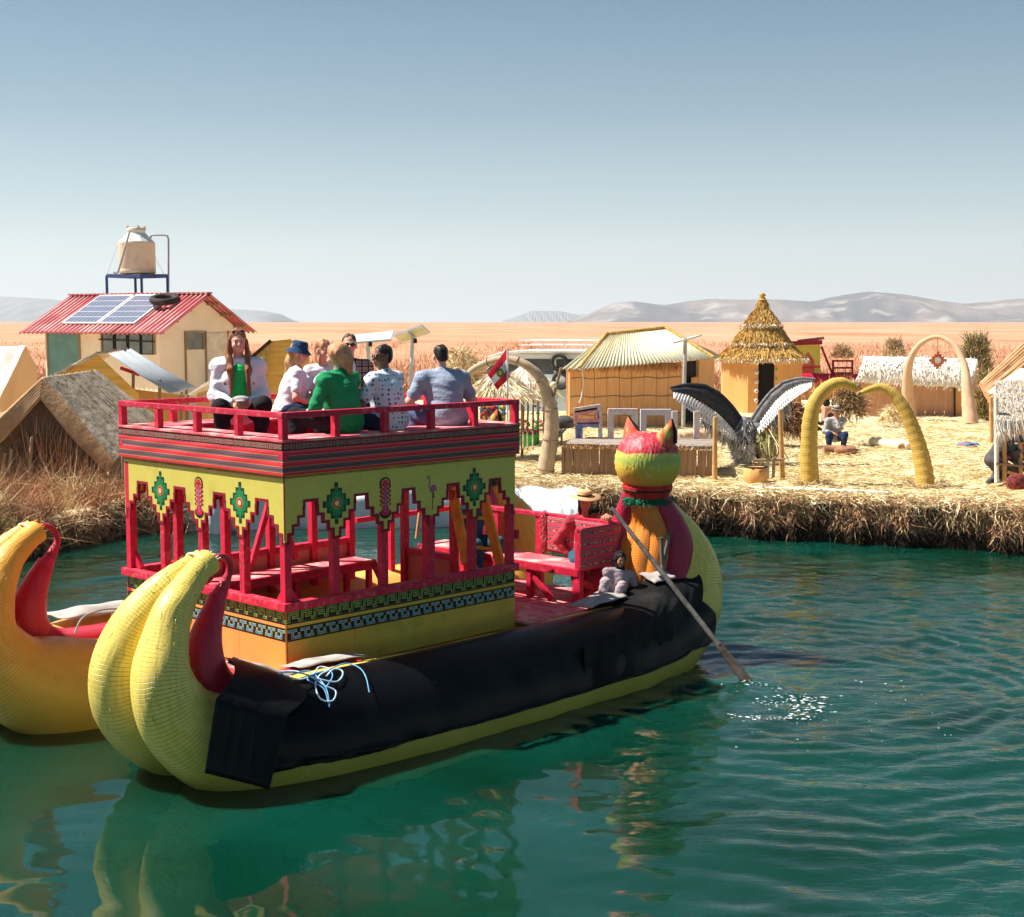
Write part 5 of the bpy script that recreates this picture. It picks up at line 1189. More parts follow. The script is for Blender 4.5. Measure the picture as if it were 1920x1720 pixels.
eye_w = M('eye_white', (.75, .72, .70), rough=.3, bump=0); lip_m = M('lips', (.50, .12, .10), rough=.5, bump=0); tooth = M('teeth', (.85, .82, .76), rough=.3, bump=0); glassy = M('dark_lens', (.008, .008, .010), rough=.12, bump=0, spec=.6)

def figure(name, label, loc, yaw, skin='fair', top='white', sleeve='short', legs='black', lean=6, tilt=0, head=(0, 0), hands=None, feet=None, sit=.0, build=1.0, scale=1.0,
           hair=None, hat=None, shades=None, collar=None, step=.0125, female=False, group=None, smile=False, extra=None, baggy=0.0, twist=0, shoe='white_p', hide_legs=False, kneeh=None):
    """seated figure; local frame: faces +y, hips at the origin; hands/feet are local targets (left, right) = (-x, +x)"""
    b = build; hipw = .10*b; P = np.zeros(3)
    Rl = rotm((1, 0, 0), -R(lean)) @ rotm((0, 1, 0), R(tilt)); Rt = Rl @ rotm((0, 0, 1), R(twist))
    up = Rl @ np.array([0, 0, 1.]); chest = P+Rl @ np.array([0, 0, .30]); neck = P+Rl @ np.array([0, -.01, .505]); hd_c = neck+np.array([0, .022, 0])+up*.0+np.array([0, 0, .165])
    sh = [chest+Rt @ np.array([s*.175*b*(0.93 if female else 1.05), -.005, .128]) for s in (-1, 1)]
    hands = hands or [(-.13, .36, .06), (.13, .36, .06)]; feet = feet or [(-.13, .50, -.36), (.13, .50, -.36)]
    el = []; hw = []
    for i, s in enumerate((-1, 1)):
        e, h = ik(sh[i], hands[i], .285, .255, (s*.75, -.45, -.55)); el.append(e); hw.append(h)
    hp_ = [np.array([s*hipw, 0, 0]) for s in (-1, 1)]; kn = []; an = []
    for i, s in enumerate((-1, 1)):
        k, a = ik(hp_[i]+np.array([0, .02, 0]), feet[i], .42, .41, (s*.18, .5, .9)); kn.append(k); an.append(a)
    t = .0
    torso = [elp(P+np.array([0, -.01, .02]), (.165*b, .125*b, .12)), cap(P+[0, 0, .05], chest, .125*b, .135*b, .05), elp(chest+Rl @ np.array([0, -.005, .03]), (.165*b, .115*b, .16), .04, Rt),
             cap(sh[0], sh[1], .058*b, .058*b, .05), cap(chest+up*.10, neck+up*.02, .085, .052, .05)]+[cap(neck-up*.045, sh[i]+up*.008, .050, .050*b, .04) for i in (0, 1)]
    if female: torso += [elp(chest+Rt @ np.array([s*.07, .09*b, .02]), (.065*b, .06*b, .065), .04) for s in (-1, 1)]
    arm_u = [cap(sh[i], el[i], .053*b, .041*b, .03) for i in (0, 1)]; arm_l = [cap(el[i], hw[i], .040*b, .027, .02) for i in (0, 1)]
    leg_u = [cap(hp_[i], kn[i], .088*b, .062*b, .04) for i in (0, 1)]; leg_l = [cap(kn[i], an[i], .060*b, .040, .03) for i in (0, 1)]
    calf = [elp(kn[i]*.65+an[i]*.35+np.array([0, -.02, 0]), (.055*b, .058*b, .10), .03) for i in (0, 1)]
    VV = []; FF = []; nV = 0
    def addm(V, F):
        nonlocal nV
        VV.append(V); FF.append(F+nV); nV += len(V)
    shrink = lambda prs, d: [(p[0], p[1], (p[2] if p[0] == 'c' else p[2]-d), (p[3]-d if p[0] == 'c' else p[3]), (p[4]-d if p[0] == 'c' else p[4]), p[5]) for p in prs]
    addm(*blend(shrink(torso, .012)+arm_u+arm_l+([] if hide_legs else leg_u+leg_l+calf), step))
    # head: skull, jaw, cheeks, nose, brow, ears; in its own finer grid, turned
    Rh = rotm((0, 0, 1), R(head[0])) @ rotm((1, 0, 0), R(head[1])); H = lambda x, y, z: hd_c+Rh @ np.array([x, y, z])
    hp = [elp(H(0, -.012, .035), (.074, .092, .088), .02, Rh), elp(H(0, .022, -.03), (.060, .066, .078), .03, Rh), elp(H(0, .058, -.078), (.030, .028, .024), .025, Rh),
          cap(H(0, .083, .012), H(0, .108, -.022), .008, .013, .012), elp(H(-.033, .062, -.030), (.026, .024, .024), .02, Rh), elp(H(.033, .062, -.030), (.026, .024, .024), .02, Rh),
          cap(H(-.034, .078, .026), H(.034, .078, .026), .010, .010, .015), elp(H(-.077, -.005, -.01), (.010, .020, .032), .006, Rh), elp(H(.077, -.005, -.01), (.010, .020, .032), .006, Rh),
          cap(H(-.016, .086, -.052), H(.016, .086, -.052), .009, .009, .008), cap(neck-up*.03, H(0, -.012, -.06), .053, .050, .03)]
    addm(*blend(hp, min(step, .0075)))
    # hands: palm and five bent fingers
    for i, s in enumerate((-1, 1)):
        d = nrm(hw[i]-el[i]); dn = nrm(d+np.array([-s*.25, .25, -.35])); side = nrm(np.cross(dn, [0, 0, 1])+1e-6); nn = nrm(np.cross(side, dn))
        w = hw[i]; pal = w+dn*.055; pr = [cap(w-d*.03, w+dn*.02, .026, .024, .01), cap(w+dn*.03-side*.022, w+dn*.082-side*.026, .015, .013, .012), cap(w+dn*.03+side*.022, w+dn*.082+side*.026, .015, .013, .012), cap(w+dn*.02, w+dn*.085, .017, .015, .012)]
        for q, (o_, ln) in enumerate(((-.030, .030), (-.010, .036), (.010, .038), (.030, .034))):
            a = w+dn*.085+side*o_; b1 = a+nrm(dn-nn*.35)*ln; c1 = b1+nrm(dn*.4-nn*.9)*ln*.85; pr += [cap(a, b1, .0095, .0088, .003), cap(b1, c1, .0086, .0072, .003)]
        th = w+dn*.025-side*s*-.026; pr += [cap(th, th+nrm(dn+side*s*.9)*.045, .012, .010, .006), cap(th+nrm(dn+side*s*.9)*.045, th+nrm(dn+side*s*.9)*.045+nrm(dn*1.0-nn*.4)*.03, .010, .008, .003)]
        addm(*blend(pr, .0062 if step < .02 else .010))
    root = thing(name, label, 'person', loc, yaw, group); root.scale = (scale,)*3
    body = bpy.data.objects.new('body', np_mesh('body', np.concatenate(VV), np.concatenate(FF), SKIN[skin], smooth=True)); put(body, root)
    def skinned(nm, prims, mat, st=step, **kw):
        V, F = blend(prims, st, **kw); o = bpy.data.objects.new(nm, np_mesh(nm, V, F, mat, smooth=True)); return put(o, root)
    grow = lambda prs, d: shrink(prs, -d)
    seed = hash(name) % 7
    fold = lambda a: (lambda X, Y, Z: a*(np.sin(X*31+Z*44+np.sin(Y*25)*2)+.7*np.sin(Y*38-Z*61+X*13)+.5*np.sin(Z*90+X*22)))
    if not hide_legs:
        skinned('trousers', grow([elp(P+np.array([0, -.01, .03]), (.16*b, .12*b, .10))]+leg_u+leg_l+calf, .012), K[legs], noise=fold(.0022))
        sm = MB()
        for i, s in enumerate((-1, 1)):
            f = nrm(np.array([an[i][0]-kn[i][0], .6, -.05])); V, F = blend([cap(an[i]+[0, -.03, -.05], an[i]+f*.14+[0, 0, -.055], .038, .034, .02), cap(an[i]+[0, 0, 0], an[i]+[0, 0, -.05], .040, .040, .02), cap(an[i]+f*.14+[0, 0, -.055], an[i]+f*.19+[0, 0, -.062], .034, .026, .02)], .010, cuts=[(an[i]+[0, 0, -.085], (0, 0, -1))])
            put(bpy.data.objects.new('shoe', np_mesh('shoe', V, F, globals().get(shoe, white_p), smooth=True)), root)
    if sleeve == 'short': av = [cap(sh[i], sh[i]*.35+el[i]*.65, .060*b, .062*b, .03) for i in (0, 1)]
    elif sleeve == 'elbow': av = [cap(sh[i], el[i], .060*b, .056*b, .03) for i in (0, 1)]
    else: av = [cap(sh[i], el[i], .060*b, .054*b+baggy*.35, .03) for i in (0, 1)]+[cap(el[i], el[i]*.12+hw[i]*.88, .055*b+baggy*.5, .036+baggy*.4, .03) for i in (0, 1)]
    hem = [elp(P+np.array([0, -.01, .02]), (.168*b+baggy, .136*b+baggy, .12+baggy), .05), cap(P+[0, 0, .06], chest-up*.05, .142*b+baggy, .138*b+baggy, .05)]
    skinned('top', grow(torso, .012+baggy)+av+hem, K[top], noise=fold((.0026+baggy*.02)*(1 if scale > .9 else .5)), cuts=[(neck+up*((.012 if female else .022)+baggy*1.2), up+np.array([0, .45 if female and not baggy else .15, 0]))], carve=[(chest+Rt @ np.array([0, .16, .24]), chest+Rt @ np.array([0, .235, -.22]), .085)] if collar else [])
    if collar: collar(root, neck, chest, up, Rt, b)
    # face
    if head is not None:
        for s in (-1, 1):
            fm = MB(); fm.ell(H(s*.030, .082, .004), (.013, .007, .0075), 8, 6, 0, Matrix(Rh.tolist())); eo = fm.build('eye', eye_w, root)
            im = MB(); im.ell(H(s*.030, .0875, .004), (.0065, .004, .007), 8, 6, 0, Matrix(Rh.tolist())); im.build('iris', HAIR['brown'], eo)
            eb = MB(); eb.tube([H(s*.016, .091, .022), H(s*.032, .090, .028), H(s*.048, .078, .023)], [.003, .0038, .002], 5); eb.build('eyebrow', HAIR[hair[0]] if hair else HAIR['black'], root)
        lp = MB(); w_ = .030 if smile else .022
        lp.tube([H(-w_, .080, -.044 if smile else -.052), H(-w_*.4, .093, -.052), H(w_*.4, .093, -.052), H(w_, .080, -.044 if smile else -.052)], [.003, .0055, .0055, .003], 6)
        lp.build('lips', lip_m, root)
        if smile:
            tm = MB(); tm.tube([H(-.020, .0885, -.048), H(-.008, .0975, -.0525), H(.008, .0975, -.0525), H(.020, .0885, -.048)], [.002, .0042, .0042, .002], 6); tm.build('teeth', tooth, root)
    if hair:
        col, kind = hair; prs = None; hn = lambda X, Y, Z: .0035*np.sin(X*95+Z*12)+.0035*np.sin(Y*85+X*20-Z*9)
        cr = elp(H(0, -.020, .048), (.083, .096, .088), .02, Rh)
        if kind == 'short': prs = [elp(H(0, -.022, .050), (.080, .094, .080), .02, Rh), elp(H(0, -.06, .0), (.066, .052, .07), .02, Rh)]; cuts = [(H(0, .052, .055), Rh @ np.array([0, 1, -.55]))]
        elif kind == 'long':
            prs = [cr, elp(H(0, -.05, -.02), (.082, .062, .10), .03, Rh)]; cuts = [(H(0, .066, .060), Rh @ np.array([0, 1, -.30]))]
            for s in (-1, 1):
                a = H(s*.070, .012, .02); b_ = H(s*.088, .02, -.10); sd = chest+Rt @ np.array([s*.085, .150, .13]); e_ = chest+Rt @ np.array([s*.082, .215, -.10])
                prs2 = [cap(a, b_, .022, .026, .02), cap(b_, sd, .028, .030, .02), cap(sd, e_, .030, .016, .02), cap(b_+[s*.01, -.03, 0], chest+Rt @ np.array([s*.13, .16, .0]), .026, .014, .02)]
                V, F = blend(prs2, .008, noise=hn); put(bpy.data.objects.new('hair_lock', np_mesh('hair_lock', V, F, HAIR[col], smooth=True)), root)
        elif kind == 'back':
            prs = [cr, cap(H(0, -.06, .0), neck+Rl @ np.array([0, -.09, -.02]), .072, .070, .04), cap(neck+Rl @ np.array([0, -.09, 0]), chest+Rl @ np.array([0, -.135, .02]), .066, .026, .04)]; cuts = [(H(0, .064, .060), Rh @ np.array([0, 1, -.30]))]
        elif kind == 'bun':
            prs = [cr, elp(H(0, -.04, .03), (.105, .105, .10), .03, Rh), cap(H(0, -.07, .03), H(0, -.10, -.06), .085, .070, .04), cap(H(0, -.11, -.04), H(.01, -.12, -.19), .062, .026, .04), cap(H(0, -.09, .0), H(.03, -.12, .03), .05, .025, .03), elp(H(0, -.075, .05), (.075, .06, .07), .02, Rh)]; cuts = [(H(0, .060, .050), Rh @ np.array([0, 1, -.35]))]
        elif kind == 'side':
            prs = [cr, cap(H(0, -.05, .0), H(0, -.075, -.12), .074, .066, .04), cap(H(.04, .0, -.03), H(.055, .035, -.22), .040, .022, .03), cap(H(-.04, -.01, -.03), H(-.045, -.02, -.24), .044, .026, .03), cap(H(0, -.07, -.10), H(-.01, -.10, -.32), .055, .028, .03)]; cuts = [(H(0, .066, .055), Rh @ np.array([0, 1, -.25]))]
        V, F = blend(prs, .0085, noise=hn, cuts=cuts); put(bpy.data.objects.new('hair', np_mesh('hair', V, F, HAIR[col], smooth=True)), root)
    if hat:
        hm = MB(); kind, mt = hat; prof = {'bucket': [(.142, -.012), (.140, -.002), (.096, .038), (.093, .050), (.084, .112), (.070, .124), (.0, .128)],
               'brim': [(.20, .040), (.198, .048), (.10, .052), (.094, .060), (.090, .105), (.078, .125), (.04, .133), (.0, .128)], 'small': [(.118, .040), (.116, .048), (.088, .052), (.086, .060), (.080, .100), (.055, .122), (.0, .124)]}[kind]
        hm.lathe(prof, (0, 0, 0), 40)
        wv = 0.012 if kind == 'brim' else .005
        for i, v in enumerate(hm.v):
            a = math.atan2(v[1], v[0]); r_ = math.hypot(v[0], v[1]); z = v[2]+wv*max(0, (r_-.09)/.1)*math.sin(2*a+1); p = H(v[0], v[1]*1.06-.012, z+.012); hm.v[i] = tuple(p)
        hm.build('hat', mt, root)
        if kind != 'bucket':
            bm_ = MB(); bm_.lathe([(.0945, .060), (.0925, .082)], (0, 0, 0), 30)
            for i, v in enumerate(bm_.v): bm_.v[i] = tuple(H(v[0], v[1]*1.06-.012, v[2]+.012))
            bm_.build('hat_band', black_p, root)
    if shades is not None:
        zz, yy = (.006, .090) if shades == 'on' else (.100, .045); gm = MB()
        for s in (-1, 1): gm.ell(H(s*.033, yy, zz), (.027, .010, .019), 12, 8, 0, Matrix(Rh.tolist())); gm.tube([H(s*.058, yy-.01, zz+.006), H(s*.080, yy-.06, zz+.006), H(s*.080, yy-.10, zz-.002)], .0035, 5)
        gm.tube([H(-.010, yy+.008, zz+.006), H(.010, yy+.008, zz+.006)], .003, 5); gm.build('sunglasses', glassy, root)
    if extra: extra(root, dict(H=H, hw=hw, el=el, sh=sh, kn=kn, an=an, chest=chest, neck=neck, Rh=Rh))
    return root
def boat_loc(u, v, z): return BW(u, v, z)
def face_dir(u, v, du, dv):   # yaw so that local +y points along boat direction (du, dv)
    d = BM.to_3x3() @ Vector((du, dv, 0)); return math.atan2(-d.x, d.y)

def lime_top(root, neck, chest, up, Rt, b):
    V, F = blend([elp(chest+Rt @ np.array([0, .075, -.02]), (.135, .110, .20), .02, Rt), cap(chest+Rt @ np.array([-.05, .09, -.16]), chest+Rt @ np.array([.05, .09, -.16]), .085, .085, .03)], .01)
    put(bpy.data.objects.new('green_top', np_mesh('green_top', V, F, K['lime'], smooth=True)), root)
def cap_in_hand(root, J):
    m_ = (J['hw'][0]+J['hw'][1])/2+np.array([0, .06, .01]); V, F = blend([elp(m_+[0, .0, .035], (.085, .06, .035), .02), elp(m_+[.01, .05, .02], (.05, .05, .012), .02)], .009)
    put(bpy.data.objects.new('cap_in_lap', np_mesh('cap_in_lap', V, F, K['felt'], smooth=True)), root)
camdir = lambda p: math.atan2(-(0-p.x), (0-p.y))
def face_cam(p, off=0): return math.atan2(p.x, -p.y)+R(off)   # local +y towards the camera

def make_passengers():
    g = 'passengers sitting on the top deck'; p = boat_loc(1.06, 2.22, 3.02)
    figure('person', 'smiling woman with long auburn hair in a loose white shirt over a bright green top', p, face_cam(p, 4), 'fair', 'white', 'long', 'black', lean=8, head=(2, -2), hands=[(-.06, .30, .09), (.06, .30, .085)],
           feet=[(-.16, .36, -.32), (.15, .36, -.34)], build=1.09, scale=1.13, hair=('auburn', 'long'), shades='up', female=True, smile=True, group=g, baggy=.017, collar=lime_top, extra=cap_in_hand)
    p = boat_loc(1.80, 2.30, 2.985)
    figure('person', 'woman in a blue bucket hat and white t-shirt with long fair hair over her shoulders', p, face_dir(0, 0, .75, -.55), 'fair', 'white', 'short', 'navy', lean=14, head=(-12, -12), hands=[(-.10, .30, .16), (.12, .26, .10)],
           feet=[(-.12, .42, -.32), (.12, .42, -.34)], build=1.02, hair=('blonde', 'side'), hat=('bucket', K['hat_blue']), female=True, group=g)
    p = boat_loc(2.28, 2.28, 2.985)
    figure('person', 'person with curly strawberry blonde hair mostly hidden behind the woman in the green jumper', p, face_dir(0, 0, -.35, -.9), 'fair', 'white', 'short', 'navy', lean=4, head=(20, -4), hands=[(-.18, .22, .40), (.13, .3, .05)], build=.98, hair=('strawberry', 'side'), female=True, group=g, scale=1.02)
    p = boat_loc(2.72, 2.32, 3.01)
    figure('person', 'man in sunglasses and an open plaid shirt facing the camera', p, face_cam(p, 2), 'fair', 'plaid', 'elbow', 'navy', lean=2, head=(0, 0), hands=[(-.12, .32, .06), (.12, .34, .08)], build=1.05, hair=('brown', 'short'), shades='on', group=g, scale=1.06,
           collar=lambda root, neck, chest, up, Rt, b: put(bpy.data.objects.new('undershirt', np_mesh('undershirt', *blend([elp(chest+Rt @ np.array([0, .06, .02]), (.10, .085, .20), .02, Rt)], .011), K['white'], smooth=True)), root))
    p = boat_loc(.98, .30, 2.985)
    figure('person', 'woman with wavy strawberry blonde hair in a green jumper seen from behind', p, face_dir(0, 0, -.22, 1), 'fair', 'green', 'elbow', 'black', lean=9, head=(8, -12), hands=[(-.20, .30, .10), (.12, .34, .10)], feet=[(-.28, .36, -.33), (.12, .40, -.34)], build=1.16,
           hair=('strawberry', 'bun'), female=False, group=g, baggy=.010)
    p = boat_loc(1.57, .28, 2.97)
    figure('person', 'man in dark sunglasses and a dotted white shirt looking back over his shoulder', p, face_dir(0, 0, -.25, 1), 'brown', 'dots', 'short', 'navy', lean=9, head=(58, -3), hands=[(-.22, .34, .12), (.10, .36, .10)], build=1.13, hair=('black', 'short'), shades='on', group=g, baggy=.010)
    p = boat_loc(2.40, .30, 2.97)
    figure('person', 'dark haired man in a grey blue t-shirt seen from behind beside the rail', p, face_dir(0, 0, .35, 1), 'fair', 'grey', 'short', 'denim', lean=18, head=(-10, -14), hands=[(-.24, .34, .12), (.22, .34, .12)], build=1.24, hair=('black', 'short'), group=g, baggy=.012)
    # rower behind the stern bench
    q = line_on(1094, 955, u=4.95); p = BM @ q; p.z -= .57; yw = face_cam(p, 20)
    hl = (Matrix.Translation(p) @ Matrix.Rotation(yw, 4, 'Z')).inverted() @ (OT-(OT-OB2).normalized()*.06)
    figure('person', 'rower in a wide straw hat reaching up to the top of the oar', p, yw, 'tan', 'redtop', 'long', 'teal', lean=4, head=(-10, -4), hands=[tuple(hl), (.20, .06, .0)], feet=[(-.12, .20, -.36), (.16, .20, -.36)], build=1.05, hair=('black', 'side'), hat=('brim', K['straw']), female=True, step=.014)
    p = BM @ line_on(1148, 1122, v=-.30)
    figure('person', 'small child in a grey pink jacket and dark hood leaning on the tarp', p, face_cam(p, 20), 'tan', 'pinkgrey', 'long', 'pinkgrey', lean=8, tilt=-12, head=(-5, -8), hands=[(-.25, .22, .02), (-.05, .26, .02)], feet=[(.20, .42, -.05), (.34, .36, -.05)], build=1.15, scale=.70, hair=('black', 'back'), step=.016,
           extra=lambda root, J: put(bpy.data.objects.new('hood', np_mesh('hood', *blend([elp(J['H'](0, -.03, .02), (.105, .105, .125), .02, J['Rh']), cap(J['H'](0, -.03, -.08), J['neck'], .08, .09, .04)], .011, cuts=[(J['H'](0, .040, 0), J['Rh'] @ np.array([0, 1, .1]))]), K['black'], smooth=True)), root))
    p = BW(4.35, 1.95, 1.22)
    figure('person', 'person in a pale brimmed hat sitting on the far end of the stern bench', p, face_cam(p, 30), 'tan', 'teal', 'long', 'teal', lean=5, head=(0, 0), build=1.0, hair=('black', 'side'), hat=('brim', K['felt']), step=.02, female=True)
make_passengers()
# ================================================================== the island village
def P3(px, py, Y): return at(px, py, Y)
def mbuild(name, parent, mat, fn, bevel=0, **kw):
    mb = MB(); fn(mb); return mb.build(name, mat, parent, bevel=bevel, **kw)
def facing(root_loc, yaw):  # frame: x right along the front, y back, z up
    return Matrix.Translation(root_loc) @ Matrix.Rotation(yaw, 4, 'Z')
def thatch_fringe(name, A, B, n, ln, down, mats, parent, out=None, spread=.35):
    A = np.array(A); B = np.array(B); t = RNG.uniform(0, 1, n)[:, None]; P = A+(B-A)*t+RNG.normal(0, .015, (n, 3))
    D = np.tile(np.array(down, float), (n, 1))+RNG.normal(0, spread, (n, 3)); D /= np.linalg.norm(D, axis=1)[:, None]
    return blades(name, P, D, RNG.uniform(.5, 1.2, n)*ln, np.full(n, .022), mats, RNG.integers(0, len(mats), n), .15, parent=parent, kind='stuff')

# ---- cream house with red corrugated roof
def house():
    Lf, Lg, H0 = 4.80, 3.35, 3.05; c = at(300, 700, 42.0); loc = Vector((c.x, 42.0, .8)); yaw = -R(30)
    h = thing('house', 'cream house with red corrugated roof and solar panels', 'house', loc, yaw)
    # local: x<0 along the front (to the left), y>0 along the gable (to the back)
    yaw_m = facing(loc, yaw)
    mb = MB(); mb.box((-Lf, .001, 0), (0, .10, H0)); mb.build('front_wall', cream_w, h)
    mb = MB(); mb.box((-Lf, Lg-.1, 0), (0, Lg, H0)); mb.box((-Lf, .1, 0), (-Lf+.1, Lg-.1, H0)); mb.build('back_wall', cream_w, h)
    rise = .92; mb = MB(); mb.prism([(.1, 0), (Lg, 0), (Lg, H0), (Lg/2, H0+rise), (.1, H0)], lambda x, z, d: (d, x, z), -.10, 0); mb.build('gable_wall', cream_w, h)
    teal = M('teal_sheet', (.13, .26, .25), (.10, .20, .20), 3, rough=.6, bump=.1)
    f = lambda x: x
    def opening(name, x0, x1, z0, z1, mat, frame=True, gable=False):
        o = MB(); 
        if not gable: o.box((x0, -.012, z0), (x1, -.002, z1))
        else: o.box((.002, x0, z0), (.012, x1, z1))
        p = o.build(name, mat, h)
        if frame:
            q = MB(); w = .05
            for a, b, c_, d in ((x0-w, x0, z0, z1), (x1, x1+w, z0, z1), (x0-w, x1+w, z1, z1+w)):
                (q.box((a, -.045, c_), (b, 0.0, d)) if not gable else q.box((0.0, a, c_), (.045, b, d)))
            q.build('frame', wood, p)
        return p
    opening('doorway', -4.65, -3.3, .2, 3.0, teal); 
    m_ = opening('window', -2.3, -.2, 2.22, 2.85, dark)
    glass = M('dim_pane', (.16, .17, .16), (.10, .11, .10), 3, rough=.25, bump=0, spec=.6)
    for k, x in enumerate((-2.27, -1.72, -1.18, -.66)): g = MB(); g.box((x, -.022, 2.25), (x+.40, -.014, 2.82)); g.build('pane', glass, m_)
    g = MB(); g.beam((-2.4, -.05, 2.66), (-.15, -.05, 2.60), .05, .04); g.build('window_bar', dark_s, m_)
    opening('side_window', 1.15, 1.85, 2.35, 2.85, glass, True, True)
    q = MB(); q.box((0.002, 2.0, .2), (.03, 2.95, 2.85)); q.build('side_door', M('pale_door', (.78, .64, .50), rough=.8), h)
    for y in (1.95, 2.98, 1.05): q = MB(); q.box((0, y, .2), (.05, y+.05, 2.9)); q.build('door_post', wood, h)
    q = MB(); q.box((.0, 2.06, 1.65), (.06, 2.3, 1.70)); q.build('door_latch', steel, h)
    # corrugated roof: sheets with real waves, laid side by side
    rm, nt_, b_ = _new('red_corrugated_roof'); tc_ = N(nt_, 'ShaderNodeTexCoord'); sp_ = N(nt_, 'ShaderNodeSeparateXYZ'); nt_.links.new(tc_.outputs['Object'], sp_.inputs[0])
    # corrugation shading put into the colour: pale lit crests, dark red troughs
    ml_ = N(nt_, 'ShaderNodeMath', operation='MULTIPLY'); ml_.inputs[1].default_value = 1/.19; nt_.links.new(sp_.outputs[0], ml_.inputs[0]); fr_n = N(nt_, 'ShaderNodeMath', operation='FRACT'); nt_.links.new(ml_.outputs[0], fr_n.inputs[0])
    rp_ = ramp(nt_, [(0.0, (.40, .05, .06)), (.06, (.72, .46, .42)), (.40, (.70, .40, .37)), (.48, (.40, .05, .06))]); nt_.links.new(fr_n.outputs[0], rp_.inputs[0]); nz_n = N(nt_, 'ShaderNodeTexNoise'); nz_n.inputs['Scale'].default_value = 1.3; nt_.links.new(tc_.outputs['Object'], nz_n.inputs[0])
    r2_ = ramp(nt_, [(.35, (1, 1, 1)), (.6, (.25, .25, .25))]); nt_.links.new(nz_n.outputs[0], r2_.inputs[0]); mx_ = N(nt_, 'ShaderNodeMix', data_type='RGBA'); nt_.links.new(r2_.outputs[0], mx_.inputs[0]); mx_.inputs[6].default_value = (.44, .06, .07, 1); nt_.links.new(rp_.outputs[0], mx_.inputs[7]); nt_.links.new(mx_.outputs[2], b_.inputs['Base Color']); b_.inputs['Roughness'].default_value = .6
    ov, sl = .48, math.atan2(rise, Lg/2); x0, x1 = -Lf-.62, .50; ns = 6
    for side in (0, 1):
        for k in range(ns):
            a = x0+(x1-x0)*k/ns; b = x0+(x1-x0)*(k+1)/ns+.03; nn = 44; V = []; dz = .008*(k % 2)+random.uniform(0, .006)
            for r in range(5):
                t = r/4; yy = -ov+(Lg/2+ov+.02)*t; zz = H0+rise-(Lg/2-yy)*math.tan(sl)+.06
                if side: yy = Lg-yy
                for i in range(nn+1):
                    x = a+(b-a)*i/nn; V.append((x, yy, zz+dz+.040*math.sin(x*2*math.pi/.19)))
            mb = MB(); mb.add(V, [(r*(nn+1)+i, r*(nn+1)+i+1, (r+1)*(nn+1)+i+1, (r+1)*(nn+1)+i) for r in range(4) for i in range(nn)], 0, True)
            o = mb.build('roof_sheet', rm, h); so = o.modifiers.new('t', 'SOLIDIFY'); so.thickness = .006
    q = MB(); q.beam((x0, Lg/2, H0+rise+.09), (x1, Lg/2, H0+rise+.09), .22, .05); q.build('ridge_cap', rm, h)
    for k in range(7): y = -ov*.6+k*(Lg+ov)/6.4; zz = H0+rise-abs(Lg/2-y)*math.tan(sl)-.02; q = MB(); q.beam((-Lf-.5, y, zz), (.45, y, zz), .07, .06); q.build('purlin', wood, h)
    q = MB(); q.beam((-Lf-.1, -.10, H0-.10), (.2, -.10, H0-.10), .05, .16); q.build('fascia', M('orange_fascia', (.72, .30, .16), rough=.8), h)
    # solar panels and tyre lie on the front slope
    def on_roof(x, y, dz=.0): return yaw_m @ Vector((x, y, H0+rise-(Lg/2-y)*math.tan(sl)+.10+dz))
    cell = M('solar_cell', (.13, .15, .22), (.17, .19, .26), 20, rough=.25, bump=0, spec=.7)
    for lab, x in (('left of two blue solar panels on the red roof', -3.95), ('right of two blue solar panels on the red roof, next to the tyre', -2.40)):
        t = thing('roof_solar_module', lab, 'solar module', group='solar panels on the red roof'); w, d = 1.48, 1.60; y0 = -.08
        A, B, C2, D2 = on_roof(x, y0, .05), on_roof(x+w, y0, .05), on_roof(x+w, y0+d, .05), on_roof(x, y0+d, .05)
        mb = MB(); mb.slab((A, B, C2, D2), .04); mb.build('panel_frame', white_p, t)
        n = Vector((0, 0, .004)); mb = MB(); nx, ny = 8, 5
        for i in range(nx):
            for j in range(ny):
                u0, u1 = .03+.94*i/nx, .03+.94*(i+.93)/nx; v0, v1 = .03+.94*j/ny, .03+.94*(j+.93)/ny
                g = lambda u, v: A*(1-u)*(1-v)+B*u*(1-v)+C2*u*v+D2*(1-u)*v+n
                mb.add([g(u0, v0), g(u1, v0), g(u1, v1), g(u0, v1)], [(0, 1, 2, 3)])
        mb.build('cells', cell, t)
    ty = MB(); c_ = on_roof(-.75, 1.05, .14); ty.tube([Vector((c_.x+.36*math.cos(a), c_.y+.36*math.sin(a), c_.z+.36*math.sin(a)*.25)) for a in np.linspace(0, 6.283, 33)[:-1]], .105, 12, closed=True)
    ty.build('tyre', M('tyre_rubber', (.02, .018, .018), (.06, .05, .045), 5, rough=.8, bump=.3), None, label='old black tyre lying on the red roof', cat='tyre')
house()

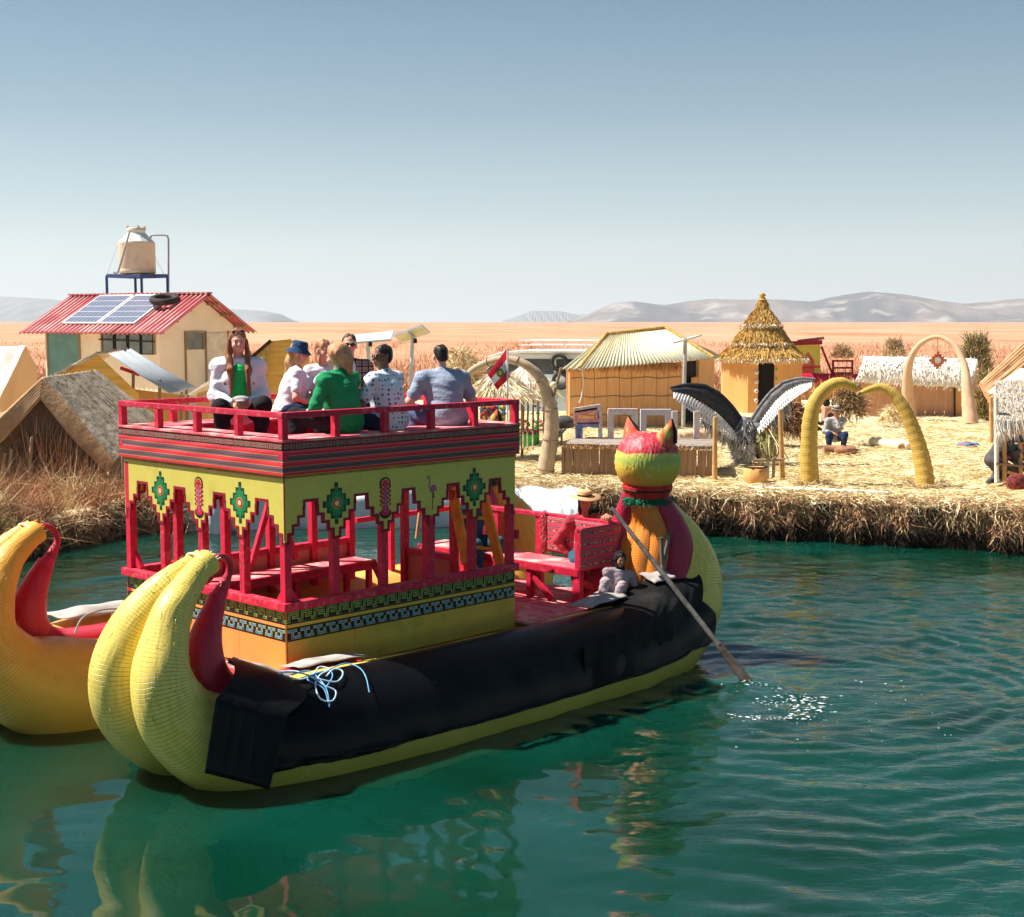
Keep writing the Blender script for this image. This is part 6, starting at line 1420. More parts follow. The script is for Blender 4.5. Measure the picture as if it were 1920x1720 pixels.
# ---- water tank on its stand
def tank():
    Y = 45.5; s = thing('tank_stand', 'blue steel stand above the red roof carrying the water tank', 'stand')
    zt = at(255, 518, Y).z; zb = .8; L_, R_ = at(200, 520, Y).x, at(311, 520, Y).x; d = .95
    for x, y in ((L_, Y), (at(236, 520, Y).x, Y+d*1.2), (at(274, 520, Y).x, Y-d*.6), (R_, Y+.2)): mbuild('stand_leg', s, blue_st, lambda mb: mb.beam((x, y, zb), (x, y, zt), .07, .07))
    pts = [Vector((L_, Y, zt)), Vector((at(274, 520, Y).x, Y-d*.6, zt-.02)), Vector((R_, Y+.2, zt)), Vector((at(236, 520, Y).x, Y+d*1.2, zt))]
    for i in range(4): mbuild('stand_beam', s, blue_st, lambda mb: mb.beam(pts[i], pts[(i+1) % 4], .06, .10))
    mbuild('stand_top', s, wood, lambda mb: mb.slab([p+Vector((0, 0, .07)) for p in pts], .03))
    c = Vector((at(255, 500, Y).x, Y+.15, zt+.08)); tm = M('beige_tank_plastic', (.70, .56, .44), (.62, .48, .37), 2, rough=.5, bump=.05, c3=(.55, .42, .32), s3=2)
    t = thing('water_tank', 'large beige plastic water tank with conical shoulders standing on the blue stand', 'tank', c)
    mb = MB(); mb.lathe([(.54, 0), (.575, .03), (.575, .12), (.565, .14), (.575, .16), (.575, .92), (.58, .95), (.56, 1.0)], (0, 0, 0), 48); mb.build('tank_body', tm, t)
    mb = MB(); mb.lathe([(.56, 1.0), (.30, 1.27), (.28, 1.29), (.28, 1.36)], (0, 0, 0), 12, sm=False); mb.build('tank_shoulder', white_p, t)
    mb = MB(); mb.lathe([(.30, 1.36), (.30, 1.42), (.27, 1.45), (.0, 1.46)], (0, 0, 0), 24); mb.build('lid', tm, t)
    for k in range(4): a = k*1.57+.5; mbuild('lid_lug', t, tm, lambda mb: mb.box((.27*math.cos(a)-.03, .27*math.sin(a)-.03, 1.42), (.27*math.cos(a)+.03, .27*math.sin(a)+.03, 1.50)))
    p = thing('water_pipe', 'thin grey pipe arching from the tank lid down past its right side', 'pipe')
    mbuild('pipe_run', p, steel, lambda mb: mb.tube([at(x, y, Y+.2) for x, y in ((282, 447), (284, 442), (290, 441), (308, 441), (314, 443), (316, 449), (316, 600))], .03, 8))
    p = thing('overflow_pipe', 'slanting grey pipe leaning against the left side of the tank', 'pipe')
    mbuild('pipe_run', p, steel, lambda mb: mb.tube([at(x, y, Y-.55) for x, y in ((244, 432), (241, 442), (222, 508), (219, 513), (213, 511))], .035, 8))
    for a, b in (((220, 462), (200, 517)), ((289, 480), (309, 517))): mbuild('guy_wire', s, steel, lambda mb: mb.tube([at(*a, Y), at(*b, Y)], .006, 4))
tank()

# ---- tents and huts on the left
def mat_rolls(mb, quad, n, r, jit=.3):
    """bundled reeds laid side by side down a slope: n ridged rolls from edge ab to edge dc"""
    a, b, c, d = [Vector(q) for q in quad]
    for k in range(n):
        t = (k+.5)/n; p, q = a.lerp(b, t), d.lerp(c, t); sag = Vector((0, 0, -.02)); rr = r*random.uniform(1-jit, 1+jit)
        mid = p.lerp(q, .5)+sag+Vector((random.uniform(-.02, .02), 0, random.uniform(-.02, .02)))
        mb.tube([p, p.lerp(mid, .6), mid, mid.lerp(q, .6), q], [rr, rr*.95, rr, rr*1.05, rr*.9], 6, 0, True)
def big_tent():
    h = thing('reed_hut', 'large grey brown reed mat hut with pitched roof on the left bank', 'hut')
    A1, A2 = at(82, 712, 28.5), at(182, 698, 31.5); R1, R2 = at(213, 868, 28.2), at(292, 782, 31.6); L1, L2 = at(-70, 862, 27.6), at(-20, 790, 31)
    for nm, q in (('right_roof_mat', (A1, A2, R2, R1)), ('left_roof_mat', (A1, A2, L2, L1))):
        o = MB(); o.slab(q, .10, 0, 22, 6, .012); o.build(nm, thatch_g, h); mb = MB()
        up = Vector((0, 0, .02)); qq = [Vector(x)+up for x in q]
        mat_rolls(mb, (qq[0], qq[1], qq[2], qq[3]), 30, .045); mb.build('reed_roll', thatch_g, h, kind='stuff', label='reed rolls laid down the slope')
    # thick front edge of mats, like rafters of reed
    tanm = M('tan_reed_edge', (.56, .34, .18), (.36, .20, .10), 2, (1, 1, 1), rough=.9, bump=.8, bscale=9, dist=.02)
    for k in range(6):
        o = .055*k; a = A1+Vector((0, -.06-.03*k, -o*1.15)); 
        mbuild('edge_roll', h, tanm, lambda mb: mb.tube([a, a.lerp(R1, .5)+Vector((0, -.05, -o*.9+.03)), R1+Vector((-.02*k, -.05, -o*.6))], [.05, .055, .05], 8))
        mbuild('edge_roll', h, tanm, lambda mb: mb.tube([a, a.lerp(L1, .5)+Vector((0, -.05, -o*.9+.03)), L1+Vector((0, -.05, -o*.6))], [.05, .055, .05], 8))
    mb = MB(); mb.add([A1+Vector((0, .02, -.3)), R1+Vector((-.10, .02, -.3)), Vector((R1.x-.10, R1.y+.02, .3)), Vector((L1.x, L1.y+.4, .3)), L1+Vector((0, .1, -.3))], [(0, 1, 2, 3, 4)]); mb.build('front_wall', mat_dk, h)
    mb = MB(); mb.add([R1+Vector((-.1, .02, -.1)), R2+Vector((-.1, 0, -.1)), Vector((R2.x-.1, R2.y, .3)), Vector((R1.x-.1, R1.y, .3))], [(0, 1, 2, 3)]); mb.build('side_wall', mat_dk, h)
    # vertical reeds hanging in the opening
    n = 900; t = RNG.uniform(0, 1, n); x = np.where(t < .45, A1.x+(L1.x-A1.x)*(1-t/.45), A1.x+(R1.x-A1.x)*((t-.45)/.55)); 
    P = np.stack([x, np.full(n, 28.15)+RNG.uniform(-.1, .1, n), np.full(n, .35)+RNG.uniform(0, .15, n)], 1); fr = np.where(x < A1.x, (x-L1.x)/(A1.x-L1.x), (R1.x-x)/(R1.x-A1.x))
    blades('wall_reeds', P, np.tile([[0.0, 0, 1.0]], (n, 1))+RNG.normal(0, .07, (n, 3)), .55+fr*1.25*RNG.uniform(.75, 1, n), np.full(n, .025), [brown_s, dark_s, rust_s], RNG.integers(0, 3, n), .08, parent=h, kind='stuff')
    for a, b in (((10, 850), (-4, 935)), ((22, 842), (12, 930)), ((228, 790), (232, 900)), ((60, 820), (55, 900))): mbuild('pole', h, wood, lambda mb: mb.tube([at(*a, 27.9), at(*b, 27.9)], .035, 6))
big_tent()
def tents_left():
    canvas = M('orange_tent_canvas', (.74, .46, .25), (.66, .38, .19), 1, rough=.85, bump=.2); wcan = M('white_tent_canvas', (.74, .68, .60), (.66, .58, .48), 1.2, rough=.85, bump=.3)
    t = thing('canvas_tent', 'pale canvas tent at the left edge with orange end wall', 'tent')
    a, b, c, d = at(-40, 650, 36), at(48, 648, 36), at(0, 745, 34.8), at(-60, 748, 34.8)
    mbuild('roof_sheet', t, wcan, lambda mb: mb.slab((a, b, c, d), .02, 0, 6, 6, .02))
    mbuild('end_wall', t, canvas, lambda mb: mb.prism([(0, 0), (1, 0), (2, 0)], lambda x, z, dd: (b+Vector((0, dd, -.02)), at(70, 690, 37+dd), at(70, 790, 37+dd))[int(x)], 0, .03))
    mbuild('end_wall', t, canvas, lambda mb: mb.prism([(0, 0), (1, 0), (2, 0), (3, 0)], lambda x, z, dd: (b+Vector((0, dd, -.02)), at(70, 790, 37+dd), at(0, 830, 34.8+dd), c+Vector((0, dd, -.02)))[int(x)], 0, .03))
    mbuild('tie_cord', t, wood, lambda mb: mb.tube([at(50, 655, 36.4), at(54, 690, 36.4), at(48, 722, 36.2)], .02, 5))
    # yellow tent with metal sheet roof
    t = thing('yellow_tent', 'yellow reed mat tent with a ribbed metal sheet roof in front of the house', 'tent')
    ym = M('yellow_matting', (.72, .42, .10), (.58, .32, .07), 2, (.6, .6, 5), rough=.85, bump=.6, bscale=6, dist=.02); zinc = M('zinc_sheet', (.40, .43, .45), (.33, .35, .37), 3, rough=.45, bump=.1)
    Y = 33.5; ap = at(182, 664, Y); lb = at(108, 702, Y); 
    mbuild('front_mat', t, ym, lambda mb: mb.prism([(182, 664), (262, 740), (240, 860), (110, 860), (104, 702)], lambda x, z, dd: tuple(at(x, z, Y+dd)), 0, .06))
    for k, (x0, x1) in enumerate(((112, 182),)): mbuild('edge_pole', t, wood, lambda mb: mb.tube([at(102, 706, Y-.05), at(182, 662, Y-.05)], .05, 6))
    mbuild('edge_mat', t, thatch_g, lambda mb: mb.slab((at(104, 700, Y-.2), at(182, 660, Y-.2), at(238, 650, Y+1.6), at(150, 690, Y+1.6)), .05, 0, 6, 4, .03))
    A, B, C_, D = at(204, 664, Y-.3), at(246, 655, Y+2.2), at(366, 726, Y+1.5), at(318, 738, Y-.3)
    nn = 40; V = []
    for i in range(nn+1):
        f = i/nn; p, q = A.lerp(B, f), D.lerp(C_, f); w = Vector((0, 0, .022*math.sin(f*math.pi*2*9))); V += [p+w, p.lerp(q, .5)+w+Vector((0, 0, -.03)), q+w]
    mb = MB(); mb.add(V, [(3*i+j, 3*i+3+j, 3*i+4+j, 3*i+1+j) for i in range(nn) for j in (0, 1)], 0, True); o = mb.build('metal_sheet', zinc, t); so = o.modifiers.new('t', 'SOLIDIFY'); so.thickness = .012
    mbuild('red_rafter', t, red, lambda mb: mb.beam(at(226, 690, Y+.3), at(262, 703, Y+.3), .06, .08))
    for x, y0, y1 in ((250, 700, 780), (300, 712, 790), (340, 735, 800), (352, 740, 800)): mbuild('pole', t, wood, lambda mb: mb.tube([at(x, y0, Y+.2), at(x-2, y1, Y+.2)], .04, 6))
    mbuild('under_mat', t, mat_wall2, lambda mb: mb.slab((at(236, 728, Y+.4), at(350, 742, Y+.6), at(350, 800, Y+.6), at(236, 800, Y+.4)), .05, 0, 4, 3, .02))
    # mat tent behind the women
    t = thing('mat_tent', 'yellow mat tent standing behind the woman in the blue hat', 'tent'); Y = 35
    mbuild('side_mat', t, ym, lambda mb: mb.prism([(508, 640), (545, 636), (580, 668), (580, 760), (490, 760), (480, 700)], lambda x, z, dd: tuple(at(x, z, Y+dd)), 0, .08))
    mbuild('dark_edge', t, dark_s, lambda mb: mb.beam(at(470, 672, Y-.1), at(508, 639, Y-.1), .10, .08)); mbuild('corner_mat', t, thatch_y, lambda mb: mb.prism([(476, 668), (508, 642), (500, 720), (478, 710)], lambda x, z, dd: tuple(at(x, z, Y-.1+dd)), 0, .06))
    t = thing('small_lean_to', 'low mat shelter with a pale roof edge left of the woman in white', 'shelter'); Y = 34
    mbuild('roof_edge', t, thatch_w, lambda mb: mb.slab((at(352, 738, Y), at(402, 706, Y), at(430, 716, Y+1), at(392, 742, Y+1)), .05, 0, 4, 3, .02)); mbuild('wall', t, mat_wall, lambda mb: mb.slab((at(370, 738, Y+.1), at(420, 722, Y+.1), at(420, 800, Y+.1), at(370, 800, Y+.1)), .05, 0, 3, 3, .01))
tents_left()

# ---- pole-mounted solar panels seen from behind
def pole_panel(quad, pole, Y, lab, r=.05):
    t = thing('pole_solar_module', lab, 'solar module', group='solar panels on poles')
    q = [at(x, y, Y+dy) for x, y, dy in quad]; 
    mbuild('panel_frame', t, M('pale_metal', (.48, .52, .54), (.40, .43, .46), 4, rough=.5, bump=0) if 'pale_metal' not in bpy.data.materials else bpy.data.materials['pale_metal'], lambda mb: mb.slab(q, .05))
    c = sum((Vector(x) for x in q), Vector())/4
    mbuild('panel_back', t, M('panel_backing', (.55, .48, .32), rough=.7, bump=0) if 'panel_backing' not in bpy.data.materials else bpy.data.materials['panel_backing'], lambda mb: mb.slab([c+(Vector(x)-c)*.9+Vector((0, -.035, -.035)) for x in q], .01))
    mbuild('cross_bar', t, steel, lambda mb: mb.beam(Vector(q[0]).lerp(q[3], .5)+Vector((0, -.05, -.06)), Vector(q[1]).lerp(q[2], .5)+Vector((0, -.05, -.06)), .05, .05))
    mbuild('pole', t, bpy.data.materials['pale_metal'], lambda mb: mb.tube([at(*pole[0], Y+.3), at(*pole[1], Y+.3)], r, 10)); mbuild('junction_box', t, black_p, lambda mb: mb.box(tuple(at(pole[0][0]+1, pole[0][1]+14, Y)), tuple(at(pole[0][0]+8, pole[0][1]+5, Y+.1))))
pole_panel([(658, 642, 0), (733, 636, 0), (738, 620, 1.2), (664, 628, 1.2)], ((690, 636), (692, 700)), 36, 'left and flatter of two solar panels on poles behind the passengers')
pole_panel([(737, 628, 0), (752, 640, .6), (806, 622, .6), (790, 608, 0)], ((774, 630), (770, 720)), 36, 'right and more tilted of two solar panels on poles behind the passengers')
def lamp_panel():
    Y = 40; t = thing('solar_lamp', 'thin grey post with a tilted solar panel in front of the metal roofed hut', 'lamp post')
    q = [at(1262, 642, Y), at(1300, 632, Y), at(1316, 627, Y+.6), at(1276, 636, Y+.6)]; mbuild('panel', t, white_p, lambda mb: mb.slab(q, .05)); mbuild('pole', t, steel, lambda mb: mb.tube([at(1285, 634, Y+.2), at(1281, 800, Y+.2)], .055, 10))
lamp_panel()

# ---- reed heaps, thatched sunshades, crafts
def heap(name, px0, px1, pyt, pyb, Y, mats, label, n=2600, cat='reed heap', ln=.5):
    L, Rr = at(px0, pyb, Y).x, at(px1, pyb, Y).x; h = at(0, pyt, Y).z-at(0, pyb, Y).z; zb = at(0, pyb, Y).z; t = thing(name, label, cat, ((L+Rr)/2, Y, zb))
    mb = MB(); mb.lathe([(.5*(Rr-L), 0), (.48*(Rr-L), h*.45), (.34*(Rr-L), h*.78), (.12*(Rr-L), h*.95), (0, h)], (0, 0, 0), 20)
    for i, v in enumerate(mb.v): mb.v[i] = (v[0]*(1+.1*math.sin(v[2]*9+i)), v[1]*.7*(1+.1*math.cos(i)), v[2]*(1+.05*math.sin(i*2.1)))
    mb.build('core', mats[0], t); a = RNG.uniform(0, 6.283, n); q = RNG.uniform(0, 1, n); rr = .5*(Rr-L)*np.sqrt(1-q**1.6)
    P = np.stack([rr*np.cos(a), rr*.7*np.sin(a), q*h*.97], 1); D = np.stack([np.cos(a)*.4, np.sin(a)*.4, RNG.normal(-.1, .5, n)], 1)+RNG.normal(0, .35, (n, 3)); D /= np.linalg.norm(D, axis=1)[:, None]
    blades('loose_reed', P, D, RNG.uniform(.3, 1, n)*ln, np.full(n, .022), mats, RNG.integers(0, len(mats), n), .2, parent=t, kind='stuff'); return t
heap('reed_heap', 815, 905, 656, 742, 44, [straw, straw2, brown_s], 'rounded heap of pale cut reed behind the man in the grey shirt')
heap('reed_heap', 1448, 1502, 758, 808, 36, [brown_s, rust_s, dark_s], 'dark brown heap of dry reed stalks between condor and heart arch')
heap('reed_heap', 1575, 1612, 720, 776, 36.5, [straw, brown_s, dark_s], 'pale bundle of reeds stacked behind the clay stove', 900)
def sunshade(px0, px1, pyt, pye, pyb, Y, lab):
    xl, xr = at(px0, pye, Y).x, at(px1, pye, Y).x; r = (xr-xl)/2; ze = at(0, pye, Y).z; zt = at(0, pyt, Y).z; t = thing('sunshade', lab, 'sunshade', ((xl+xr)/2, Y, .8), group='thatched sunshades')
    mb = MB(); mb.lathe([(r*.97, ze-.85), (r, ze-.80), (r*.55, ze-.8+(zt-ze)*.5), (.06, zt-.8), (0, zt-.78)], (0, 0, 0), 40)
    for i, v in enumerate(mb.v): mb.v[i] = (v[0]+random.uniform(-.02, .02), v[1]+random.uniform(-.02, .02), v[2]+random.uniform(-.02, .02))
    mb.build('thatch', thatch_w, t); n = 2600; a = RNG.uniform(0, 6.283, n); q = RNG.uniform(0.02, 1, n)**.6; sl = (zt-ze)
    P = np.stack([r*q*np.cos(a), r*q*np.sin(a), (zt-.8)-(sl)*q+.03], 1); D = np.stack([np.cos(a)*r, np.sin(a)*r, np.full(n, -sl)], 1)+RNG.normal(0, .12, (n, 3)); D /= np.linalg.norm(D, axis=1)[:, None]
    blades('thatch_straw', P, D, RNG.uniform(.15, .4, n), np.full(n, .02), [straw2, straw, thatch_w, brown_s], RNG.choice(4, n, p=[.4, .3, .2, .1]), .1, parent=t, kind='stuff')
    for k in range(4): a_ = k*1.57+.6; mbuild('pole', t, wood, lambda mb: mb.tube([(r*.8*math.cos(a_), r*.8*math.sin(a_), 0), (r*.8*math.cos(a_), r*.8*math.sin(a_), ze-.78)], .035, 6))
sunshade(868, 1002, 690, 742, 800, 33, 'nearer thatched sunshade under the reed arch, its straw paler'); sunshade(925, 1040, 684, 735, 800, 37, 'thatched sunshade farther back, touching the ferry side')
def crafts(px0, px1, py0, py1, Y, lab, n=70):
    t = thing('craft_display', lab, 'crafts'); mats = [red, gold_p, K['lime'], white_p, blue_p, wine_p, orange_p]
    mbuild('board', t, K['dkgrey'], lambda mb: mb.slab((at(px0, py1, Y+.05), at(px1, py1, Y+.05), at(px1, py0, Y+.15), at(px0, py0, Y+.15)), .03))
    for k in range(n):
        mb = MB(); mb.ell(at(random.uniform(px0, px1), random.uniform(py0, py1), Y), [random.uniform(.02, .045)]*3, 7, 5); mb.build('ornament', random.choice(mats), t)
crafts(900, 948, 762, 790, 31, 'board of bright red and green pompom ornaments under the sunshade', 80)
def hangings():
    t = thing('hanging_ornaments', 'strings of small colourful ornaments hanging beside the reed arch', 'ornaments'); mats = [red, gold_p, K['lime'], blue_p, K['hat_blue'], white_p]
    for k in range(9):
        x = 992+k*6.5; mbuild('string', t, steel, lambda mb: mb.tube([at(x, 738, 34), at(x, 780, 34)], .006, 4))
        for j in range(4): mb = MB(); mb.ell(at(x+random.uniform(-2, 2), 746+j*9+random.uniform(-3, 3), 33.9), [random.uniform(.02, .035)]*3, 6, 4); mb.build('ornament', random.choice(mats), t)
    for x in (982, 990, 1000): mbuild('cord_pole', t, wood, lambda mb: mb.tube([at(x, 740, 33.5), at(x-1, 842, 31.5)], .022, 6))
hangings()
def flowerpots():
    t = thing('green_tub', 'bright green plastic tub on the straw left of the reed arch', 'tub', on(990, 838)); mb = MB(); mb.lathe([(.16, 0), (.22, .05), (.27, .30), (.29, .33), (.25, .31), (.20, .06), (0, .05)], (0, 0, 0), 20)
    mb.build('tub_body', M('green_plastic', (.03, .42, .06), rough=.4, bump=0), t); mb = MB()
    for k in range(14): mb.ell((random.uniform(-.2, .2), random.uniform(-.1, .1), .33+random.uniform(0, .06)), [.06, .05, .04], 7, 5)
    mb.build('cloth_pile', K['redtop'], t)
    t = thing('plant_tray', 'row of red and green flowers in a low tray by the ferry', 'flowers', on(995, 812)); mbuild('tray', t, wood, lambda mb: mb.box((-.7, -.12, 0), (.7, .12, .12)))
    for k in range(40): mb = MB(); mb.ell((random.uniform(-.65, .65), random.uniform(-.1, .1), random.uniform(.15, .38)), [.05, .04, .05], 6, 4); mb.build('bloom', random.choice([red, K['lime'], green_p, pink]), t)
flowerpots()

# ---- ferry behind
def ferry():
    Y = 52; c = at(1012, 720, Y); t = thing('ferry', 'white passenger ferry with dark windows moored behind the sunshades', 'boat', (c.x, Y, 0), R(-14))
    wh = M('ferry_white', (.70, .72, .74), (.62, .65, .68), 1, rough=.4, bump=0); win = M('ferry_window', (.05, .075, .10), rough=.12, bump=0, spec=.7); bl = M('ferry_grey_blue', (.42, .52, .60), (.34, .44, .54), 1, rough=.5, bump=0)
    zt = at(0, 664, Y).z; zw0, zw1 = at(0, 700, Y).z, at(0, 672, Y).z; x0, x1 = -1.45, 4.2
    mbuild('hull', t, bl, lambda mb: mb.prism([(x0-1.3, 1.9), (x1, 1.9), (x1, 0), (x0+.4, 0)], lambda x, z, d: (x, d, z), -1.2, 1.2), bevel=.05)
    mbuild('cabin', t, wh, lambda mb: mb.prism([(x0-.7, 1.9), (x0+.1, zt-.15), (x0+.7, zt+.05), (x1, zt+.05), (x1, 1.9)], lambda x, z, d: (x, d, z), -1.05, 1.05), bevel=.08)
    mbuild('roof', t, white_p, lambda mb: mb.prism([(x0-.3, zt-.1), (x0+.3, zt+.10), (x0+1.0, zt+.16), (x1+.1, zt+.16), (x1+.1, zt+.06), (x0+1.0, zt+.05)], lambda x, z, d: (x, d, z), -1.12, 1.12), bevel=.03)
    for a, b in ((x0+.35, x0+1.05), (x0+1.15, x0+2.2), (x0+2.3, x0+3.3), (x0+3.4, x0+4.4)):
        mbuild('window', t, win, lambda mb: mb.prism([(a, zw0), (b, zw0), (b, zw1), (a+(.3 if a < x0+.5 else 0), zw1)], lambda x, z, d: (x, d, z), -1.07, -1.055))
    mbuild('windscreen', t, win, lambda mb: mb.prism([(x0-.45, zw0), (x0+.22, zw0), (x0+.42, zw1-.02), (x0+.12, zw1-.02)], lambda x, z, d: (x, d, z), -1.065, -1.054))
    for k in range(6): x = x0+1.0+k*.8; mbuild('rail_post', t, white_p, lambda mb: mb.tube([(x, -.9, zt+.15), (x-.1, -.9, zt+.50)], .02, 5))
    for z in (.50, .34): mbuild('roof_rail', t, white_p, lambda mb: mb.tube([(x0+.9, -.9, zt+z), (x1, -.9, zt+z)], .022, 5)); mbuild('roof_rail', t, white_p, lambda mb: mb.tube([(x0+.9, .9, zt+z), (x1, .9, zt+z)], .022, 5))
    for x, z in ((x0+2.45, 2.55), (x0+2.5, 1.9)): mbuild('fender', t, bpy.data.materials['tyre_rubber'], lambda mb: mb.tube([(x+.26*math.cos(a), -1.28, z+.26*math.sin(a)) for a in np.linspace(0, 6.283, 21)[:-1]], .07, 8, closed=True))
    mbuild('deck_edge', t, white_p, lambda mb: mb.box((x0-1.2, -1.25, 1.86), (x1, 1.25, 1.95)))
ferry()

# ---- grey reed arch, flag
def arch_tube(name, label, pts, Y, mat, cat='arch', wrap=None, seg=16, n=60, wig=.006, group=None):
    """pts: (px, py, radius in m, dY)"""
    t = thing(name, label, cat, group=group); out = []; P = [(at(x, y, Y+dy), r) for x, y, r, dy in pts]
    cp = [(p.x, p.z, r, p.y) for p, r in P]; S = smooth_path(cp, n); mb = MB(); d = np.concatenate([[0], np.cumsum(np.linalg.norm(np.diff(S[:, :2], axis=0), axis=1))])
    mb.tube([(q[0], q[3], q[1]) for q in S], [max(.01, q[2]*(1+wig*6*math.sin(k*1.9))) for k, q in enumerate(S)], seg, 0, True, uvk=list(d/.05)); mb.build('reed_bundle', mat, t)
    if wrap:
        for k in range(3, n-2, wrap): q = S[k]; q2 = S[k+1]; T_ = Vector((q2[0]-q[0], q2[3]-q[3], q2[1]-q[1])).normalized(); c = Vector((q[0], q[3], q[1])); u = T_.cross(Vector((0, 1, 0))).normalized(); w = T_.cross(u); mbuild('binding', t, wood, lambda mb: mb.tube([c+(u*math.cos(a)+w*math.sin(a))*(q[2]*1.04+.004) for a in np.linspace(0, 6.283, 17)[:-1]], .009, 5, closed=True))
    return t
r_grey = reed_mat('grey_tan_reed', (.56, .42, .27), (.38, .26, .15), (.24, .17, .10), gloss=.8); r_gold = reed_mat('mustard_reed', (.62, .40, .08), (.50, .30, .05), (.32, .19, .04), gloss=.8); r_tan = reed_mat('tan_pink_reed', (.72, .46, .30), (.56, .34, .20), (.42, .25, .15), gloss=.8)
a_ = arch_tube('reed_arch', 'grey tan reed arch with a leaning foot left of the metal roofed hut', [(862, 730, .075, .4), (880, 700, .075, .3), (915, 680, .08, .2), (950, 674, .085, .1), (985, 684, .09, 0), (1012, 708, .11, 0), (1028, 745, .135, 0), (1034, 790, .155, 0), (1030, 840, .165, 0), (1020, 893, .19, 0)], 29.4, r_grey, wrap=9)
mbuild('tied_stick', a_, wood, lambda mb: mb.tube([at(1052, 690, 29.2), at(1038, 745, 29.3)], .03, 6)); mbuild('knot', a_, straw2, lambda mb: mb.ell(at(1038, 722, 29.25), (.08, .06, .07), 8, 6))
def flag():
    Y = 28.7; t = thing('flag', 'red and white flag with a small crest on a white pole beside the rail', 'flag'); mbuild('pole', t, white_p, lambda mb: mb.tube([at(952, 652, Y), at(951, 900, Y)], .022, 6))
    c = [at(950, 654, Y), at(956, 708, Y), at(932, 732, Y), at(914, 702, Y)]; fm = [M('flag_red', (.72, .02, .04), rough=.8, bump=0), M('flag_white', (.80, .78, .78), rough=.8, bump=0)]
    nx, ny = 18, 10; mb = MB(); V = []
    for j in range(ny+1):
        for i in range(nx+1):
            u, v = i/nx, j/ny; p = c[0]*(1-u)*(1-v)+c[1]*u*(1-v)+c[2]*u*v+c[3]*(1-u)*v; V.append(p+Vector((0, .07*math.sin(v*7+u*2)*v, 0)))
    for j in range(ny):
        for i in range(nx): mb_i = 1 if nx/3 <= i < 2*nx/3 else 0; mb.add([V[j*(nx+1)+i], V[j*(nx+1)+i+1], V[(j+1)*(nx+1)+i+1], V[(j+1)*(nx+1)+i]], [(0, 1, 2, 3)], mb_i, True)
    o = mb.build('cloth', fm, t); o.modifiers.new('t', 'SOLIDIFY').thickness = .006
    q = c[0]*.25+c[1]*.25+c[2]*.25+c[3]*.25+Vector((0, -.10, 0)); mb = MB(); mb.add([q+Vector((.075*math.cos(a), 0, .09*math.sin(a))) for a in np.linspace(0, 6.283, 13)[:-1]], [tuple(range(12))[::-1]], 0); mb.add([q+Vector((.04*math.cos(a), -.006, .05*math.sin(a))) for a in np.linspace(0, 6.283, 13)[:-1]], [tuple(range(12))[::-1]], 1); mb.build('crest', [green_p, gold_p], t)
flag()

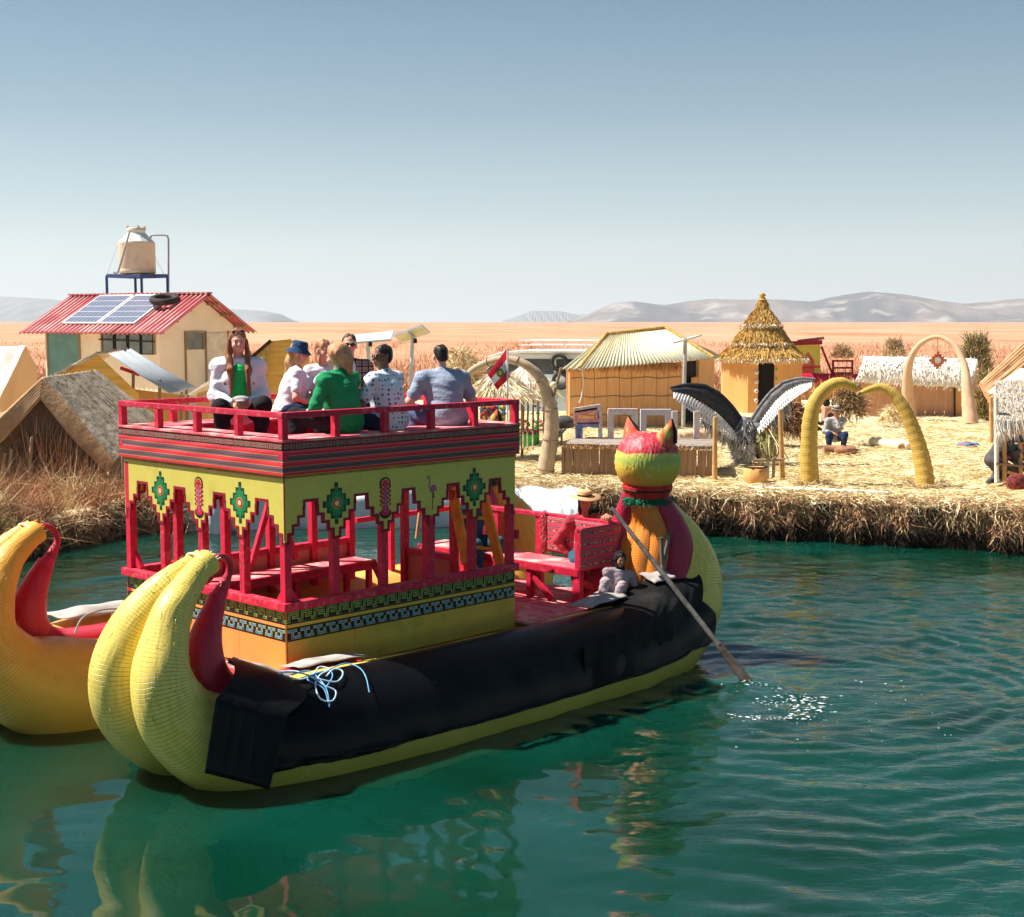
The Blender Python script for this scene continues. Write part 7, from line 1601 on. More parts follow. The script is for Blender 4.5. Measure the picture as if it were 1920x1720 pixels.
# ---- hut with corrugated metal roof
def hut_metal():
    Y0 = 42.5; h = thing('reed_hut', 'orange reed hut with a pale yellow corrugated metal roof', 'hut')
    zb = .8; BL, BR, BS = at(1068, 690, Y0), at(1277, 690, Y0+.9), at(1340, 675, Y0+3.6); ze = at(0, 693, Y0).z
    def wall(a, b, z0, z1, mat, name, th=.10):
        d = (b-a); d.z = 0; n = Vector((-d.y, d.x, 0)).normalized()*th; mb = MB()
        mb.add([(a.x, a.y, z0), (b.x, b.y, z0), (b.x, b.y, z1), (a.x, a.y, z1), (a.x+n.x, a.y+n.y, z0), (b.x+n.x, b.y+n.y, z0), (b.x+n.x, b.y+n.y, z1), (a.x+n.x, a.y+n.y, z1)], [(0, 1, 2, 3), (7, 6, 5, 4), (0, 4, 5, 1), (1, 5, 6, 2), (2, 6, 7, 3), (3, 7, 4, 0)]); return mb.build(name, mat, h)
    n = 9
    for k in range(n): a, b = BL.lerp(BR, k/n), BL.lerp(BR, (k+1)/n-.004); off = Vector((0, random.uniform(-.02, .02), 0)); wall(a+off, b+off, zb+random.uniform(-.05, 0), ze+.15, mat_wall, 'wall_mat')
    BR2 = BR.lerp(BS, .12); BR3 = BR.lerp(BS, .52); wall(BR, BR2, zb, ze+.2, mat_wall, 'wall_mat'); wall(BR3, BS, zb, ze+.3, mat_wall, 'wall_mat'); wall(BR2+Vector((.02, .25, 0)), BR3+Vector((0, .25, 0)), zb, ze+.2, dark, 'doorway'); wall(BR2+Vector((.3, .15, 0)), BR3+Vector((0, .15, 0)), zb+.7, ze-.3, mat_wall2, 'inner_mat')
    BK = BL+Vector((1.2, 3.4, 0)); wall(BL+Vector((.0, .1, 0)), BK, zb, ze+.1, mat_wall, 'side_wall'); wall(BK, BS, zb, ze+.1, mat_wall, 'back_wall')
    for z in (1.2, 1.75, 2.3): mbuild('lashing', h, wood, lambda mb: mb.tube([Vector((BL.lerp(BR, k/10).x, BL.lerp(BR, k/10).y-.03, z+.03*math.sin(k*2.1))) for k in range(11)], .012, 4))
    mbuild('cord', h, white_p, lambda mb: mb.tube([at(1091, 693, Y0-.15), at(1094, 720, Y0-.15), at(1090, 745, Y0-.15), at(1086, 756, Y0-.15)], .018, 5))
    thatch_fringe('wall_fringe', BL+Vector((0, -.05, .1)), BR+Vector((0, -.05, .1)), 500, .25, (0, -.2, -1), [brown_s, mat_wall, rust_s], h)
    # hip roof of corrugated sheet
    E1, E2, E3, E4 = at(1054, 692, Y0-.5), at(1338, 672, Y0+.6)+Vector((0, 0, 0)), BS+Vector((.3, .6, .1)), BK+Vector((-.4, .5, .1)); R1, R2 = at(1138, 628, Y0+1.9), at(1247, 617, Y0+2.2)
    rm = M('pale_yellow_metal', (.74, .66, .44), (.62, .56, .40), 3, (6, 1, 1), rough=.5, bump=.05)
    rm2 = M('yellow_green_sheet', (.62, .56, .34), (.52, .47, .28), 3, rough=.5, bump=.05)
    def slope(a, b, c, d, waves, mat, ns):     # eave a-b, ridge d-c
        for s in range(ns):
            f0, f1 = s/ns, (s+1)/ns+.004; nn = int(waves/ns*6); V = []
            for i in range(nn+1):
                f = f0+(f1-f0)*i/nn; w = Vector((0, 0, .028*math.sin(f*waves*2*math.pi)+.004*(s % 2))); p, q = a.lerp(b, f)+w, d.lerp(c, f)+w
                V += [p, p.lerp(q, .5), q]
            mb = MB(); mb.add(V, [(3*i+j, 3*i+3+j, 3*i+4+j, 3*i+1+j) for i in range(nn) for j in (0, 1)], 0, True); o = mb.build('roof_sheet', mat, h); o.modifiers.new('t', 'SOLIDIFY').thickness = .008
    slope(E1+Vector((.55, -.1, 0)), E2, R2, R1, 36, rm, 6); slope(E4, E1, R1, R1, 8, rm2, 1); slope(E2, E3, R2, R2, 10, rm2, 2); slope(E1, E1+Vector((.55, -.1, 0)), R1, R1, 3, rm2, 1)
    slope(E3, E4, R1, R2, 30, rm, 2)
    for a, b in ((R1, R2), (E1+Vector((.5, 0, 0)), R1), (E2, R2)): mbuild('ridge_cap', h, thatch_y, lambda mb: mb.tube([a+Vector((0, 0, .03)), b+Vector((0, 0, .05))], .06, 6))
hut_metal()

# ---- round hut with tiered thatch
def round_hut():
    Y = 51; cx = at(1427, 700, Y).x; h = thing('round_hut', 'round golden reed hut with tiered conical thatch roof and dark doorway', 'hut', (cx, Y, .8)); m = lambda px: px*Y/F_PX
    Z = lambda py: at(0, py, Y-1.2).z-.8; r = m(78); n = 8
    for k in range(n):
        a0, a1 = 2*math.pi*(k-.5)/n-math.pi/2-.08, 2*math.pi*(k+.5)/n-math.pi/2-.08
        p, q = Vector((r*math.cos(a0), r*math.sin(a0), 0)), Vector((r*math.cos(a1), r*math.sin(a1), 0)); z1 = Z(668)
        pieces = [(0, 1, 0, z1)] if k != 0 else [(0, .30, 0, z1), (.30, .80, Z(680), z1), (.80, 1, 0, z1)]
        for f0, f1, za, zb in pieces: a, b = p.lerp(q, f0), p.lerp(q, f1); mbuild('wall_panel', h, mat_wall2, lambda mb: mb.prism([(0, za), (1, za), (1, zb), (0, zb)], lambda x, z, d: (a.lerp(b, x).x*(1-d), a.lerp(b, x).y*(1-d), z), 0, .05))
        if k == 0:
            a, b = p.lerp(q, .30), p.lerp(q, .80); mbuild('doorway', h, dark, lambda mb: mb.prism([(0, .02), (1, .02), (1, Z(680)), (0, Z(680))], lambda x, z, d: (a.lerp(b, x).x*(1-d)*.9, a.lerp(b, x).y*(1-d)*.9, z), 0, .02))
            for j in range(5):
                c = a.lerp(a, 0); pz = .45+j*.33; mbuild('flower', h, random.choice([white_p, cream_p]), lambda mb: mb.ell((a.x-.06, a.y-.06, pz), (.075, .03, .075), 8, 5)); mbuild('flower_heart', h, red, lambda mb: mb.ell((a.x-.06, a.y-.09, pz), (.03, .02, .03), 6, 4))
                mbuild('leaf', h, K['lime'], lambda mb: mb.ell((b.x+.05, b.y-.05, pz+.1), (.03, .02, .06), 6, 4))
    tiers = [(85, 677, 46, 642), (57, 648, 27, 606), (36, 612, 11, 580), (14, 588, 6, 561)]
    for k, (r0, z0, r1, z1) in enumerate(tiers):
        R0, R1_ = m(r0), m(r1); za, zb = Z(z0), Z(z1); mb = MB(); mb.lathe([(R0*.98, za-.06), (R0, za), (R0*.6+R1_*.4, za+(zb-za)*.38), (R1_, zb)], (0, 0, 0), 40); mb.build('thatch_tier', thatch_y, h)
        nn = 2600 if k < 3 else 500; a = RNG.uniform(0, 6.283, nn); q = RNG.uniform(0, 1, nn); rr = R1_+(R0-R1_)*q; P = np.stack([rr*np.cos(a), rr*np.sin(a), zb+(za-zb)*q+.05], 1)
        D = np.stack([np.cos(a)*(R0-R1_), np.sin(a)*(R0-R1_), np.full(nn, za-zb)], 1); D /= np.linalg.norm(D, axis=1)[:, None]; D += RNG.normal(0, .15, D.shape)
        blades('thatch_straw', P, D, RNG.uniform(.10, .24, nn), np.full(nn, .024), [thatch_y, gold_s, brown_s], RNG.choice(3, nn, p=[.4, .42, .18]), .1, parent=h, kind='stuff')
        if k < 3:
            nn = 900; a = RNG.uniform(0, 6.283, nn); P = np.stack([R0*1.0*np.cos(a), R0*1.0*np.sin(a), za+RNG.uniform(-.03, .09, nn)], 1); D = np.stack([np.cos(a)*.5, np.sin(a)*.5, np.full(nn, -.7)], 1)+RNG.normal(0, .3, (nn, 3))
            blades('eave_fringe', P, D, RNG.uniform(.06, .13, nn), np.full(nn, .03), [thatch_w, straw2, brown_s], RNG.choice(3, nn, p=[.5, .3, .2]), .15, parent=h, kind='stuff')
    mb = MB(); mb.lathe([(m(9), Z(562)), (m(7), Z(560)), (m(4), Z(556)), (m(7), Z(553)), (m(4), Z(549)), (0, Z(547))], (0, 0, 0), 12); mb.build('finial', thatch_y, h)
gold_s = M('golden_straw', (.74, .46, .11), (.56, .32, .07), 2, rough=.9, bump=0)
round_hut()
# ---- boat with yellow cabin far behind, red frame
def far_boat():
    Y = 60; t = thing('reed_boat', 'yellow boat cabin with red deck and trim moored behind the round hut', 'boat'); Q = lambda x, y, dy=0: at(x, y, Y+dy)
    mbuild('cabin_panel', t, yellow_p, lambda mb: mb.prism([(1488, 645), (1538, 645), (1538, 700), (1527, 700), (1527, 676), (1515, 660), (1505, 672), (1505, 700), (1488, 700)], lambda x, z, d: tuple(Q(x, z, d)), 0, .1))
    mbuild('roof_slab', t, wine_p, lambda mb: mb.prism([(1484, 640), (1542, 638), (1542, 646), (1484, 648)], lambda x, z, d: tuple(Q(x, z, d-.3)), 0, 1.8)); mbuild('roof_beam', t, wood, lambda mb: mb.beam(Q(1495, 640), Q(1545, 634), .12, .12))
    mbuild('cabin_side', t, salmon, lambda mb: mb.slab((Q(1505, 700, 1), Q(1530, 700, 1), Q(1530, 655, 1), Q(1505, 655, 1)), .05)); mbuild('deck_edge', t, pink, lambda mb: mb.beam(Q(1488, 703), Q(1605, 707), .2, .16)); mbuild('red_trim', t, red, lambda mb: mb.beam(Q(1488, 690), Q(1538, 688), .06, .08))
    mbuild('stay', t, wine_p, lambda mb: mb.beam(Q(1540, 650), Q(1560, 700), .08, .08))
    for x in (1562, 1598): mbuild('rail_post', t, wine_p, lambda mb: mb.beam(Q(x, 675), Q(x, 705), .08, .08))
    for y in (677, 690, 700): mbuild('rail', t, wine_p, lambda mb: mb.beam(Q(1560, y), Q(1600, y), .06, .08))
    mbuild('hull', t, r_red, lambda mb: mb.tube([Q(1480, 712), Q(1540, 714), Q(1612, 712)], [.3, .32, .25], 10))
far_boat()

# ---- white thatched hut and its tall arch with the stepped cross
def white_hut():
    Y = 48; h = thing('reed_hut', 'low pink reed hut with a bleached white thatch roof behind the tall arch', 'hut'); Q = lambda x, y, dy=0: at(x, y, Y+dy)
    n = 10
    for k in range(n):
        x0, x1 = 1608+(1789-1608)*k/n, 1608+(1789-1608)*(k+1)/n-.6; y0, y1 = 776+(788-776)*k/n, 776+(788-776)*(k+1)/n
        mbuild('wall_mat', h, pinkwall, lambda mb: mb.prism([(x0, y0+4), (x1, y1+4), (x1, 712), (x0, 712)], lambda x, z, d: tuple(Q(x, z, d+random.uniform(0, .02))), 0, .08))
    mbuild('door', h, mat_wall2, lambda mb: mb.prism([(1791, 787), (1806, 788), (1806, 724), (1791, 724)], lambda x, z, d: tuple(Q(x, z, d)), 0, .06)); mbuild('door_post', h, dark_s, lambda mb: mb.beam(Q(1790, 722, -.05), Q(1790, 790, -.05), .05, .05))
    mbuild('side_wall', h, pinkwall, lambda mb: mb.slab((Q(1806, 790), Q(1836, 770, 2.5), Q(1836, 690, 2.5), Q(1806, 720)), .08, 0, 3, 3, .01)); mbuild('back_wall', h, pinkwall, lambda mb: mb.slab((Q(1620, 770, 3), Q(1836, 772, 3), Q(1836, 690, 3), Q(1620, 690, 3)), .08))
    # rounded thatch: curved section
    V = []; nx, ns = 36, 10
    for i in range(nx+1):
        f = i/nx
        for j in range(ns+1):
            s = j/ns; a = s*math.pi*.55; px0 = 1604+(1820-1604)*f; py0 = 717+(728-717)*f; base = Q(px0, py0, -.25); top = Q(1620+(1832-1620)*f, 668+(673-668)*f, 1.4)
            p = Vector((base.x+(top.x-base.x)*s, base.y+(top.y-base.y)*(1-math.cos(a))/(1-math.cos(math.pi*.55)), base.z+(top.z-base.z)*math.sin(a)/math.sin(math.pi*.5)))
            V.append(p+Vector((0, 0, random.uniform(-.02, .02))))
    mb = MB(); mb.add(V, [(i*(ns+1)+j, (i+1)*(ns+1)+j, (i+1)*(ns+1)+j+1, i*(ns+1)+j+1) for i in range(nx) for j in range(ns)], 0, True); o = mb.build('thatch_roof', thatch_w, h); o.modifiers.new('t', 'SOLIDIFY').thickness = .14
    nn = 1100; f = RNG.uniform(0, 1, nn); s = RNG.uniform(0, 1, nn); Va = np.array([tuple(v) for v in V]).reshape(nx+1, ns+1, 3); i = (f*(nx-1)).astype(int); j = (s*(ns-1)).astype(int)
    P = Va[i, j]+RNG.normal(0, .05, (nn, 3)); D = Va[i, np.maximum(j-1, 0)]-Va[i, j+1]; D /= np.linalg.norm(D, axis=1)[:, None]+1e-6
    blades('thatch_straw', P+[0, -.02, .03], D+RNG.normal(0, .12, D.shape), RNG.uniform(.10, .18, nn), np.full(nn, .03), [thatch_w, straw2, wstraw], RNG.choice(3, nn, p=[.4, .05, .55]), .08, parent=h, kind='stuff')
pinkwall = reed_wall('pink_reed_wall', (.66, .36, .22), (.46, .24, .14)); wstraw = M('bleached_straw', (.84, .77, .69), rough=.95, bump=0)
white_hut()
ta = arch_tube('tall_arch', 'tall thin tan reed arch with a stepped cross hanging in front of the white roof', [(1706, 780, .22, 1.0), (1702, 730, .19, .8), (1702, 700, .14, .6), (1708, 672, .11, .4), (1726, 645, .09, .2), (1758, 632, .075, 0), (1788, 646, .09, -.3), (1806, 680, .11, -.6), (1812, 715, .15, -.9), (1815, 745, .20, -1), (1820, 795, .25, -1.2)], 45.5, r_tan, n=50)
Yc = 44.9
mb = MB(); c_ = at(1758, 676, Yc); mb.prism([(c_.x+x*1.65, c_.z+z*1.65) for x, z in diamond(.165, .165)], lambda x, z, d: (x, d, z), Yc-.03, Yc+.03); mb.build('stepped_cross', M('brick_red_cross', (.62, .16, .08), rough=.8), ta)
mb = MB(); mb.prism([(c_.x+x, c_.z+z) for x, z in disc(.10)], lambda x, z, d: (x, d, z), Yc-.045, Yc-.031); mb.build('cross_centre', white_p, ta); mbuild('hanging_cord', ta, wood, lambda mb: mb.tube([at(1758, 634, Yc), at(1758, 660, Yc)], .012, 5))

# ---- heart-shaped golden arch
ha = arch_tube('heart_arch', 'mustard yellow reed arch shaped like a heart near the water edge', [(1520, 915, .185, 0), (1517, 870, .175, 0), (1517, 830, .165, 0), (1520, 785, .155, 0), (1530, 752, .145, 0), (1550, 728, .13, 0), (1575, 718, .11, 0), (1596, 724, .085, 0), (1612, 737, .055, 0)], 27.5, r_gold, n=56)
hb = arch_tube('x', 'x', [(1736, 918, .18, -.3), (1732, 880, .17, -.25), (1722, 835, .15, -.2), (1706, 790, .135, -.15), (1690, 758, .12, -.1), (1672, 736, .10, -.05), (1652, 727, .085, 0), (1630, 731, .065, 0), (1608, 741, .045, 0)], 27.4, r_gold, n=56)
for ch in [o for o in bpy.data.objects if o.parent == hb]: ch.parent = ha
bpy.data.objects.remove(hb)
mbuild('tie_knot', ha, wood, lambda mb: mb.ell(at(1610, 739, 27.35), (.055, .06, .055), 8, 6))
for px, py in ((1521, 912), (1737, 916)):
    n = 500; c0 = on(px, py); a = RNG.uniform(0, 6.283, n); P = np.stack([c0.x+.22*np.cos(a), c0.y+.22*np.sin(a), np.full(n, .80)], 1); D = np.stack([np.cos(a)*.7, np.sin(a)*.7, RNG.uniform(.1, .9, n)], 1); D /= np.linalg.norm(D, axis=1)[:, None]
    blades('foot_straw', P, D, RNG.uniform(.1, .32, n), np.full(n, .014), [straw, brown_s, straw2], RNG.integers(0, 3, n), .3, parent=ha, kind='stuff')

# ---- condor sculpture with spread wings
def condor():
    Y = 31.5; t = thing('condor_sculpture', 'black and white reed condor sculpture with both wings raised', 'sculpture'); Q = lambda x, y, dy=0: at(x, y, Y+dy)
    wing_b = M('black_feather_reed', (.016, .018, .024), (.04, .042, .05), 12, (1, 1, 1), rough=.7, bump=.6); wg = M('white_feather_reed', (.84, .82, .80), (.66, .64, .62), 20, rough=.9, bump=.4); gf = M('grey_feather_reed', (.26, .25, .25), (.12, .115, .12), 12, rough=.9, bump=.6)
    # top edge and middle line of each wing (pixels)
    Lt = [(1257, 728), (1285, 721), (1320, 722), (1350, 738), (1372, 760), (1390, 785)]; Lm = [(1262, 736), (1290, 742), (1318, 757), (1345, 775), (1365, 795), (1385, 818)]; Lb = [(1264, 748), (1288, 766), (1310, 782), (1335, 800), (1358, 815), (1380, 830)]
    Rt_ = [(1528, 712), (1500, 709), (1470, 716), (1445, 735), (1425, 760), (1408, 788)]; Rm = [(1524, 718), (1500, 722), (1475, 734), (1455, 752), (1437, 775), (1418, 803)]; Rb = [(1520, 728), (1500, 741), (1482, 754), (1462, 772), (1446, 792), (1425, 815)]
    for T_, Mm, Bb, cov, dy in ((Lt, Lm, Lb, wing_b, -.25), (Rt_, Rm, Rb, gf, .1)):
        n = 30; S = lambda row, f: (lambda k, g: (row[k][0]*(1-g)+row[k+1][0]*g, row[k][1]*(1-g)+row[k+1][1]*g))(min(int(f*(len(row)-1)), len(row)-2), f*(len(row)-1)-min(int(f*(len(row)-1)), len(row)-2))
        mb = MB(); V = []
        for i in range(n+1):
            f = i/n; a = Q(*S(T_, f), dy*(1-f)); b = Q(*S(Mm, f), dy*(1-f)-.06); c = a.lerp(b, .5)+Vector((0, -.07, 0)); V += [a, c, b, b+Vector((0, .08, 0)), a+Vector((0, .08, 0))]
        mb.add(V, [(5*i+j, 5*i+5+j, 5*i+5+(j+1) % 5, 5*i+(j+1) % 5) for i in range(n) for j in range(5)]+[(0, 1, 2, 3, 4), tuple(5*n+j for j in (4, 3, 2, 1, 0))], 0, True); w = mb.build('wing', cov, t)
        # leading edge roll and lattice of knotted white quills
        mbuild('leading_edge', w, cov, lambda mb: mb.tube([Q(*S(T_, i/12), dy*(1-i/12)) for i in range(13)], .035, 8))
        k = 26
        for i in range(k):
            f = (i+.5)/k; a = Q(*S(Mm, f), dy*(1-f)-.12); 
            for sg in (-1, 1):
                f2 = min(.999, max(0, f+sg*.055)); b = Q(*S(Bb, f2), dy*(1-f2)-.30); mbuild('quill', w, wg, lambda mb: mb.tube([a, a.lerp(b, .5)+Vector((0, -.01, 0)), b], [.020, .022, .010], 5))
        n2 = 700; ff = RNG.uniform(.45, 1, n2); P = np.array([tuple(Q(*S(Bb, float(f)), dy*(1-float(f))-.04)) for f in ff])+RNG.normal(0, .05, (n2, 3)); D = RNG.normal(0, .4, (n2, 3))+[0, -.2, -.8]
        blades('down_feathers', P, D, RNG.uniform(.08, .22, n2), np.full(n2, .016), [wg, gf], RNG.integers(0, 2, n2), .2, parent=t, kind='stuff')
    mb = MB(); pts = [Q(1400, 782), Q(1395, 800), Q(1392, 825), Q(1393, 850), Q(1392, 868)]; mb.tube(pts, [.10, .22, .25, .24, .16], 16); mb.build('body', gf, t)
    n = 3200; s = RNG.uniform(0, 1, n); a = RNG.uniform(0, 6.283, n); cz = np.array([tuple(p) for p in pts]); idx = (s*3.99).astype(int); g = (s*3.99-idx)[:, None]; c = cz[idx]*(1-g)+cz[idx+1]*g; r = .24*np.sin(np.clip(s+.12, 0, 1)*2.6)
    P = c+np.stack([r*np.cos(a), r*np.sin(a), 0*a], 1); D = np.stack([np.cos(a)*.5, np.sin(a)*.5, np.full(n, -.8)], 1)+RNG.normal(0, .2, (n, 3))
    blades('breast_feathers', P, D, RNG.uniform(.08, .18, n), np.full(n, .02), [wg, gf, wing_b], np.where(s > .5, RNG.choice(3, n, p=[.8, .15, .05]), RNG.choice(3, n, p=[.25, .6, .15])), .15, parent=t, kind='stuff')
    mbuild('head', t, bpy.data.materials['brick_red_cross'], lambda mb: mb.ell(Q(1440, 806, -.2), (.13, .09, .08), 10, 7)); mbuild('beak', t, pale_wood, lambda mb: mb.tube([Q(1430, 808, -.25), Q(1452, 812, -.3)], [.05, .015], 7)); mbuild('neck', t, gf, lambda mb: mb.tube([Q(1402, 800), Q(1424, 800, -.1), Q(1438, 806, -.2)], [.12, .09, .07], 8))
    mbuild('tail_mass', t, wing_b, lambda mb: mb.ell(Q(1437, 845, .1), (.30, .2, .26), 10, 8))
    n = 260; P = np.array([tuple(Q(1440, 815, -.2))]*n)+RNG.normal(0, .10, (n, 3)); D = RNG.normal(0, .4, (n, 3))+[.3, -.4, -1]; blades('green_grass_tuft', P, D, RNG.uniform(.2, .5, n), np.full(n, .018), [reedgreen, straw3, straw2], RNG.integers(0, 3, n), .3, parent=t, kind='stuff')
    for a, b in (((1386, 866), (1380, 892)), ((1398, 866), (1404, 893))): mbuild('leg', t, pale_wood, lambda mb: mb.tube([Q(*a), Q(*b)], .04, 7))
    for lab, a, b in (('left of two orange poles holding the condor wings', (1341, 782), (1340, 903)), ('right of two orange poles holding the condor wings', (1463, 768), (1467, 900))):
        p = thing('wing_pole', lab, 'pole', group='poles beside the condor'); q0, q1 = on(*b), at(*a, on(*b).y); mbuild('pole_shaft', p, pale_wood, lambda mb: mb.tube([q1, q0], [.045, .055], 8))
    b = thing('stick_trestle', 'crooked grey stick trestle beside the condor and tub', 'trestle')
    for a, c in (((1428, 842), (1440, 862)), ((1440, 860), (1439, 908)), ((1412, 864), (1470, 862)), ((1451, 858), (1450, 898))): mbuild('stick', b, wood if c[0] != 1439 else steel, lambda mb: mb.tube([at(*a, 28.6), at(*c, 28.6)], .035, 6))
    k = thing('reed_tub', 'round woven tub with a black rim standing under the condor', 'tub', on(1416, 908)); mb = MB(); mb.lathe([(.21, 0), (.23, .10), (.235, .34), (.20, .34), (.19, .30)], (0, 0, 0), 24); mb.build('tub_wall', mat_wall2, k); mb = MB(); mb.lathe([(.195, .30), (0, .29)], (0, 0, 0), 24); mb.build('tub_inside', dark, k)
    mbuild('tub_rim', k, black_p, lambda mb: mb.tube([(.225*math.cos(a), .225*math.sin(a), .345) for a in np.linspace(0, 6.283, 25)[:-1]], .018, 6, closed=True))
condor()

# ---- low woven stage with painted frames and chairs
def stage():
    t = thing('stage', 'long low platform walled with brown reed matting behind the cat head', 'platform'); P0, P1 = on(1058, 894), on(1341, 898); L = (P1-P0).length; u = (P1-P0).normalized(); n = Vector((-u.y, u.x, 0)); zt = .8+.62
    k = 17
    for i in range(k):
        a, b = P0+u*L*i/k, P0+u*L*((i+1)/k)-u*.012; off = n*random.uniform(0, .03); h = .60+random.uniform(-.03, .03)
        mb = MB(); V = [a+off, b+off, b+off+n*.07, a+off+n*.07]; mb.add([tuple(v) for v in V]+[tuple(v+Vector((random.uniform(-.02, .02), 0, h))) for v in V], [(0, 3, 2, 1), (4, 5, 6, 7), (0, 1, 5, 4), (1, 2, 6, 5), (2, 3, 7, 6), (3, 0, 4, 7)]); mb.build('mat_panel', mat_brown, t)
    thatch_fringe('mat_fringe', P0+Vector((0, -.02, .60)), P1+Vector((0, -.02, .60)), 900, .10, (.1, -.3, .9), [brown_s, rust_s, straw], t)
    for i in range(4): o0, o1 = n*(.10+i*.50), n*(.10+i*.50+.48); mbuild('deck_board', t, M('grey_deck', (.36, .29, .24), (.24, .19, .16), 4, rough=.85) if 'grey_deck' not in bpy.data.materials else bpy.data.materials['grey_deck'], lambda mb: mb.slab((P0+o0+Vector((0, 0, .66)), P1+o0+Vector((0, 0, .66)), P1+o1+Vector((0, 0, .66)), P0+o1+Vector((0, 0, .66))), .05))
    mbuild('deck_trim', t, blue_p, lambda mb: mb.beam(P0+u*L*.6+Vector((0, -.02, .63)), P1+Vector((0, -.02, .63)), .03, .05))
    mbuild('side_mat', t, mat_brown, lambda mb: mb.slab((P0, P0+n*2, P0+n*2+Vector((0, 0, .6)), P0+Vector((0, 0, .6))), .06)); mbuild('side_mat', t, mat_brown, lambda mb: mb.slab((P1, P1+n*2, P1+n*2+Vector((0, 0, .6)), P1+Vector((0, 0, .6))), .06))
    pw, pl, pp, pb_ = [M(nm, c, c2, 16, rough=.8, bump=.3) for nm, c, c2 in (('mint_paint', (.60, .66, .60), (.66, .38, .38)), ('lilac_paint', (.56, .55, .68), (.66, .60, .60)), ('coral_paint', (.66, .18, .18), (.70, .42, .35)), ('sea_blue_paint', (.10, .20, .42), (.30, .25, .45)))]
    def frame(x0, x1, y0, y1, Y, m1, m2, lab, low=None):
        f = thing('painted_stool', lab, 'stool', group='painted wooden stools on the platform'); q = lambda x, y: at(x, y, Y); w = .13
        mbuild('upright', f, m1, lambda mb: mb.beam(q(x0, y0), q(x0, y1), w, w)); mbuild('upright', f, m1, lambda mb: mb.beam(q(x1, y0), q(x1, low or y1), w, w)); mbuild('top_bar', f, m2, lambda mb: mb.beam(q(x0-5, y0), q(x1+5, y0), w*1.05, w))
    frame(1145, 1190, 772, 830, 30.9, pw, pw, 'mint green and pink painted stool on the platform, left of the lilac one', 812); frame(1206, 1253, 773, 812, 31.6, pl, pl, 'lilac painted stool standing behind the cat ears')
    for lab, x in (('white painted post just right of the cat ears', 1265), ('white and pink painted post between cat ears and condor pole', 1306)): p = thing('painted_post', lab, 'post', group='painted posts on the platform'); mbuild('post_shaft', p, pw, lambda mb: mb.beam(at(x, 771, 30.8), at(x, 832, 30.8), .12, .12))
    c = thing('painted_chair', 'pink and blue painted wooden armchair at the left end of the platform', 'chair'); q = lambda x, y, d=0: at(x, y, 30.9+d)
    for a, b, m_ in (((1082, 797), (1083, 830), pb_), ((1124, 762), (1126, 828), pw), ((1089, 795), (1088, 830), pb_), ((1118, 772), (1120, 795), pp), ((1080, 772), (1080, 795), pp)): mbuild('leg' if m_ is pb_ else 'upright', c, m_, lambda mb: mb.beam(q(*a), q(*b), .09, .09))
    for a, b, m_ in (((1076, 770), (1126, 762), pw), ((1078, 775), (1120, 768), pp), ((1082, 797), (1122, 796), pb_), ((1080, 790), (1124, 790), pp)): mbuild('bar', c, m_, lambda mb: mb.beam(q(*a), q(*b), .10, .10))
    mbuild('seat', c, pp, lambda mb: mb.slab((q(1081, 797), q(1122, 796), q(1122, 792, .5), q(1084, 793, .5)), .04))
stage()
def plank_see():
    t = thing('wooden_ramp', 'narrow grey plank ramp propped between reed arch and platform', 'ramp'); mbuild('plank', t, grey_wood, lambda mb: mb.slab((at(1040, 815, 33), at(1045, 820, 32.6), at(1066, 795, 33.6), at(1060, 790, 34)), .05)); mbuild('prop', t, wood, lambda mb: mb.tube([at(1053, 805, 33.2), at(1053, 835, 33.2)], .03, 6))
    b = thing('cloth_bundle', 'dark cloth bundle on top of the grey ramp', 'bundle', at(1058, 796, 33.5)); mb = MB(); mb.ell((0, 0, .05), (.28, .2, .14), 12, 8)
    for i, v in enumerate(mb.v): mb.v[i] = (v[0]+random.uniform(-.03, .03), v[1]+random.uniform(-.03, .03), v[2]+random.uniform(-.03, .03))
    mb.build('bundle_body', K['dkgrey'], b)
plank_see()

# ---- logs / rolled mats lying about
def roll(px0, py0, px1, py1, r, mat, lab, cat='reed roll', g=None):
    t = thing('reed_roll', lab, cat, group=g); a, b = on(px0, py0), on(px1, py1); a.z += r*.8; b.z += r*.8; mb = MB(); n = 24; P = [a.lerp(b, i/n)+Vector((0, .02*math.sin(i), .015*math.sin(i*1.7))) for i in range(n+1)]
    mb.tube(P, [r*(.75+.25*math.sin(min(1, i/3, (n-i)/3)*1.57))*(1+.03*math.sin(i*2.4)) for i in range(n+1)], 14); mb.build('roll_body', mat, t)
log_m = M('pale_tan_roll', (.66, .46, .30), (.50, .34, .21), 4, (3, 1, 1), rough=.9, bump=.6)
roll(1268, 832, 1338, 826, .17, log_m, 'thick tan reed roll lying behind the platform by the lamp post'); roll(1468, 800, 1512, 826, .15, thatch_w, 'pale reed roll lying behind the left foot of the heart arch'); roll(1634, 836, 1704, 846, .13, straw2, 'flattened pale reed roll lying inside the heart arch'); roll(1690, 846, 1712, 842, .11, brown_s, 'short brown end of a reed roll inside the heart arch')
sk = thing('sack', 'lumpy brown sack on the straw beside the seated man', 'sack', on(1586, 854)); mb = MB(); mb.ell((0, 0, .11), (.28, .2, .13), 16, 10)
for i, v in enumerate(mb.v): mb.v[i] = (v[0]+random.uniform(-.02, .02), v[1]+random.uniform(-.02, .02), v[2]+random.uniform(-.02, .02))
mb.build('sack_body', M('brown_sacking', (.26, .12, .07), (.36, .20, .11), 8, rough=.95, bump=.8), sk)
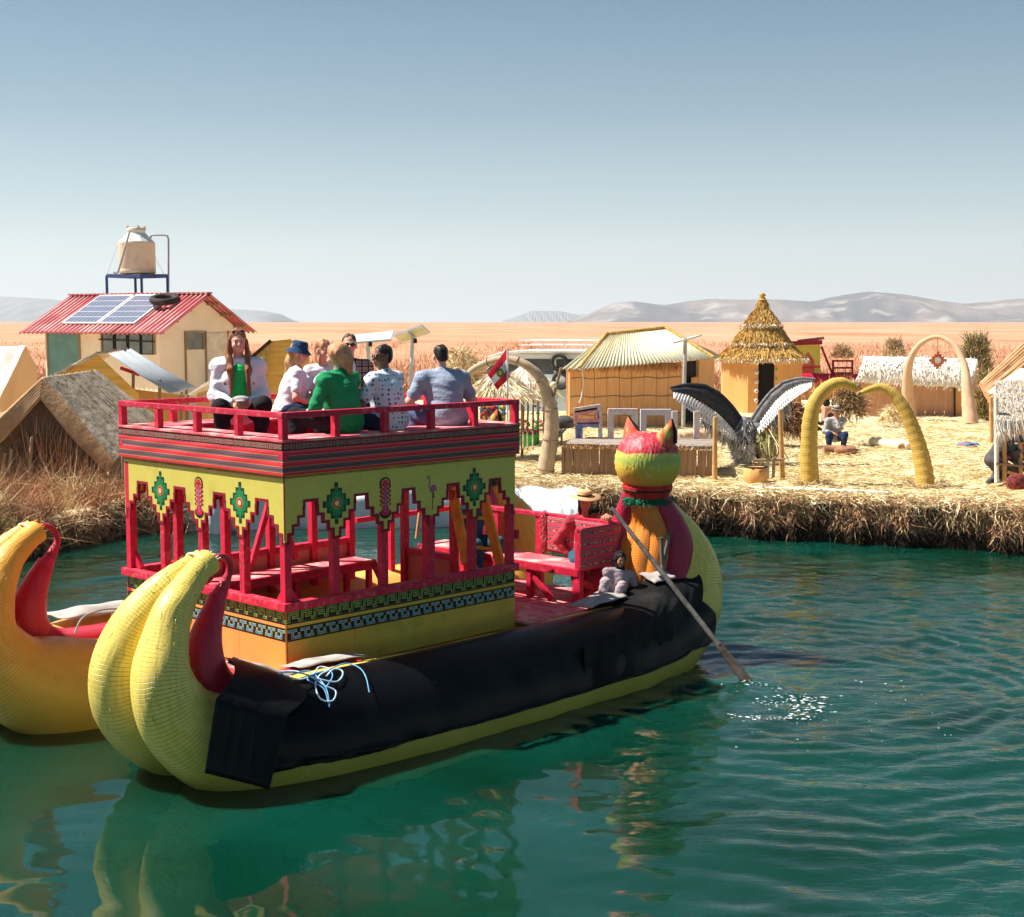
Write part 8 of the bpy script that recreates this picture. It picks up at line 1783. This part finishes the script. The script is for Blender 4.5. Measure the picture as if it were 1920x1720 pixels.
def stove():
    t = thing('clay_stove', 'pinkish clay stove with two black pots and a dark fire mouth', 'stove', on(1556, 800)); clay = M('clay', (.52, .26, .17), (.42, .2, .13), 4, rough=.9, bump=.5)
    mbuild('stove_body', t, clay, lambda mb: mb.prism([(-.24, 0), (.24, 0), (.21, .62), (-.21, .62)], lambda x, z, d: (x, d, z), -.2, .25), bevel=.03); mbuild('fire_mouth', t, dark, lambda mb: mb.prism(disc(.11, 14, 0, .34), lambda x, z, d: (x, d, z), -.215, -.19))
    for x in (-.12, .14): mbuild('pot', t, black_p, lambda mb: mb.lathe([(.05, .62), (.11, .66), (.12, .74), (.09, .80), (.10, .83), (0, .82)], (x, .0, 0), 14))
    b = thing('firewood', 'dark stack of burnt reeds at the foot of the clay stove', 'firewood', on(1545, 812))
    for k in range(22): x = random.uniform(-.35, .2); mbuild('log', b, dark_s, lambda mb: mb.tube([(x, random.uniform(-.1, .1), random.uniform(.05, .4)), (x+random.uniform(.2, .45), random.uniform(-.1, .1), random.uniform(.05, .4))], .04, 6))
stove()
def ground_cloth(px0, px1, py, lab, mats, n=14):
    t = thing('textile_pile', lab, 'textiles', on((px0+px1)/2, py))
    for k in range(n):
        mb = MB(); x = (random.uniform(px0, px1)-(px0+px1)/2)*.0128; mb.ell((x, random.uniform(-.15, .15), random.uniform(.03, .09)), (random.uniform(.06, .13), .08, random.uniform(.03, .06)), 9, 6); mb.build('folded_cloth', random.choice(mats), t)
purple = cloth('purple_cloth', (.22, .06, .25)); tealc = cloth('turquoise_cloth', (.05, .35, .33))
ground_cloth(1800, 1834, 839, 'small pile of purple and pink textiles on the straw', [purple, pink, blue_p, red]); ground_cloth(1632, 1656, 779, 'turquoise net lying by the wall of the white roofed hut', [tealc], 6); ground_cloth(1372, 1398, 846, 'pale pink cloth lying on straw behind the condor', [white_p, pink], 5)

# ---- right edge: mat tent, thatched stall with people
def right_side():
    t = thing('mat_tent', 'orange reed mat tent with leaning roof at the right edge', 'tent'); Y = 38; m_ = M('orange_mat_roof', (.72, .40, .20), (.52, .27, .13), 2, (1, 1, 1), rough=.9, bump=.8, bscale=8, dist=.03); Q = lambda x, y, d=0: at(x, y, Y+d)
    q = (Q(1916, 642), Q(1990, 640, 3), Q(1960, 760, 2.5), Q(1838, 728, -1)); q = (Q(1918, 643), Q(1838, 718, -.8), Q(1856, 752, -1.2), Q(1935, 700, -.5))
    mbuild('left_roof_mat', t, m_, lambda mb: mb.slab(q, .10, 0, 8, 5, .02)); mb = MB(); mat_rolls(mb, (q[1], q[2], q[3], q[0]), 11, .05); mb.build('reed_roll', m_, t, kind='stuff'); mbuild('front_mat', t, m_, lambda mb: mb.prism([(1918, 660), (2010, 760), (2010, 830), (1862, 830), (1858, 752)], lambda x, z, d: tuple(Q(x, z, d)), 0, .06))
    for x in (1858, 1880): mbuild('pole', t, pale_wood, lambda mb: mb.tube([Q(x, 745, -1.3), Q(x+1, 830, -1.3)], .05, 6))
    c = thing('sunshade', 'small straw cone roof between mat tent and white stall', 'sunshade', at(1915, 725, 33), group='thatched sunshades'); mb = MB(); mb.lathe([(.75, -.15), (.4, .15), (.04, .42), (0, .43)], (0, 0, 0), 24); mb.build('thatch', thatch_w, c)
    # stall
    Y = 27.3; s = thing('market_stall', 'market stall with a shaggy white straw roof at the right edge', 'stall'); Q = lambda x, y, d=0: at(x, y, Y+d)
    mbuild('roof_core', s, thatch_w, lambda mb: mb.slab((Q(1866, 790, -.1), Q(1990, 800, -.1), Q(1990, 712, 1), Q(1876, 714, 1)), .08, 0, 6, 4, .02)); n = 6500; x = RNG.uniform(1864, 1990, n); f = RNG.uniform(0, 1, n)
    P = np.array([tuple(Q(float(a), 714+76*float(b), 1.0-1.15*float(b))) for a, b in zip(x, f)])+[0, -.04, .03]; D = RNG.normal(0, .10, (n, 3))+[0, -.35, -1]; blades('roof_straw', P, D, RNG.uniform(.15, .45, n), np.full(n, .016), [wstraw, thatch_w, straw], RNG.choice(3, n, p=[.5, .35, .15]), .08, parent=s, kind='stuff')
    for x, y0, y1, m_ in ((1868, 745, 905, white_p), (1883, 800, 925, wood), (1913, 830, 916, wood)): mbuild('post', s, pale_wood if m_ is wood else thatch_w, lambda mb: mb.tube([Q(x, y0), Q(x+1, y1)], .045, 7))
    for k in range(4): mbuild('table_plank', s, M('table_wood', (.42, .25, .15), rough=.8) if 'table_wood' not in bpy.data.materials else bpy.data.materials['table_wood'], lambda mb: mb.slab((Q(1868, 868-k*.2, k*.22-.2), Q(1990, 880, k*.22-.2), Q(1990, 880, k*.22), Q(1868, 868, k*.22)), .04))
    mbuild('brace', s, pale_wood, lambda mb: mb.beam(Q(1888, 885), Q(1960, 905), .06, .06))
    tt = thing('textile_pile', 'bright blue and pink textiles heaped on the stall table', 'textiles')
    for k in range(26): mb = MB(); mb.ell(Q(random.uniform(1888, 1945), random.uniform(835, 866), random.uniform(0, .6)), (random.uniform(.08, .16), .1, random.uniform(.04, .09)), 9, 6); mb.build('folded_cloth', random.choice([blue_p, tealc, pink, K['hat_blue'], purple, K['dkgrey'], tealc]), tt)
    bb = thing('bag', 'red and black patterned bag on the ground under the stall', 'bag', on(1905, 922)); mb = MB(); mb.ell((0, 0, .16), (.20, .14, .19), 14, 9); mb.build('bag_body', cloth('red_black_cloth', (.38, .05, .04), (.02, .02, .02), 16), bb)
    p = on(1905, 905); p.y += .7; p.z = 1.30
    figure('person', 'dark haired seller bending over the textiles on the stall table', p, face_cam(p, 35), 'tan', 'dkgrey', 'long', 'dkgrey', lean=38, head=(0, -30), hands=[(-.1, .45, .25), (.1, .45, .25)], feet=[(-.1, .05, -.5), (.1, .05, -.5)], hair=('black', 'side'), step=.02, female=True)
    p = on(1862, 912); p.z = 1.28
    figure('person', 'person in a long dark grey coat standing stooped at the left post of the stall', p, R(-80), 'tan', 'dkgrey', 'long', 'dkgrey', lean=30, head=(0, -20), hands=[(-.1, .5, .2), (.1, .5, .15)], feet=[(-.1, -.06, -.42), (.1, .06, -.42)], hair=('black', 'short'), step=.02, build=1.1)
right_side()
def seated_man():
    p = on(1563, 846); p.z = 1.14
    figure('person', 'seated man in a brimmed hat and grey sweater resting his chin on his hand', p, face_cam(p, 18), 'tan', 'greysw', 'long', 'navy', lean=16, head=(8, -8), hands=[(.02, .26, .52), (.14, .38, .14)], feet=[(-.06, .48, -.30), (.26, .44, -.30)], hair=('black', 'short'), hat=('small', K['felt']), step=.018, build=1.08, scale=1.02, shoe='black_p')
    s = thing('log_seat', 'short log under the seated man', 'log', on(1566, 853)); mbuild('log_body', s, brown_s, lambda mb: mb.tube([(-.25, .15, .10), (.25, .15, .10)], .12, 12))
seated_man()

# ---- shrubs
def shrub(px, py, w, h, Y, mats, lab, n=1500):
    c = at(px, py, Y); t = thing('shrub', lab, 'shrub', c); 
    for k in range(5): a = random.uniform(0, 6.28); mbuild('stem', t, wood, lambda mb: mb.tube([(0, 0, 0), (w*.2*math.cos(a), w*.2*math.sin(a), h*.5), (w*.35*math.cos(a), w*.3*math.sin(a), h*.9)], [.03, .02, .01], 5))
    nn = n; a = RNG.uniform(0, 6.283, nn); q = RNG.uniform(0, 1, nn)**.6; z = RNG.uniform(0.02, 1, nn); P = np.stack([w*.5*q*np.cos(a)*(1-.5*z), w*.4*q*np.sin(a)*(1-.5*z), h*z*.9], 1); D = np.stack([np.cos(a)*.4, np.sin(a)*.4, RNG.uniform(.2, 1, nn)], 1)+RNG.normal(0, .2, (nn, 3))
    blades('foliage', P, D, RNG.uniform(.08, .3, nn)*max(1, h), np.full(nn, .03), mats, RNG.integers(0, len(mats), nn), .2, parent=t, kind='stuff')
dkgr = M('dry_grey_leaf', (.52, .38, .29), (.38, .27, .20), 3, rough=.95, bump=0); olive = M('olive_leaf', (.22, .17, .05), (.12, .11, .03), 3, rough=.9, bump=0)
shrub(1676, 672, .9, .75, 56, [dkgr, straw], 'small dry grey shrub behind the white roofed hut'); shrub(1828, 720, 1.3, 1.9, 53, [olive, straw3, dkgr], 'tall olive shrub right of the tall arch', 2600); shrub(1580, 672, .9, .5, 60, [rust_s, straw, dkgr], 'low rusty shrub behind the far boat rail'); shrub(1850, 790, .8, 1.6, 46, [olive, straw3, brown_s], 'olive grass clump beside the right foot of the tall arch', 2000)
heap('reed_heap', 1652, 1700, 762, 790, 43, [straw, straw2], 'low yellow mound of straw behind the heart arch', 700, ln=.3)

# ---- white plastic lined bank behind the cabin, and floats
def lined_bank():
    t = thing('plastic_sheet', 'white plastic sheet lining the island edge behind the boat', 'sheet'); V = []; nx, nz = 70, 8; xs = np.linspace(-6.3, 1.42, nx+1)
    for i, x in enumerate(xs):
        ey = np.interp(x, [e[0] for e in EDGE], [e[1] for e in EDGE]); h = .78+(.10*math.sin(x*2.3)+.08*math.sin(x*5.1+1))*(1 if x < -.8 else .15)
        for j in range(nz+1):
            s = j/nz; z = -.25+(h+.25)*min(1, s*1.35); y = ey-.20+.10*math.sin(x*4+s*3)-.12*math.sin(s*3)+(max(0, s-.74)*3.4); V.append((x+.05*math.sin(s*8+x*3), y, z+.03*math.sin(x*9+s*5)))
    F = [(i*(nz+1)+j, (i+1)*(nz+1)+j, (i+1)*(nz+1)+j+1, i*(nz+1)+j+1) for i in range(nx) for j in range(nz)]
    o = bpy.data.objects.new('sheet_body', np_mesh('sheet_body', V, F, white_t, smooth=True)); put(o, t); o.modifiers.new('t', 'SOLIDIFY').thickness = .01
    b = thing('plastic_bag', 'tall crumpled white plastic bag standing at the waterline behind the cabin', 'bag', (at(405, 1008, 26.7).x, 26.7, 0)); mb = MB(); mb.lathe([(.20, -.1), (.25, .15), (.22, .4), (.12, .65), (.05, .8), (.07, .86), (0, .88)], (0, 0, 0), 18)
    for i, v in enumerate(mb.v): mb.v[i] = (v[0]*(1+.15*math.sin(i*1.7)), v[1]*(1+.15*math.cos(i*2.3)), v[2])
    mb.build('bag_body', white_t, b)
    c = thing('snow_white_cover', 'thick white cover draped over the bank corner between cabin and cat head', 'cover', (0, 0, 0)); V = []; P = [at(x, y, Y) for x, y, Y in ((975, 935, 23.6), (1082, 940, 24.6), (1082, 898, 25.6), (970, 885, 25.5))]
    mb = MB(); nx, ny = 40, 24
    for j in range(ny+1):
        for i in range(nx+1):
            u, v = i/nx, j/ny; x = .15+(1.28-.15)*u+.0; y = 24.5+1.9*v; z = (-.02 if v == 0 else .74+.10*math.sin(min(1, v*1.6)*1.57)-.03*u)+.02*math.sin(u*11+v*6)+.018*math.sin(u*27-v*9)+.012*math.sin(u*51+v*17); V.append((x, y, z))
    mb.add(V, [(j*(nx+1)+i, j*(nx+1)+i+1, (j+1)*(nx+1)+i+1, (j+1)*(nx+1)+i) for j in range(ny) for i in range(nx)], 0, True); o = mb.build('cover_body', white_t, c); o.modifiers.new('t', 'SOLIDIFY').thickness = .02
    h = thing('garden_hose', 'white hose lying along the right edge of the island', 'hose'); mbuild('hose_run', h, white_p, lambda mb: mb.tube([on(1395, 918)+Vector((0, 0, .03)), on(1560, 925)+Vector((0, 0, .05)), on(1665, 930)+Vector((0, 0, .05))], .035, 7)); 
lined_bank()
